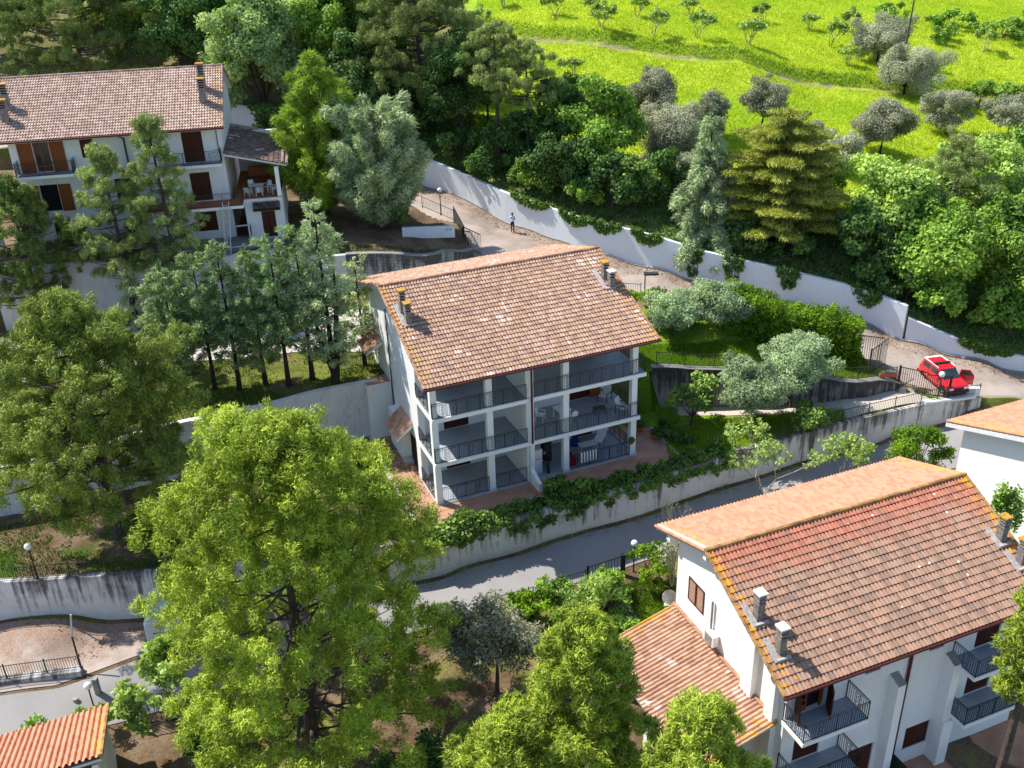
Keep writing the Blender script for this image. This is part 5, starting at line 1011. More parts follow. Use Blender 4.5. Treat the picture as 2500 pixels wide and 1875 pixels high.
# --- leafy woodland behind the boundary wall
wood = [
 (-19.0, 49.5, 12.9, 15.0, 4.8, 'lbright', 'pale leaved tree with the brightest foliage, right of the upper left roof'), (-27, 55.5, 14.8, 12.5, 4.6, 'ldark', 'dark tree directly behind the right end of the upper left roof'), (-33.5, 58, 15.6, 12, 4.4, 'lbroad', 'green tree behind the middle of the upper left roof'),
 (-12.6, 53.5, 13.5, 14, 4.2, 'lbroad', 'leafy tree left of the tall pale pine'), (-47, 60, 17.7, 10.5, 4.6, 'lbroad', 'tree at the top left corner behind the dusky pine'), (-8.6, 47, 10.6, 9.5, 3.4, 'ldark', 'dark tree under the tall pale pine'),
 (0.6, 43.6, 10.3, 12.4, 3.5, 'ldark', 'dark tree between the tall pale pine and the bare stemmed pair'), (9.3, 39.6, 9.8, 8.4, 2.9, 'ldark', 'dark rounded tree right of the bare stemmed pines'), (12.6, 35.8, 9.2, 9.0, 3.4, 'lbroad', 'tallest leafy tree in the thicket behind the middle house roof'),
 (9.6, 34.2, 8.6, 6.0, 3.0, 'ldark', 'dark low tree in the thicket above the walking man'), (15.3, 30.4, 7.8, 5.4, 1.5, 'lbroadb', 'slim sapling with bright leaves in the thicket'), (13.4, 31.0, 7.8, 4.9, 2.5, 'ldark', 'dark bush in front of the slim bright sapling'),
 (5.4, 40, 9.4, 5.2, 2.6, 'ldark', 'low dark tree at the feet of the bare stemmed pines'), (-4.2, 46.5, 10.2, 6.2, 3.0, 'ldark', 'dark tree on the bank above the left end of the boundary wall'), (17.4, 31.3, 8.0, 5.2, 2.2, 'ldark', 'dark tree left of the grey conifer spire'),
 (34.6, 25.0, 5.4, 9.0, 3.7, 'lbroadb', 'bright leafy tree right of the golden cedar'), (43.6, 30, 6.2, 9.4, 4.3, 'lbroadb', 'bright leafy tree at the right edge under the field'), (38, 21.2, 4.2, 8.2, 4.2, 'lbroad', 'broad tree with an open crown overhanging the wall at right'),
 (44.4, 20.0, 3.2, 11, 4.0, 'lbroad', 'tall green tree at the right edge behind the red car'), (32.0, 22.2, 4.2, 6.0, 2.9, 'ldark', 'dark tree between the golden cedar and the open crowned tree'), (42.0, 17.6, 2.0, 5.6, 2.5, 'lbroad', 'low green tree on the wall top behind the red car'),
 (37.0, 19.2, 3.0, 4.4, 2.3, 'lbroad', 'green bush hanging over the step of the boundary wall'), (30.4, 31.2, 6.9, 5.6, 2.6, 'lbroad', 'leafy tree behind the golden cedar'), (48.5, 25, 4.2, 9, 4, 'lbroad', 'green tree just outside the thicket at the far right'), (27.0, 23.9, 5.6, 2.6, 2.0, 'ldark', 'dark undergrowth bush below the golden cedar'),
 (7.4, 35.8, 8.4, 3.2, 2.2, 'lbroad', 'green bush on the wall top beside the walking man'), (11.4, 32.0, 8.0, 3.0, 2.0, 'lbroad', 'green bush on the wall top above the right roof corner of the middle house'), (23.6, 25.2, 6.2, 3.0, 2.0, 'ldark', 'dark bush on the wall top between the spire and the cedar'), (3.0, 38.9, 9.0, 3.2, 2.2, 'ldark', 'dark bush on the wall top left of the walking man'), (0.2, 41.6, 9.7, 3.2, 2.2, 'ldark', 'dark bush on the wall top near the left end of the wall'), (34.8, 20.0, 3.9, 3.4, 2.2, 'ldark', 'dark bush on the wall top at the wall step')]
wood += [(-24, 61, 16, 12, 4.6, 'ldark', 'dark tree on the wooded slope behind the brightest foliage'), (-15, 60, 15, 12, 4.6, 'ldark', 'dark tree on the wooded slope between the bright and the pale pine'), (-6, 58, 14, 11, 4.4, 'lbroad', 'green tree on the wooded slope behind the tall pale pine'), (-31, 66, 17, 12, 5, 'lbroad', 'green tree high on the wooded slope at top left'), (-20, 69, 17, 12, 5, 'lbroad', 'tree at the top edge above the brightest foliage'), (-10, 67, 16, 12, 5, 'ldark', 'dark tree at the top edge left of the tall pale pine'), (-3, 66, 15, 9, 3.6, 'ldark', 'dark tree at the meadow edge right of the tall pale pine'), (-42, 68, 18, 12, 5, 'ldark', 'dark tree at the top left edge of the wooded slope'), (1.2, 55, 13, 7, 2.8, 'ldark', 'dark tree at the meadow edge above the bare stemmed pines'), (3.0, 49, 12.0, 7.0, 2.8, 'lbroad', 'green tree at the meadow edge right behind the bare stemmed pines'), (-17.5, 46.6, 10.2, 5, 2.6, 'ldark', 'dark low tree on the wall top right of the upper left roof')]
M['lbright'] = leaf_mat('pale_maple_leaf', (0.16, 0.28, 0.08), (0.55, 0.68, 0.30), 0.4)
for i, (x, y, z, h, r, mt, lb) in enumerate(wood):
    broad('broadleaf_tree' if h > 4 else 'bush', lb, x, y, tz(x, y) - .1, h, r, mt, 100 + i, 1.25, (0.30, 0.22), base=0.06 if h < 7 else .12, group='trees behind the boundary wall' if h > 4 else 'bushes on the boundary wall', cat='tree' if h > 4 else 'bush')
# --- olives in the field
ol = [(18.6, 44.3, 5.1, 2.3, 'round olive tree with a leaning trunk, leftmost of the three above the thicket'), (23.5, 43.2, 4.6, 1.8, 'olive tree with a strongly slanting trunk in the field'), (29.1, 45.2, 4.9, 1.9, 'round olive tree above the golden cedar'), (19.9, 38.2, 5.0, 2.7, 'largest silver olive at the field edge behind the thicket'), (20.6, 33.4, 3.8, 1.8, 'small silver olive between the largest one and the grey spire'), (40.5, 44.3, 5.0, 2.4, 'dense round olive in the field at right'), (50.2, 52.4, 4.6, 2.4, 'open crowned pale olive at right below the track'), (57.0, 53.2, 4.2, 2.3, 'pale olive cut by the right edge of the photo'), (50.3, 75, 5.6, 3.3, 'big pale olive left of the utility pole'), (50.3, 65.3, 5.2, 3.3, 'big pale olive standing right above the track end'), (30.9, 43.0, 2.8, 1.5, 'small grey olive peeping over the golden cedar'), (35.4, 39.6, 3.2, 1.8, 'grey olive right of the golden cedar'), (12.1, 49.4, 2.9, 1.2, 'thin faint olive at the left edge of the field'), (33.0, 41.5, 2.8, 1.5, 'low grey olive behind the right shoulder of the golden cedar')]
for i, (x, y, h, r, lb) in enumerate(ol):
    broad('olive_tree', lb, x, y, tz(x, y) - .05, h, r, 'lolived' if i in (0, 1, 2, 5) else 'lolive', 150 + i, 1.3, (0.17, 0.09), base=0.24 if i not in (3, 4, 8, 9) else .08, group='olive trees in the field', cat='olive tree', blob=.44, bark='barkdark', nb=16 if r < 2 else 26)
# --- garden trees
broad('olive_tree', 'pale olive behind the garden fence nearest the middle house', 16.4, 16.0, 3.1, 3.9, 1.8, 'loliveg', 170, 1.3, (0.17, 0.09), base=.2, cat='olive tree', nb=24, blob=.42)
broad('olive_tree', 'pale olive between the hedge and the one nearest the middle house', 20.0, 16.2, 3.2, 4.6, 2.0, 'loliveg', 171, 1.3, (0.17, 0.09), base=.2, cat='olive tree', nb=24, blob=.42)
broad('olive_tree', 'left olive of the pair on the lawn below the stained garden wall', 20.5, 8.2, 0.1, 4.9, 2.05, 'loliveg', 172, 1.3, (0.17, 0.09), base=.36, cat='olive tree', group='pair of lawn olives', nb=30, blob=.42)
broad('olive_tree', 'right olive of the pair on the lawn below the stained garden wall', 23.7, 9.9, 0.3, 5.2, 2.15, 'loliveg', 173, 1.3, (0.17, 0.09), base=.36, cat='olive tree', group='pair of lawn olives', nb=30, blob=.42)
broad('evergreen_shrub', 'glossy dark evergreen shrub right of the middle house', 16.6, 8.6, 0, 4.1, 1.75, 'lgloss', 174, 1.4, (0.24, 0.12), cat='shrub', base=.05)
broad('evergreen_shrub', 'dark round shrub leaning over the retaining wall below the lawn', 24.6, 7.4, 0.1, 2.3, 1.9, 'lgloss', 175, 1.4, (0.2, 0.14), cat='shrub', base=.0)
broad('shrub', 'bright leafy shrub between the lane and the right edge house', 30.0, 3.4, -1.5, 4.4, 2.2, 'lhedge', 176, 1.2, (0.22, 0.10), cat='shrub', base=.05)
broad('bush', 'bright green round bush beside the lane garden gate', 11.9, -4.9, -2.5, 2.9, 1.35, 'lhedge', 177, 1.5, (0.2, 0.10), cat='bush', base=.02)
broad('oleander_bush', 'bushy green oleander in the middle of the lower garden', 8.3, -8.4, -2.6, 3.4, 1.7, 'lbroadb', 178, 1.3, (0.26, 0.09), cat='bush', base=.02)
broad('bush', 'low green bush at the lane fence left of the garden gate', 6.6, -6.6, -2.6, 2.0, 1.3, 'lbroad', 179, 1.2, (0.2, 0.12), cat='bush', base=0)
broad('bush', 'low hedge bush at the left end of the lane fence', 3.4, -8.0, -2.6, 1.7, 1.4, 'lbroadb', 180, 1.2, (0.2, 0.12), cat='bush', base=0)
broad('bush', 'olive coloured bush at the corner of the mossy lean-to roof', 9.9, -9.6, -2.8, 1.9, 1.2, 'lbroad', 181, 1.2, (0.2, 0.12), cat='bush', base=0)
broad('olive_tree', 'grey olive on the leaf covered ground between the huge pine and the yellow-green one', 3.2, -12.6, -3.2, 6.2, 2.5, 'lolived', 182, 1.1, (0.2, 0.08), base=.34, nb=22, cat='olive tree', bark='bark')
broad('bush', 'dark green bush at the bottom edge right of the huge pine trunk', -0.6, -18.5, -4.3, 3.2, 3.0, 'ldark', 183, 1.3, (0.22, 0.15), cat='bush', base=0)
broad('bush', 'dark green bush at the bottom right corner below the paved terrace', 27.6, -20.4, -4.5, 2.6, 2.0, 'lbroad', 184, 1.2, (0.22, 0.15), cat='bush', base=0)
broad('bush', 'leafy bush between the two right hand houses', 28.2, -7.6, -2.8, 5.4, 1.5, 'lbroad', 185, 1.0, (0.2, 0.14), cat='bush', base=0)
broad('olive_tree', 'small pale olive under the yellow-green conifer', -11.2, 29.4, 8.8, 4.0, 1.3, 'lolive', 186, 1.3, (0.17, 0.09), base=.35, cat='olive tree')
broad('bush', 'small green bush beside the upper left house annex roof', -12.0, 37.5, 9.2, 3.0, 1.8, 'lbroadb', 187, 1.2, (0.22, 0.14), cat='bush', base=0)
broad('bush', 'dark bush under the silver green conifer', -4.3, 28.9, 8.2, 2.0, 1.5, 'ldark', 188, 1.2, (0.2, 0.14), cat='bush', base=0)
for i, (x, y, h, r, lb) in enumerate([(13.2, 17.6, 2.2, 1.1, 'bright shrub by the upper road right of the middle roof'), (15.0, 18.6, 2.0, 1.0, 'second bright shrub by the upper road near the lamp post'), (18.1, 17.9, 2.2, 1.1, 'bright shrub between the two pale garden olives')]):
    broad('bush', lb, x, y, tz(x, y), h, r, 'lhedge', 190 + i, 1.4, (0.2, 0.1), cat='bush', base=0, group='bright shrubs along the upper road')
for i, (x, y, h, r, lb) in enumerate([(14.6, 7.3, 1.1, .9, 'purplish low rose bush right of the house corner'), (15.6, 6.2, .9, .8, 'dark low plant beside the clay flower pots'), (-22.6, -10.4, .9, .9, 'low dark bush near the leafy car park edge')][:2]):
    broad('bush', lb, x, y, tz(x, y), h, r, 'ldark', 195 + i, 1.4, (0.16, 0.1), cat='bush', base=0)
for i, (x, y, h, r, lb) in enumerate([(-19.1, -15.0, 2.4, 0.9, 'laurel bush behind the orange tiled roof, left one'), (-16.6, -13.9, 2.3, 0.9, 'laurel bush behind the orange tiled roof, right one'), (-10.8, -16.0, 2.4, 1.4, 'dark shrub under the fig tree at lower left')]):
    broad('bush', lb, x, y, tz(x, y), h, r, 'lbroad' if i < 2 else 'ldark', 200 + i, 1.3, (0.22, 0.1), cat='bush', base=0)
bare('fig_tree', 'fig tree with pale upright leaves left of the huge pine trunk', -12.4, -14.0, -3.8, 5.6, 2.6, 'lfig', 205, 'barkpale', 26, 'fig tree', .07, 4, leaf=(.26, .2))
bare('almond_tree', 'sparse pale twigged tree growing at the foot of the long whitewashed wall', 20.4, 2.9, -2.0, 5.2, 3.3, 'lfig', 206, 'barkpale', 12, 'tree', .06, 4, leaf=(.2, .14))
bare('almond_tree', 'smaller sparse twigged tree right of the first along the long wall', 25.4, 3.6, -1.9, 3.6, 2.1, 'lfig', 207, 'barkpale', 9, 'tree', .05, 4, leaf=(.2, .14))
bare('dead_shrub', 'leafless pale shrub over the orange roof ridge by the lane', 14.0, -1.9, -2.3, 3.4, 1.4, None, 208, 'barkpale', 0, 'shrub', .05, 4)
bare('old_tree', 'pruned grey barked tree against the corner of the lower right house', 13.2, -5.4, -2.5, 3.4, .9, 'lolive', 209, 'barkpale', 8, 'tree', .13, 3, leaf=(.16, .09))
bare('dead_branches', 'pale dead branches hanging under the wide domed pine', -18.6, -3.4, 3.8, 4.2, 2.0, None, 210, 'bark', 0, 'branches', .05, 4)
bare('dead_branches', 'pale hanging dead twigs below the golden cedar', 27.0, 23.9, 5.4, 3.4, 1.8, None, 211, 'bark', 0, 'branches', .05, 4)
bare('climbing_plant', 'tall leafy stems beside the ochre capped chimney of the lower right house', 31.0, -5.8, -2.5, 6.4, 1.2, 'lbroad', 212, 'barkpale', 10, 'shrub', .04, 4)
# small fig trees of the orchard
figs = [(-2.1, 75.9, 1.5), (11.1, 76.4, 1.6), (15.8, 76.0, 1.5), (16.2, 70.9, 1.6), (21.0, 76.1, 1.5), (22.1, 69.6, 1.8), (28.2, 79.9, 1.3), (27.3, 70.3, 1.7), (33.5, 71.0, 1.8), (39.5, 88.6, 1.4), (45.1, 86.8, 1.3), (45.7, 79.2, 1.8), (45.8, 72.0, 1.4), (51.0, 87.1, 1.7), (12.1, 58.1, 1.1), (65.4, 79.9, 1.7), (5.0, 81.2, 1.4), (2.5, 75.6, 1.6)]
flab = ['leftmost orchard fig tree half hidden by the tall pale pine', 'orchard fig tree at the top, third from the left', 'orchard fig tree at the top above the bushy one by the track', 'bushy fig tree just above the left part of the track', 'fig tree of the upper row between two near the track', 'wide fig tree just above the track, second along it', 'small fig tree high in the middle of the orchard', 'fig tree with a pale visible trunk just above the track', 'bushy fig tree alone above the middle of the track', 'small fig tree near the top edge right of the middle', 'small fig tree at the top left of the big pale olive', 'twisted fig tree left of the two big pale olives', 'low sprawling fig tree just left of the lower big olive', 'fig tree directly left of the utility pole', 'tiny fig tree below the track at the field left', 'fig tree on the far right slope', 'fig tree at the top edge over the bare stemmed pines', 'fig tree above the left end of the track']
for i, (x, y, h, r, mt, lb) in enumerate([(9.4, -7.2, 2.6, 1.4, 'lbroad', 'green shrub between the oleander and the slab path'), (5.2, -7.4, 1.8, 1.5, 'lhedge', 'yellow-green shrub on the lane fence between the compost mound and the road'), (7.2, -10.2, 1.8, 1.3, 'lbroadb', 'low shrub in front of the oleander'), (1.2, -9.2, 1.6, 1.4, 'lhedge', 'bright low shrub at the far left of the lane fence'), (9.6, -5.9, 1.8, .9, 'lbroad', 'narrow shrub just left of the black garden gate')]):
    broad('bush', lb, x, y, tz(x, y), h, r, mt, 214 + i + 400, 1.2, (0.2, 0.12), cat='bush', base=0, group='shrubs of the lower garden')
p1 = bare('fig_tree', flab[0], *figs[0][:2], tz(*figs[0][:2]), 2.6, 1.5, 'lfig', 220, 'barkpale', 16, 'fig tree', .06, 3, 'small fig trees of the orchard', leaf=(.28, .2), spread=.8)
p2 = bare('fig_tree', flab[5], *figs[5][:2], tz(*figs[5][:2]), 2.9, 1.7, 'lfig', 221, 'barkpale', 20, 'fig tree', .06, 3, 'small fig trees of the orchard', leaf=(.28, .2), spread=.8)
for i, (x, y, r) in enumerate(figs):
    if i in (0, 5): continue
    dup((p1, p2)[i % 2], (x, y, tz(x, y) - .05), i * 1.7, flab[i], scale=r / 1.6)
for i, (x, y, h, r, lb) in enumerate([(57.9, 62.6, 3.0, 2.8, 'bramble mound right of the lower big olive'), (55.0, 61.9, 2.4, 2.0, 'dark bramble beside the end of the track'), (62.5, 63.8, 2.8, 2.4, 'green bush at the right edge beyond the track'), (65.6, 90.4, 2.6, 3.8, 'scrub patch at the top right, left one'), (70.6, 86.5, 2.8, 3.8, 'scrub patch at the top right, right one'), (62.0, 84.0, 2.2, 2.6, 'small scrub patch below the two at top right'), (76.0, 90.5, 3.0, 4.0, 'scrub patch in the top right corner'), (58.5, 93.5, 2.4, 3.0, 'scrub patch behind the utility pole')]):
    broad('bush', lb, x, y, tz(x, y) - .1, h, r, 'lbroad', 240 + i, 1.0, (0.32, 0.24), cat='bush', base=0, group='scrub on the field slope')
# --- clipped hedge and ivy
def leafbox(name, label, cat, pl, zf, hw, h, mat, seed, dens, leaf=(0.2, 0.1), lumps=0.35, over=0.0, kind=None, up=.5):
    P, t = resample(pl, max(2, int(sum(math.dist(a, b) for a, b in zip(pl[:-1], pl[1:])) / 0.55))); L = Leaves(seed); rr = random.Random(seed); x0, y0 = P[0]; z0 = zf(x0, y0)
    root = thing(name, label, cat, (x0, y0, z0)); core = MB()
    for i, (x, y) in enumerate(P):
        z = zf(x, y); hh_ = h(i / len(P)) if callable(h) else h
        for k in range(int(max(1, hh_ / .5))):
            for sgn in (-1, 0, 1):
                if sgn == 0 and k < int(hh_ / .5) - 1: continue
                d = P[min(i + 1, len(P) - 1)] - P[max(i - 1, 0)]; nrm = np.array([-d[1], d[0]]) / (np.hypot(*d) + 1e-9)
                q = hw * .62 * sgn * rr.uniform(.75, 1.15); c = np.array([x + nrm[0] * q - x0 + rr.uniform(-.15, .15), y + nrm[1] * q - y0, z - z0 + (k + .5) * .5 + rr.uniform(-lumps, lumps) * .5 - (over * rr.random() if sgn < 0 else 0)]); s = .42 * rr.uniform(.75, 1.25)
                L.clump(c, (s, s, s * .9), int(dens * 90), leaf[0], leaf[1], up=up, outw=.6, jit=.5, shell=2.4)
    L.mesh('foliage', M[mat], root, quad=True)
    st = MB()
    for i in range(0, len(P), 2): st.tube([(P[i][0] - x0, P[i][1] - y0, zf(*P[i]) - z0 - .2), (P[i][0] - x0 + .05, P[i][1] - y0, zf(*P[i]) - z0 + .6)], .035, M['bark'], 4)
    st.build('stem', root); return root
leafbox('hedge', 'tall clipped bright green thuja hedge beside the open black gate', 'hedge', [(20.6, 16.4), (24.2, 15.2), (27.6, 13.7), (28.9, 13.3)], lambda x, y: tz(x, y) - .1, 1.25, lambda t: 3.5 + .3 * sin(t * 9), 'lhedge', 260, 2.2, (0.22, 0.09), .25)
leafbox('hedge', 'bright green clipped hedge behind the hedge of the open gate, along the upper road', 'hedge', [(21.0, 17.2), (24.6, 15.9)], lambda x, y: tz(x, y) - .1, .8, 2.6, 'lhedge', 261, 1.5, (0.22, 0.09), .25)
leafbox('ivy_hedge', 'long dark ivy hedge draped over the top of the whitewashed retaining wall', 'hedge', [(-0.6, -3.2), (2.6, -2.0), (8, 0.1), (13.2, 2.5), (17.8, 4.8)], lambda x, y: 0.0, .8, lambda t: .85 + .3 * sin(t * 17) * sin(t * 5), 'lvine', 262, 2.0, (0.2, 0.17), .5, 0.8, up=.1)
leafbox('creeper', 'lighter green creeper at the left end of the ivy hedge', 'creeper', [(-0.4, -3.3), (3.2, -1.9)], lambda x, y: 0.1, .7, .95, 'lbroadb', 263, 1.1, (0.2, 0.16), .5, .5, up=.2)
leafbox('creeper', 'small dark creeper tuft climbing beside the divided terrace wall', 'creeper', [(6.6, -.1), (7.2, 0.2)], lambda x, y: 0.1, .4, 1.6, 'lvine', 264, 1.6, (0.18, 0.15), .3, 0, up=.2)
ivyl = ['ivy curtain hanging over the boundary wall above the walking man', 'ivy fringe on the boundary wall behind the middle house ridge', 'ivy curtain near the right roof corner of the middle house', 'ivy fringe between the roof corner and the hanging ivy column', 'ivy column hanging to the road below the grey spire', 'ivy column hanging below the golden cedar', 'ivy tongue on the boundary wall behind the garden hedge', 'ivy tongue left of the boundary wall step', 'ivy over the boundary wall top at far right']
for i, (x, dr_, w_) in enumerate([(6.6, .7, 3.0), (10.2, 1.0, 2.4), (12.6, 1.0, 2.4), (15.8, 1.1, 2.2), (19.2, 2.6, 1.3), (22.2, 2.4, 1.3), (26.2, 1.7, 1.6), (31.6, 1.5, 2.0), (39.4, .6, 3.5)]):
    y = float(poly_y(W4, np.array([x]))[0]); z = hh(x, y) if x < 34 else w4top(x, y); L = Leaves(270 + i); root = thing('ivy', ivyl[i], 'ivy', (x, y, z), 0, 'ivy on the boundary wall'); rr = random.Random(i)
    sl_ = (float(poly_y(W4, np.array([x + 1]))[0]) - y); st = MB()
    for k in range(int(34 * w_)):
        u = rr.uniform(-w_ / 2, w_ / 2); dd = dr_ * rr.random() ** .8 * (1 - (abs(u) / w_ * 1.7) ** 2); zz = float(np.interp(x + u, [p[0] for p in W4], W4Z)) - float(np.interp(x, [p[0] for p in W4], W4Z))
        L.clump((u, sl_ * u - .28, zz + .25 - dd), (.2, .15, .2), 26, .17, .15, up=-.3, outw=.4, jit=.7, tint=rr.random() * .8, shell=2)
    for k in range(6): u = rr.uniform(-w_ / 3, w_ / 3); st.tube([(u, sl_ * u - .22, .1), (u + .1, sl_ * u - .26, -dr_ * .8)], .018, M['bark'], 4)
    L.mesh('foliage', M['lvine'], root, quad=True); st.build('stem', root)
# --- ground cover nobody could count
def scatter(name, n, x0, x1, y0, y1, keep, L0, W0, mat, seed, label, up=1.0, jit=.35, zoff=0.0, cl=0.0):
    r = np.random.RandomState(seed); x = r.uniform(x0, x1, n); y = r.uniform(y0, y1, n); m = keep(x, y); x, y = x[m], y[m]; n = len(x); z = terr(x, y) + zoff
    P = np.c_[x, y, z]; D = unit(np.c_[r.normal(size=(n, 2)) * jit, np.full(n, up)]); S_ = unit(np.cross(D, r.normal(size=(n, 3)))); L = (L0 * (.5 + r.rand(n)))[:, None]; W = (W0 * (.5 + r.rand(n)))[:, None]
    T = np.clip(fbm(x, y, 3.5, seed) * 1.1 - .05 + r.normal(size=n) * .2, 0, 1); V = np.stack([P - S_ * W * .5, P + S_ * W * .5, P + D * L], 1).reshape(-1, 3)
    o = np_mesh(name, V, np.arange(3 * n).reshape(n, 3), M[mat], None, {'tint': np.repeat(T, 3)}); return tag(o, label, None, None, 'stuff')
hillk = lambda x, y: (zone(x, y) == 4) & (x > 1 - (75 - y) * 0 + 3 * fbm(x, y, 5, 11) - 1) & (y - poly_y(W4, x) > 7 + 4 * fbm(x, y, 4, 9)) & (np.abs(y - poly_y(PATHL, x)) > .8)
tag(scatter('meadow_grass', 400000, -2, 88, 22, 118, hillk, 0.27, 0.10, 'lgrass', 301, 'lime green meadow grass on the hillside field'), cat='grass')
bankk = lambda x, y: (np.abs(y - poly_y(PATHL, x) - 1.7) < .9)
tag(scatter('bank_grass', 26000, -6, 66, 55, 82, bankk, 0.42, 0.13, 'lgrassd', 302, 'darker grass on the bank above the track'), cat='grass')
bg_ = lambda x, y: (zone(x, y) == 1) & (x > 14.5) & ((y < 9.2) | (x < 16)) & (x < 27) & (fbm(x, y, 2.5, 5) > .25) 
tag(scatter('lawn_grass', 60000, 14, 28, -1, 11, bg_, 0.22, 0.07, 'lgrassd', 303, 'lawn grass below the pair of garden olives'), cat='grass')
cg_ = lambda x, y: (zone(x, y) == 2) & (x > 13.5) & (x < 30) & (y < 15 + 0 * x) & (y > 11)
tag(scatter('yard_grass', 40000, 13, 30, 11, 16, cg_, 0.22, 0.07, 'lgrassd', 304, 'grass between the garden wall and the clipped hedge'), cat='grass')
lg_ = lambda x, y: ((zone(x, y) == 1) & (x < -1) & (fbm(x, y, 3, 8) > .42) & (y < poly_y(W2, x) - 1.2)) | ((zone(x, y) == 2) & (x < -4) & (y < 13) & (fbm(x, y, 3, 8) > .46)) | ((zone(x, y) == 3) & (x > -9) & (y < 25.0)) 
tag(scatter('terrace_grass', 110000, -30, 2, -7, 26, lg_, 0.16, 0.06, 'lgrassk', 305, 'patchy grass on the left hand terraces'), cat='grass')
rg_ = lambda x, y: (zone(x, y) == 0) & (((x - 11.8) ** 2 + (y + 7.2) ** 2 < 6) | ((x > -3) & (x < 12) & (y > -9) & (y < -6) & (fbm(x, y, 2, 6) > .55)))
tag(scatter('garden_grass', 40000, -3, 14, -11, -4, rg_, 0.2, 0.07, 'lhedge', 306, 'bright grass in the lower garden beside the slab path'), cat='grass')
wk_ = lambda x, y: (zone(x, y) == 4) & (y - poly_y(W4, x) < 13) & (x > -10)
tag(scatter('undergrowth', 90000, -10, 55, 14, 60, wk_, 0.35, 0.2, 'ldark', 307, 'dark undergrowth on the bank behind the boundary wall', jit=.8), cat='undergrowth')
edge = lambda x, y: (zone(x, y) == 0) & (np.abs(y - poly_y(W1, x) + .75) < .35 + .25 * fbm(x, y, 2, 3)) & (fbm(x, y, 2.2, 12) > .45) & (x > -3)
tag(scatter('wall_weeds', 26000, -3, 37, -6, 10, edge, 0.16, 0.08, 'lgrassd', 308, 'weeds along the foot of the long whitewashed wall'), cat='weeds')
lt = lambda x, y: (((zone(x, y) == 0) & (y > -9.5 - .02 * x) & (x < -9.5) & (fbm(x, y, 4, 2) > .4)) | ((zone(x, y) == 2) & ((poly_y(W4, x) - y) < 1.6 + 1.5 * fbm(x, y, 3, 2))) | ((zone(x, y) == 2) & (x < -3) & (y < 22))) 
tag(scatter('fallen_leaves', 130000, -32, 45, -26, 50, lt, 0.11, 0.08, 'llitter', 309, 'dry fallen leaves on the car park, verges and road edge', up=.25, jit=1.0, zoff=.05), cat='leaf litter')
# ------------------------------------------------------------------ lamps, posts and poles
def globe_lamp(label, x, y, z, h=2.2, r=0.19):
    t = thing('globe_lamp', label, 'lamp', (x, y, z), 0, None); b = MB(); b.lathe((0, 0, 0), [(0.09, 0), (0.09, 0.08), (0.045, 0.12), (0.035, h - r - .05), (0.08, h - r - .03), (0.08, h - r + .02)], M['iron'], 10); b.build('lamp_post', t)
    g = MB(); g.lathe((0, 0, h), [(r * sin(a * pi / 10), -r * cos(a * pi / 10)) for a in range(11)], M['globe'], 16); g.build('lamp_globe', t, True); return t
globe_lamp('globe lamp beside the silver green conifer on the upper road', -1.1, 32.5, 7.9, 2.2, .2)
globe_lamp('globe lamp on the soot streaked retaining wall at lower left', -22.0, -6.0, 0.05, 2.2, .2)
globe_lamp('globe lamp beside the bright green bush at the garden gate', 11.2, -4.0, -2.45, 2.1, .2)
globe_lamp('globe lamp in front of the red car', 33.6, 9.4, 0.9, 2.0, .2)
globe_lamp('globe lamp just behind the orange tiled roof at lower left', -17.0, -13.0, -3.8, 2.55, .2)
t = thing('street_lamp', 'thin road lamp post with a flat rectangular head right of the middle house roof', 'lamp', (14.9, 20.6, 4.5)); b = MB(); b.tube([(0, 0, 0), (0, 0, 2.1), (0.15, 0, 2.45), (.3, 0, 2.6)], [.05, .045, .04, .03], M['irongrey'], 8); b.build('lamp_post', t); b = MB(); b.box((-.1, -.25, 1.95), (1.0, .25, 2.08), M['irongrey']); b.build('lamp_head', t)
t = thing('utility_pole', 'tall thin wooden utility pole between the two big pale olives in the field', 'pole', (51.3, 69.5, tz(51.3, 69.5))); b = MB(); b.tube([(0, 0, -.5), (.35, 0, 9.5)], [.13, .08], M['bark'], 8); b.build('pole_shaft', t); b = MB(); b.box((-.6, -.05, 8.8), (1.2, .05, 8.9), M['bark']); b.build('cross_arm', t)
for lb, pts in [('slack pale rope from the house corner rail to the garden below', [cw(-0.2, 0.1, 1.4), (-1.6, -1.2, 0.5), (-3.4, -4.6, -0.2)])]:
    b = MB(); b.tube(pts, .018, M['cable'], 5); tag(b.build('rope'), lb, 'rope')
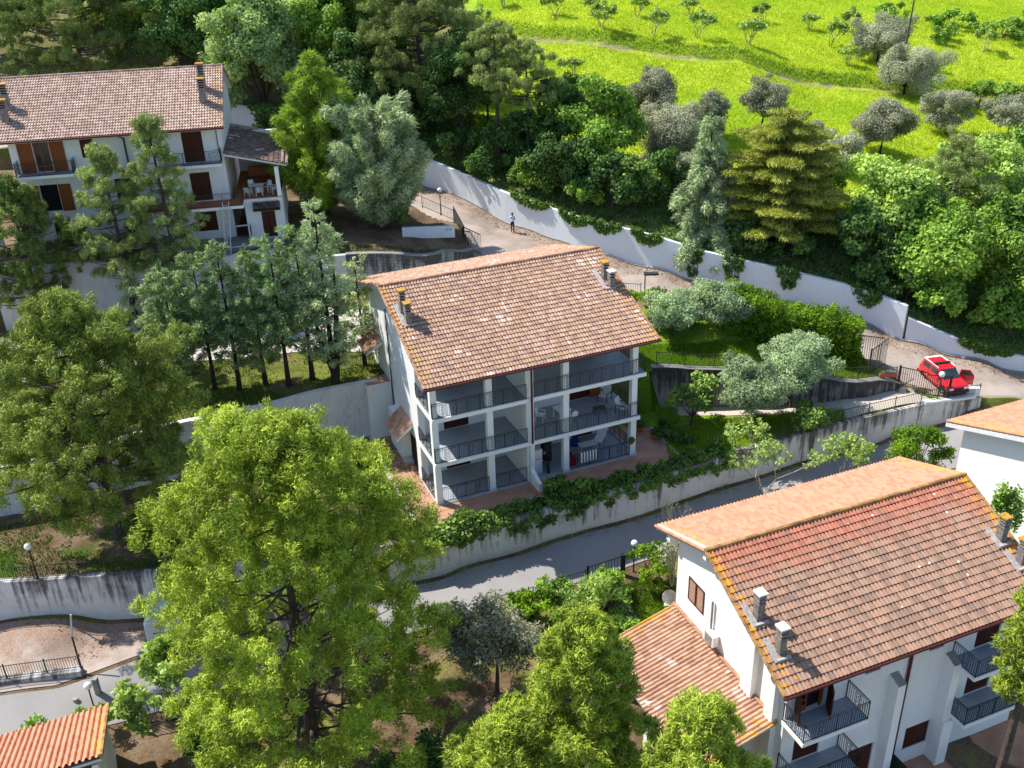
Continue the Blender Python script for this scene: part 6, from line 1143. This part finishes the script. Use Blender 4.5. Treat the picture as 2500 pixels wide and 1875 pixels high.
# ------------------------------------------------------------------ person
def person():
    t = thing('person', 'man in pale blue shirt and black trousers on the upper road looking at his phone', 'person', (5.0, 32.9, tz(5.0, 32.9) + .05), R(-60))
    vs_ = {}; V = []; E = []; Rr = []
    def v(n, p, r, par=None):
        vs_[n] = len(V); V.append(p); Rr.append(r)
        if par: E.append((vs_[par], vs_[n]))
    v('pel', (0, 0, .95), (.15, .11)); v('wst', (0, 0, 1.1), (.14, .1), 'pel'); v('chs', (0.01, 0, 1.32), (.18, .12), 'wst'); v('nk0', (0, 0, 1.46), (.1, .09), 'chs'); v('nk', (.02, 0, 1.52), (.055, .055), 'nk0'); v('hd0', (.05, 0, 1.59), (.075, .075), 'nk'); v('hd', (.06, 0, 1.68), (.085, .09), 'hd0'); v('hd1', (.04, 0, 1.74), (.06, .06), 'hd')
    v('nose', (.15, 0, 1.63), (.015, .015), 'hd0')
    for s, n in ((1, 'l'), (-1, 'r')):
        v(n + 'hip', (0, .09 * s, .9), (.1, .1), 'pel'); v(n + 'kn', (.03, .1 * s, .5), (.065, .065), n + 'hip'); v(n + 'an', (0, .11 * s, .09), (.042, .042), n + 'kn'); v(n + 'to', (.17, .13 * s, .035), (.04, .03), n + 'an')
        v(n + 'sh', (0, .19 * s, 1.42), (.065, .065), 'nk0'); v(n + 'el', (.02, .25 * s, 1.14), (.045, .045), n + 'sh'); v(n + 'wr', (.25, .1 * s, 1.2), (.03, .028), n + 'el'); v(n + 'pa', (.31, .06 * s, 1.22), (.035, .02), n + 'wr')
        for k in range(4): v(n + 'f%da' % k, (.36 + .004 * k, (.06 - .018 * (k - 1.5)) * s, 1.235), (.009, .009), n + 'pa'); v(n + 'f%db' % k, (.385, (.045 - .016 * (k - 1.5)) * s, 1.262 - .004 * k), (.008, .008), n + 'f%da' % k)
        v(n + 'tha', (.33, .03 * s, 1.25), (.01, .01), n + 'pa')
    me = bpy.data.meshes.new('body'); me.from_pydata(V, E, []); o = bpy.data.objects.new('body', me); COL.objects.link(o)
    sk = o.modifiers.new('s', 'SKIN'); sk.use_smooth_shade = True
    for i, r in enumerate(Rr): me.skin_vertices[0].data[i].radius = r
    me.skin_vertices[0].data[0].use_root = True
    o.modifiers.new('u', 'SUBSURF').levels = 1; o.modifiers['u'].render_levels = 1
    dg = bpy.context.evaluated_depsgraph_get(); m2 = bpy.data.meshes.new_from_object(o.evaluated_get(dg)); bpy.data.objects.remove(o); o = bpy.data.objects.new('body', m2); COL.objects.link(o); o.parent = t
    m2.materials.clear()
    for k in ('skin', 'shirt', 'trouser', 'blackplastic'): m2.materials.append(M[k])
    for p in m2.polygons:
        c = p.center; p.use_smooth = True
        p.material_index = 3 if c.z < .09 else 2 if c.z < 1.0 and not (c.x > .2) else 0 if (c.z > 1.50 or c.x > .26) else 1
    b = MB(); b.lathe((.03, 0, 1.69), [(.098 * sin(a * pi / 8), .105 * cos(a * pi / 8)) for a in range(5)], M['hair'], 12); b.lathe((.02, 0, 1.64), [(.098, 0.05), (.09, -.03), (.06, -.07)], M['hair'], 12); b.build('hair', t, True)
    b = MB()
    for s in (-1, 1): b.box((.135, .03 * s - .01, 1.655), (.15, .03 * s + .01, 1.667), M['hair']); b.box((.03, .092 * s - .01, 1.61), (.06, .092 * s + .01, 1.67), M['skin'])
    b.box((.135, -.025, 1.585), (.147, .025, 1.595), M['wood']); b.build('face', t)
    ph = MB(); ph.box((.33, -.035, 1.215), (.345, .035, 1.34), M['blackplastic']); p = ph.build('phone'); p.location = t.location; p.rotation_euler = t.rotation_euler; tag(p, 'dark phone held in front of the standing man', 'phone')
person()
# ------------------------------------------------------------------ vehicles
def wheel(parent, x, y, z, r=.29, w=.17):
    o = MB(); n = 20; pr = [(r * .62, -w / 2), (r * .93, -w / 2), (r, -w * .3), (r, w * .3), (r * .93, w / 2), (r * .62, w / 2)]
    for k in range(n):
        a0, a1 = 2 * pi * k / n, 2 * pi * (k + 1) / n
        for (r0, y0), (r1, y1) in zip(pr[:-1], pr[1:]): o.face([(x + r0 * cos(a0), y + y0, z + r0 * sin(a0)), (x + r0 * cos(a1), y + y0, z + r0 * sin(a1)), (x + r1 * cos(a1), y + y1, z + r1 * sin(a1)), (x + r1 * cos(a0), y + y1, z + r1 * sin(a0))], M['tyre'])
    wh = o.build('wheel', parent, True); h = MB()
    for s in (-1, 1):
        h.face([(x + r * .63 * cos(2 * pi * k / n), y + s * w * .38, z + r * .63 * sin(2 * pi * k / n)) for k in range(n)], M['rim'])
        for k in range(8): a = 2 * pi * k / 8; h.face([(x + r * .45 * cos(a) + .03 * cos(t_), y + s * (w * .38 + .004), z + r * .45 * sin(a) + .03 * sin(t_)) for t_ in (0, 1.57, 3.14, 4.71)], M['dark'])
    h.build('rim', wh)
def loft_body(name, parent, secs, mat):
    """secs: list of (x, [(halfwidth, z)...]) cross sections front to back"""
    V = []; F = []; k = len(secs[0][1]); ring = 2 * k
    for x, pr in secs:
        for w, z in pr: V.append((x, w, z))
        for w, z in pr[::-1]: V.append((x, -w, z))
    for i in range(len(secs) - 1):
        for j in range(ring): F.append((i * ring + j, i * ring + (j + 1) % ring, (i + 1) * ring + (j + 1) % ring, (i + 1) * ring + j))
    F.append(tuple(range(ring))[::-1]); F.append(tuple((len(secs) - 1) * ring + j for j in range(ring)))
    me = bpy.data.meshes.new(name); me.from_pydata(V, [], F); me.materials.append(mat); bm = bmesh.new(); bm.from_mesh(me); bmesh.ops.recalc_face_normals(bm, faces=bm.faces)
    bmesh.ops.bevel(bm, geom=[e for e in bm.edges if len(e.link_faces) == 2 and e.calc_face_angle(0) > .5], offset=.03, segments=2, affect='EDGES', profile=.6); bm.to_mesh(me); bm.free()
    me.polygons.foreach_set('use_smooth', [False] * len(me.polygons)); o = bpy.data.objects.new(name, me); COL.objects.link(o); o.parent = parent; return o
def red_car():
    t = thing('parked_car', 'small boxy red car with its far front door open, parked by the black double gate', 'car', (34.75, 11.55, 0.0), R(-79))
    t.location.z = tz(34.7, 11.4) + .08; t.scale = (1.08,) * 3
    lo_ = [(.70, .28), (.75, .45), (.75, .78), (.71, .86)]
    S_ = lambda x, zs, w=1.0: (x, [(.70 * w, zs[0]), (.75 * w, zs[1]), (.75 * w, zs[2]), (.70 * w, zs[3])])
    loft_body('body', t, [S_(1.70, (.34, .42, .60, .66), .93), S_(1.62, (.26, .42, .66, .76)), S_(.80, (.24, .44, .78, .88)), S_(.55, (.24, .44, .80, .90)), S_(-1.5, (.24, .44, .82, .90)), S_(-1.66, (.30, .44, .80, .88), .96)], M['red'])
    gh = lambda x, z0, z1, wt=.60: (x, [(.71, z0), (.655, (z0 + z1) / 2), (wt, z1 - .03), (wt - .06, z1)])
    loft_body('roof', t, [gh(.32, .92, 1.33, .58), gh(.2, .9, 1.40, .6), gh(-1.2, .9, 1.40, .6), gh(-1.42, .9, 1.36, .59), gh(-1.60, .88, 1.0, .66)], M['red'])
    g = MB()
    def sq(p, m=M['glass']): g.face(p, m)
    g.face([(.86, -.60, .895), (.86, .60, .895), (.345, .53, 1.335), (.345, -.53, 1.335)], M['glass']); g.face([(.86, -.60, .895), (.345, -.53, 1.335), (.34, -.66, .93), (.8, -.68, .89)], M['red']); g.face([(.86, .60, .895), (.345, .53, 1.335), (.34, .66, .93), (.8, .68, .89)], M['red'])
    for s in (-1, 1):
        for a, b in ((.25, -.42), (-.5, -1.32)):
            q = [(a + (.1 if a > 0 else 0), .700 * s, .955), (b, .700 * s, .955), (b + .02, .628 * s, 1.30), (a, .628 * s, 1.30)]; g.face(q if s < 0 else q[::-1], M['glass'] if a > 0 else M['irongrey'])
    g.face([(-1.617, -.56, .93), (-1.617, .56, .93), (-1.44, .5, 1.31), (-1.44, -.5, 1.31)], M['glass']); g.build('window', t)
    for s in (-1, 1):
        h = MB(); h.box((1.69, s * .5 - .13, .50), (1.725, s * .5 + .13, .64), M['chrome']); h.build('headlight', t)
        h = MB(); h.box((-1.69, s * .55 - .1, .55), (-1.64, s * .55 + .1, .80), M['pot']); h.build('tail_light', t)
    b = MB(); b.box((1.66, -.72, .30), (1.80, .72, .44), M['blackplastic']); b.box((1.68, -.34, .50), (1.715, .34, .64), M['blackplastic']); b.build('bumper', t); b = MB(); b.box((-1.80, -.72, .32), (-1.64, .72, .46), M['blackplastic']); b.build('bumper', t)
    for s in (-1,):
        b = MB(); b.box((-1.0, .755 * s - .01, .46), (.62, .755 * s + .01, .54), M['pot']); b.box((.52, .757 * s - .004, .3), (.535, .757 * s + .004, .9), M['dark']); b.box((-.45, .757 * s - .004, .3), (-.435, .757 * s + .004, .9), M['dark']); b.build('side_trim', t)
    for x in (1.12, -1.04):
        for s in (-1, 1):
            a = MB(); a.face([(x + .34 * cos(k * pi / 10), s * .757, .29 + .34 * sin(k * pi / 10)) for k in range(11)], M['dark']); a.build('wheel_arch', t); wheel(t, x, s * .68, .28, .27, .16)
    d = MB(); d.prism([(0, .28), (0, .90), (-.06, 1.3), (-.62, 1.3), (-.92, .92), (-.92, .28)], 'y', -.02, .02, M['red']); d.face([(-.1, -.03, .93), (-.14, -.03, 1.24), (-.58, -.03, 1.24), (-.84, -.03, .93)], M['glass']); d.face([(-.1, .03, .93), (-.14, .03, 1.24), (-.58, .03, 1.24), (-.84, .03, .93)], M['glass'])
    o = d.build('door', t); o.location = (.52, .74, 0); o.rotation_euler = (0, 0, R(-118)); 
    b = MB(); b.box((-.28, -.52, 1.405), (.12, .5, 1.425), M['red']); b.box((-.42, -.5, 1.425), (-.2, .5, 1.50), M['blackplastic']); b.bar((.2, -.55, 1.43), (-.5, -.55, 1.46), .05, M['blackplastic']); b.build('folding_sunroof', t)
    for s in (-1,): b = MB(); b.box((.48, .76 * s - .1, .95), (.62, .76 * s + .02, 1.06), M['red']); b.build('wing_mirror', t)
    rb = MB()
    for s in (-1, 1): rb.bar((.2, s * .57, 1.41), (-1.4, s * .57, 1.41), .05, M['plastic'])
    rb.build('roof_gutter', t); w = MB(); w.box((-1.45, -.5, 1.38), (-1.28, .5, 1.43), M['plastic']); w.build('rear_spoiler', t)
red_car()
def van():
    t = thing('parked_van', 'white panel van half hidden under the huge pine in the car park', 'van', (-13.6, -7.4, 0), R(9)); t.location.z = tz(-13.6, -7.4) + .06
    S_ = lambda x, a, b, c, w=1.0: (x, [(.78 * w, a), (.86 * w, .55), (.86 * w, b), (.78 * w, c)])
    loft_body('body', t, [S_(-2.2, .36, 1.7, 1.82, .97), S_(-2.1, .28, 1.78, 1.9), S_(.5, .28, 1.8, 1.92), S_(.75, .28, 1.6, 1.85), S_(1.35, .28, 1.0, 1.12), S_(2.1, .3, .82, .92), S_(2.25, .38, .7, .78, .95)], M['vanwhite'])
    g = MB()
    for s in (-1, 1):
        q = [(1.2, s * .865, 1.12), (.2, s * .867, 1.08), (.2, s * .867, 1.55), (.8, s * .85, 1.55)]; g.face(q if s < 0 else q[::-1], M['glass'])
    g.face([(1.37, -.7, 1.13), (1.37, .7, 1.13), (.80, .68, 1.80), (.80, -.68, 1.80)], M['glass']); g.build('window', t)
    b = MB(); b.box((-1.8, -.885, 1.12), (-.6, -.865, 1.16), M['blackplastic']); b.box((-.55, -.875, .4), (-.54, -.862, 1.7), M['irongrey']); b.box((.15, -.875, .4), (.16, -.862, 1.7), M['irongrey']); b.box((-.0, -.885, 1.0), (.1, -.865, 1.05), M['blackplastic']); b.box((.25, -.885, 1.0), (.35, -.865, 1.05), M['blackplastic']); b.box((-2.3, -.8, .34), (-2.12, .8, .5), M['irongrey']); b.build('side_trim', t)
    for x in (-1.35, 1.4):
        for s in (-1, 1): wheel(t, x, s * .80, .32, .32, .18)
van()
# ------------------------------------------------------------------ furniture
def chair():
    t = thing('garden_chair', '', 'chair'); b = MB(); b.box((-.24, -.22, .40), (.24, .24, .43), M['plastic']); b.build('seat', t)
    b = MB(); b.prism([(.22, .43), (.32, .86), (.35, .86), (.26, .43)], 'x', -.2, .2, M['plastic']); b.build('backrest', t)
    for sx in (-1, 1):
        for y in (-.22, .24): b = MB(); b.bar((sx * .22, y, .4), (sx * .26, y * 1.1, 0), .045, M['plastic']); b.build('leg', t)
        b = MB(); b.box((sx * .25 - .03, -.22, .62), (sx * .25 + .03, .28, .65), M['plastic']); b.bar((sx * .25, -.2, .63), (sx * .25, -.2, .42), .04, M['plastic']); b.build('armrest', t)
    return t
def table(label, cat='table', w=.9, l=.9, h=.72, mat='plastic', name='garden_table'):
    t = thing(name, label, cat); b = MB(); b.box((-l / 2, -w / 2, h - .04), (l / 2, w / 2, h), M[mat]); b.build('table_top', t)
    for sx in (-1, 1):
        for sy in (-1, 1): b = MB(); b.bar((sx * (l / 2 - .08), sy * (w / 2 - .08), h - .04), (sx * (l / 2 - .05), sy * (w / 2 - .05), 0), .05, M[mat]); b.build('leg', t)
    return t
def put(o, x, y, z, rz, fr=None):
    o.location = (*cw(x, y)[:2], z) if fr is None else (fr[0] + x * cos(fr[2]) - y * sin(fr[2]), fr[1] + x * sin(fr[2]) + y * cos(fr[2]), z); o.rotation_euler = (0, 0, rz)
c0 = chair(); c0['label'] = 'white plastic chair left of the table on the middle balcony'; put(c0, 7.55, 2.0, 3.02, 1.2); c0['group'] = 'white plastic chairs'
G_ = 'white plastic chairs'
dup(c0, (*cw(9.3, 1.0)[:2], 3.02), 3.6, 'white plastic chair pushed in front of the table on the middle balcony', G_)
put(table('white plastic table on the middle balcony behind the column'), 8.9, 1.7, 3.02, .5)
LF = (-16.41, 24.626, LA)
for i, (x, y, rz, lb) in enumerate([(1.1, .9, 2.6, 'white plastic chair at the left of the upper left house terrace table'), (1.9, .7, 3.3, 'white plastic chair in front of the upper left house terrace table'), (1.3, 2.4, .3, 'white plastic chair behind the upper left house terrace table'), (2.5, 2.0, -.8, 'white plastic chair right of the upper left house terrace table'), (3.05, 1.3, -1.2, 'white plastic chair by the right pillar of the upper left house terrace')]):
    k = dup(c0, (0, 0, 0), 0, lb, G_); put(k, x, y, 12.01, rz + LA, LF)
k = table('white plastic table on the covered terrace of the upper left house', w=.85, l=1.0); put(k, 1.7, 1.6, 12.01, LA, LF)
def lounge(name, label, w=.62):
    t = thing(name, label, 'armchair'); b = MB(); b.box((-w / 2, -.3, .36), (w / 2, .28, .4), M['soffit']); b.build('seat', t); b = MB(); b.prism([(.26, .4), (.42, .95), (.45, .95), (.3, .4)], 'x', -w / 2 + .03, w / 2 - .03, M['soffit']); b.build('backrest', t)
    for s in (-1, 1):
        b = MB(); x = s * (w / 2 + .03)
        for p, q in (((x, -.32, 0), (x, -.32, .6)), ((x, .34, 0), (x, .34, .6)), ((x, -.34, .6), (x, .36, .6))): b.bar(p, q, .045, M['woodlt'] if s == 2 else M['bark'])
        b.build('side_frame', t)
    return t
put(lounge('lounge_chair', 'metal framed armchair at the back right of the middle balcony'), 12.4, 2.6, 3.02, -.6); put(lounge('lounge_chair', 'metal framed armchair at the front right of the middle balcony'), 12.7, .7, 3.02, 1.0)
put(table('low metal framed table at the right of the middle balcony', w=.5, l=.8, h=.42, mat='bark', name='low_table'), 11.3, 1.2, 3.02, .3)
put(table('pale blue low table on the ground floor terrace', w=.6, l=1.25, h=.6, mat='soffit', name='low_table'), 10.7, 1.6, .12, .35)
t = thing('sun_lounger', 'white reclining garden chair behind the pale blue table', 'lounger'); b = MB(); b.prism([(-.5, .34), (.5, .34), (1.0, .85), (1.03, .82), (.52, .29), (-.5, .29)], 'y', -.3, .3, M['plastic']); b.build('seat', t)
for x in (-.45, .5):
    for s in (-1, 1): b = MB(); b.bar((x, s * .28, .3), (x + .08, s * .28, 0), .035, M['plastic']); b.build('leg', t)
put(t, 11.9, 2.3, .12, 1.2)
b = MB(); b.prism([(0, 0), (.55, 0), (.6, .35), (.45, .6), (.1, .62), (-.05, .3)], 'y', -.12, .2, M['blue']); b.prism([(.1, .2), (.5, .2), (.3, .7)], 'y', .2, .3, M['blue']); o = b.build('storage_bag'); put(o, 10.0, 2.7, .12, 0); tag(o, 'dark blue bag on the ground floor terrace beside the door', 'bag')
b = MB(); b.prism([(-.25, 0), (.3, 0), (.35, .5), (.1, .78), (-.2, .6)], 'y', -.2, .25, M['redfab']); b.prism([(-.1, .6), (.2, .6), (.05, .9)], 'y', -.1, .1, M['redfab']); o = b.build('folding_chair'); put(o, 8.95, .6, .12, .4); tag(o, 'red folding seat behind the ground floor railing', 'folding chair')
# striped towel on the ground floor rail
V_ = []; F_ = []; Mi_ = []; nx_ = 60
for i in range(nx_ + 1):
    x = 9.42 + 1.12 * i / nx_; wv = .02 * sin(i * .55)
    V_ += [(*cw(x, .02 + wv)[:2], .42), (*cw(x, .05 + wv * .3)[:2], 1.135), (*cw(x, .15)[:2], 1.135), (*cw(x, .18 - wv)[:2], .8)]
for i in range(nx_):
    for j in range(3): F_.append((4 * i + j, 4 * i + 4 + j, 4 * i + 5 + j, 4 * i + 1 + j)); Mi_.append(1 if (i * 11 // nx_) % 2 else 0)
o = np_mesh('towel', np.array(V_), np.array(F_), None, mats=[M['plastic'], M['irongrey']], mi=Mi_); tag(o, 'white and grey striped towel hanging on the ground floor railing', 'towel')
# stored things in the dark ground floor bay
b = MB(); b.box((6.32, .5, .12), (6.95, 1.15, 1.85), M['soffit']); b.box((6.34, .48, 1.2), (6.93, .5, 1.22), M['dark']); o = b.build('fridge'); o.rotation_euler = (0, 0, CA); tag(o, 'old grey fridge at the party wall in the cluttered ground floor bay', 'fridge')
def moto():
    t = thing('motorcycle', 'black motorcycle standing in the cluttered ground floor bay', 'motorcycle'); wheel(t, .62, 0, .3, .3, .12); wheel(t, -.62, 0, .3, .3, .12)
    b = MB(); b.tube([(.62, 0, .3), (.42, 0, .95)], .035, M['rim'], 6); b.tube([(.42, -.35, 1.0), (.42, .35, 1.0)], .02, M['iron'], 6); b.tube([(-.62, 0, .3), (-.1, 0, .4), (.4, 0, .75)], .04, M['iron'], 6); b.lathe((.5, 0, .82), [(.0, -.08), (.09, -.05), (.1, .05), (0, .1)], M['chrome'], 10); b.build('frame', t)
    b = MB(); b.lathe((.12, 0, .68), [(0.02, -.12), (.2, -.08), (.22, .05), (.1, .14), (0, .15)], M['blackplastic'], 12); b.build('fuel_tank', t); b = MB(); b.prism([(-.75, .72), (0, .66), (0, .78), (-.7, .84)], 'y', -.13, .13, M['blackplastic']); b.build('saddle', t); b = MB(); b.box((-.15, -.15, .25), (.3, .15, .55), M['rim']); b.build('engine', t); return t
put(moto(), 7.4, .95, .12, CA + 1.35)
for i, (x, y, z, sx, sy, sz, mt, lb, nm) in enumerate([(7.85, 1.9, .12, .5, .6, 1.5, 'irongrey', 'grey metal cabinet in the cluttered ground floor bay', 'cabinet'), (7.1, 2.4, .12, .9, .5, .8, 'bark', 'wooden crate stack at the back of the cluttered bay', 'crate_stack'), (7.0, 2.4, .93, .6, .4, .35, 'plastic', 'white basket on the wooden crate stack', 'basket')]):
    b = MB(); b.box((-sx / 2, -sy / 2, 0), (sx / 2, sy / 2, sz), M[mt]); 
    for k in range(4): b.box((-sx / 2 - .01, -sy / 2 - .01, sz * (k + .5) / 4), (sx / 2 + .01, sy / 2 + .01, sz * (k + .5) / 4 + .02), M['dark'])
    b.box((-sx / 2 - .02, -sy / 2 - .02, sz), (sx / 2 + .02, sy / 2 + .02, sz + .03), M[mt]); o = b.build(nm); put(o, x, y, z, CA); tag(o, lb, nm.replace('_', ' '))
V_ = []; F_ = []
for i in range(13):
    for j in range(6): V_.append((*cw(7.3 + .07 * i, 2.9 + .05 * sin(i * 1.3 + j))[:2], 2.1 - .16 * j - .03 * sin(i)))
for i in range(12):
    for j in range(5): a = i * 6 + j; F_.append((a, a + 1, a + 7, a + 6))
tag(np_mesh('hanging_laundry', np.array(V_), np.array(F_), M['shirt']), 'pale blue laundry hanging at the back of the cluttered bay', 'laundry')
# pots
def pot(label, x, y, z, s=1.0, plant=True):
    t = thing('flower_pot', label, 'flower pot', (x, y, z), 0, None); b = MB(); b.lathe((0, 0, 0), [(0, .01), (.14 * s, 0), (.2 * s, .3 * s), (.24 * s, .3 * s), (.24 * s, .36 * s), (.19 * s, .36 * s), (.18 * s, .28 * s), (0, .28 * s)], M['pot'], 16); b.build('pot_body', t, False)
    if plant: L = Leaves(int(x * 10)); L.clump((0, 0, .55 * s), (.3 * s, .3 * s, .25 * s), 240, .14, .08, up=.6); L.mesh('plant', M['ldark'], t, True)
pot('clay flower pot at the lawn edge of the patio, front one', *cw(15.45, 1.2)[:2], .06, 1.1); pot('clay flower pot at the lawn edge of the patio, rear one', *cw(15.1, 2.5)[:2], .06, 1.1)
pot('small clay pot hanging on the end of the ground floor railing', *cw(13.0, -.05)[:2], .95, .6)
b = MB(); b.box((30.0, 10.85, 2.05), (31.2, 11.05, 2.3), M['pot']); b.box((30.03, 10.88, 2.3), (31.17, 11.02, 2.32), M['soil']); o = b.build('planter_box'); L = Leaves(5); L.clump((30.6, 10.95, 2.4), (.55, .12, .12), 200, .1, .07); pl_ = L.mesh('plant', M['lolive'], None, True); pl_.parent = o; tag(o, 'long terracotta planter on the end of the stained garden wall', 'planter')
# ladders, trestle, bucket at the upper left house
def ladder(label, p, q, w=.42, n=11):
    p, q = Vector(p), Vector(q); t = thing('ladder', label, 'ladder', p); s = Vector((cos(LA), sin(LA), 0)) * w / 2; d = q - p; b = MB()
    for k in (-1, 1): b.bar(s * k, d + s * k, .05, M['alu'])
    b.build('rail', t); b = MB()
    for i in range(1, n): b.bar(d * (i / n) - s, d * (i / n) + s, .035, M['alu'])
    b.build('rung', t)
def lw_(x, y, z): return (LF[0] + x * cos(LA) - y * sin(LA), LF[1] + x * sin(LA) + y * cos(LA), z)
ladder('long aluminium ladder leaning against the upper left house balcony', lw_(-.9, -2.3, 8.1), lw_(-.55, -.98, 12.3), .45, 16)
ladder('short aluminium step ladder by the annex door of the upper left house', lw_(1.25, -1.3, 8.92), lw_(1.1, -.5, 10.3), .42, 6)
t = thing('trestle', 'metal trestle frame standing on the platform of the upper left house', 'trestle', lw_(-.9, -1.45, 8.92), LA); b = MB()
for x in (0, 1.9):
    for y in (0, .6): b.bar((x, y, 0), (x, y, 1.5), .05, M['alu'] if x == 0 else M['irongrey'])
    b.bar((x, 0, 1.0), (x, .6, 1.0), .04, M['alu'])
b.build('trestle_frame', t); b = MB(); b.bar((0, .3, 1.45), (1.9, .3, 1.5), .25, M['alu'], .05); b.build('plank', t)
t = thing('bucket', 'lime green bucket at the corner of the upper left house', 'bucket', lw_(4.0, -.1, 8.9)); b = MB(); b.lathe((0, 0, 0), [(0, .01), (.15, 0), (.2, .42), (.19, .42), (.14, .03), (0, .03)], M['bucket'], 14); b.build('bucket_body', t, True)
b = MB(); b.bar(lw_(3.72, .1, 10.2), lw_(4.1, -.3, 8.95), .04, M['alu']); tag(b.build('broom_pole'), 'thin pole leaning on the corner of the upper left house beside the green bucket', 'pole')
b = MB(); b.lathe((*lw_(-2.4, -1.0, 8.92),), [(0, .25), (.16, .22), (.2, .1), (.16, 0)], M['redfab'], 10); tag(b.build('red_basin'), 'small dark red basin on the platform below the upper left house window', 'basin')
# garden odds and ends of the lower garden
for i, (x, y) in enumerate([(10.05, -6.0), (10.2, -7.0), (10.4, -8.0), (10.6, -9.0)]):
    b = MB(); b.box((x - .55, y - .45, tz(x, y) - .05), (x + .55, y + .45, tz(x, y) + .06), M['stonepath']); tag(b.build('paving_slab'), ['slab of the garden path nearest the lane gate', 'second garden path slab from the gate', 'third garden path slab from the gate', 'garden path slab nearest the mossy lean-to roof'][i], 'paving slab', 'slabs of the lower garden path')
t = thing('stone_table', 'round stone table top leaning on the lawn by the lower right house corner', 'stone table', (12.9, -6.6, tz(12.9, -6.6) + .35), .4); b = MB(); b.lathe((0, 0, 0), [(0, -.05), (.45, -.05), (.45, .05), (0, .05)], M['stonepath'], 24); o = b.build('table_top', t); o.rotation_euler = (R(50), 0, 0); b = MB(); b.box((-.15, .1, -.4), (.15, .3, 0), M['stonepath']); b.build('foot', t)
L = Leaves(77); 
for k in range(9): L.clump((13.1 + random.Random(k).uniform(-.8, .5), -7.6 + random.Random(k + 50).uniform(-.6, .7), tz(13, -7.6) + .35), (.09, .09, .05), 30, .09, .07, tint=1)
M['lflower'] = leaf_mat('white_petals', (.6, .6, .58), (.85, .85, .82), .2); o = L.mesh('white_flowers', M['lflower'], None, True); tag(o, 'white daisies on the lawn beside the stone table', 'flowers', None, 'stuff')
rr = random.Random(4)
for i, lb in enumerate(['largest brown rubble stone on the compost mound', 'pale brown rubble stone at the left of the compost mound', 'small rubble stone at the right of the compost mound', 'flat rubble stone in front of the compost mound']):
    bm = bmesh.new(); bmesh.ops.create_icosphere(bm, subdivisions=2, radius=.32 - .05 * i)
    for v in bm.verts: v.co *= rr.uniform(.75, 1.2); v.co.z *= .7
    me = bpy.data.meshes.new('rubble_stone'); bm.to_mesh(me); bm.free(); me.materials.append(M['rock']); o = bpy.data.objects.new('rubble_stone', me); COL.objects.link(o); x, y = 5.4 + [0, -.7, .7, .1][i], -8.9 + [0, .1, -.2, -.6][i]; o.location = (x, y, tz(x, y) + .3); tag(o, lb, 'stone', 'rubble stones on the compost mound')
bm = bmesh.new(); bmesh.ops.create_icosphere(bm, subdivisions=4, radius=1.3)
for v in bm.verts: v.co.z *= .28; v.co *= 1 + .12 * sin(v.co.x * 7) * sin(v.co.y * 9 + 1)
me = bpy.data.meshes.new('compost_mound'); bm.to_mesh(me); bm.free(); me.materials.append(M['soil']); o = bpy.data.objects.new('compost_mound', me); COL.objects.link(o); o.location = (5.5, -9.0, tz(5.5, -9) + .0); tag(o, 'brown compost mound in the lower garden between the bushes', 'compost mound')
for lb, x, y in (('white stump behind the concrete kerb at lower left road', -18.4, -12.0),):
    b = MB(); b.tube([(x, y, -4.2), (x + .02, y, -3.0)], [.16, .14], M['barkpale'], 8); tag(b.build('marker_post'), 'pale marker post at the roadside above the orange tiled roof', 'marker post')
b = MB(); b.box((-17.55, -11.6, -4.4), (-17.3, -11.35, -2.2), M['conc']); tag(b.build('concrete_post'), 'grey square concrete post beside the road at lower left', 'concrete post')
b = MB(); b.bar((-0.3, -15.6, -3.7), (1.5, -15.4, -3.6), .08, M['barkpale']); b.bar((0.2, -15.9, -3.7), (.6, -14.2, -3.5), .07, M['barkpale']); tag(b.build('fallen_branches'), 'crossed pale fallen branches on the dark leaf covered ground', 'branches')
# old plank stair beside the middle house
b = MB()
for k in range(10): x0, y0, _ = cw(14.3, 4.4 + .35 * k); b.box((x0 - .7, y0 - .17, -.3), (x0 + .7, y0 + .17, .15 + .28 * k), M['conc'])
tag(b.build('stairs'), 'grey concrete stairs climbing between the middle house and the stained garden wall', 'stairs')
b = MB(); b.tube([cw(15.2, 5.6, .1), cw(15.2, 5.9, .5), cw(15.2, 6.2, 3.0)], .05, M['pipe'], 8); tag(b.build('drain_pipe'), 'white drain pipe on the end of the stained garden wall beside the stairs', 'pipe')
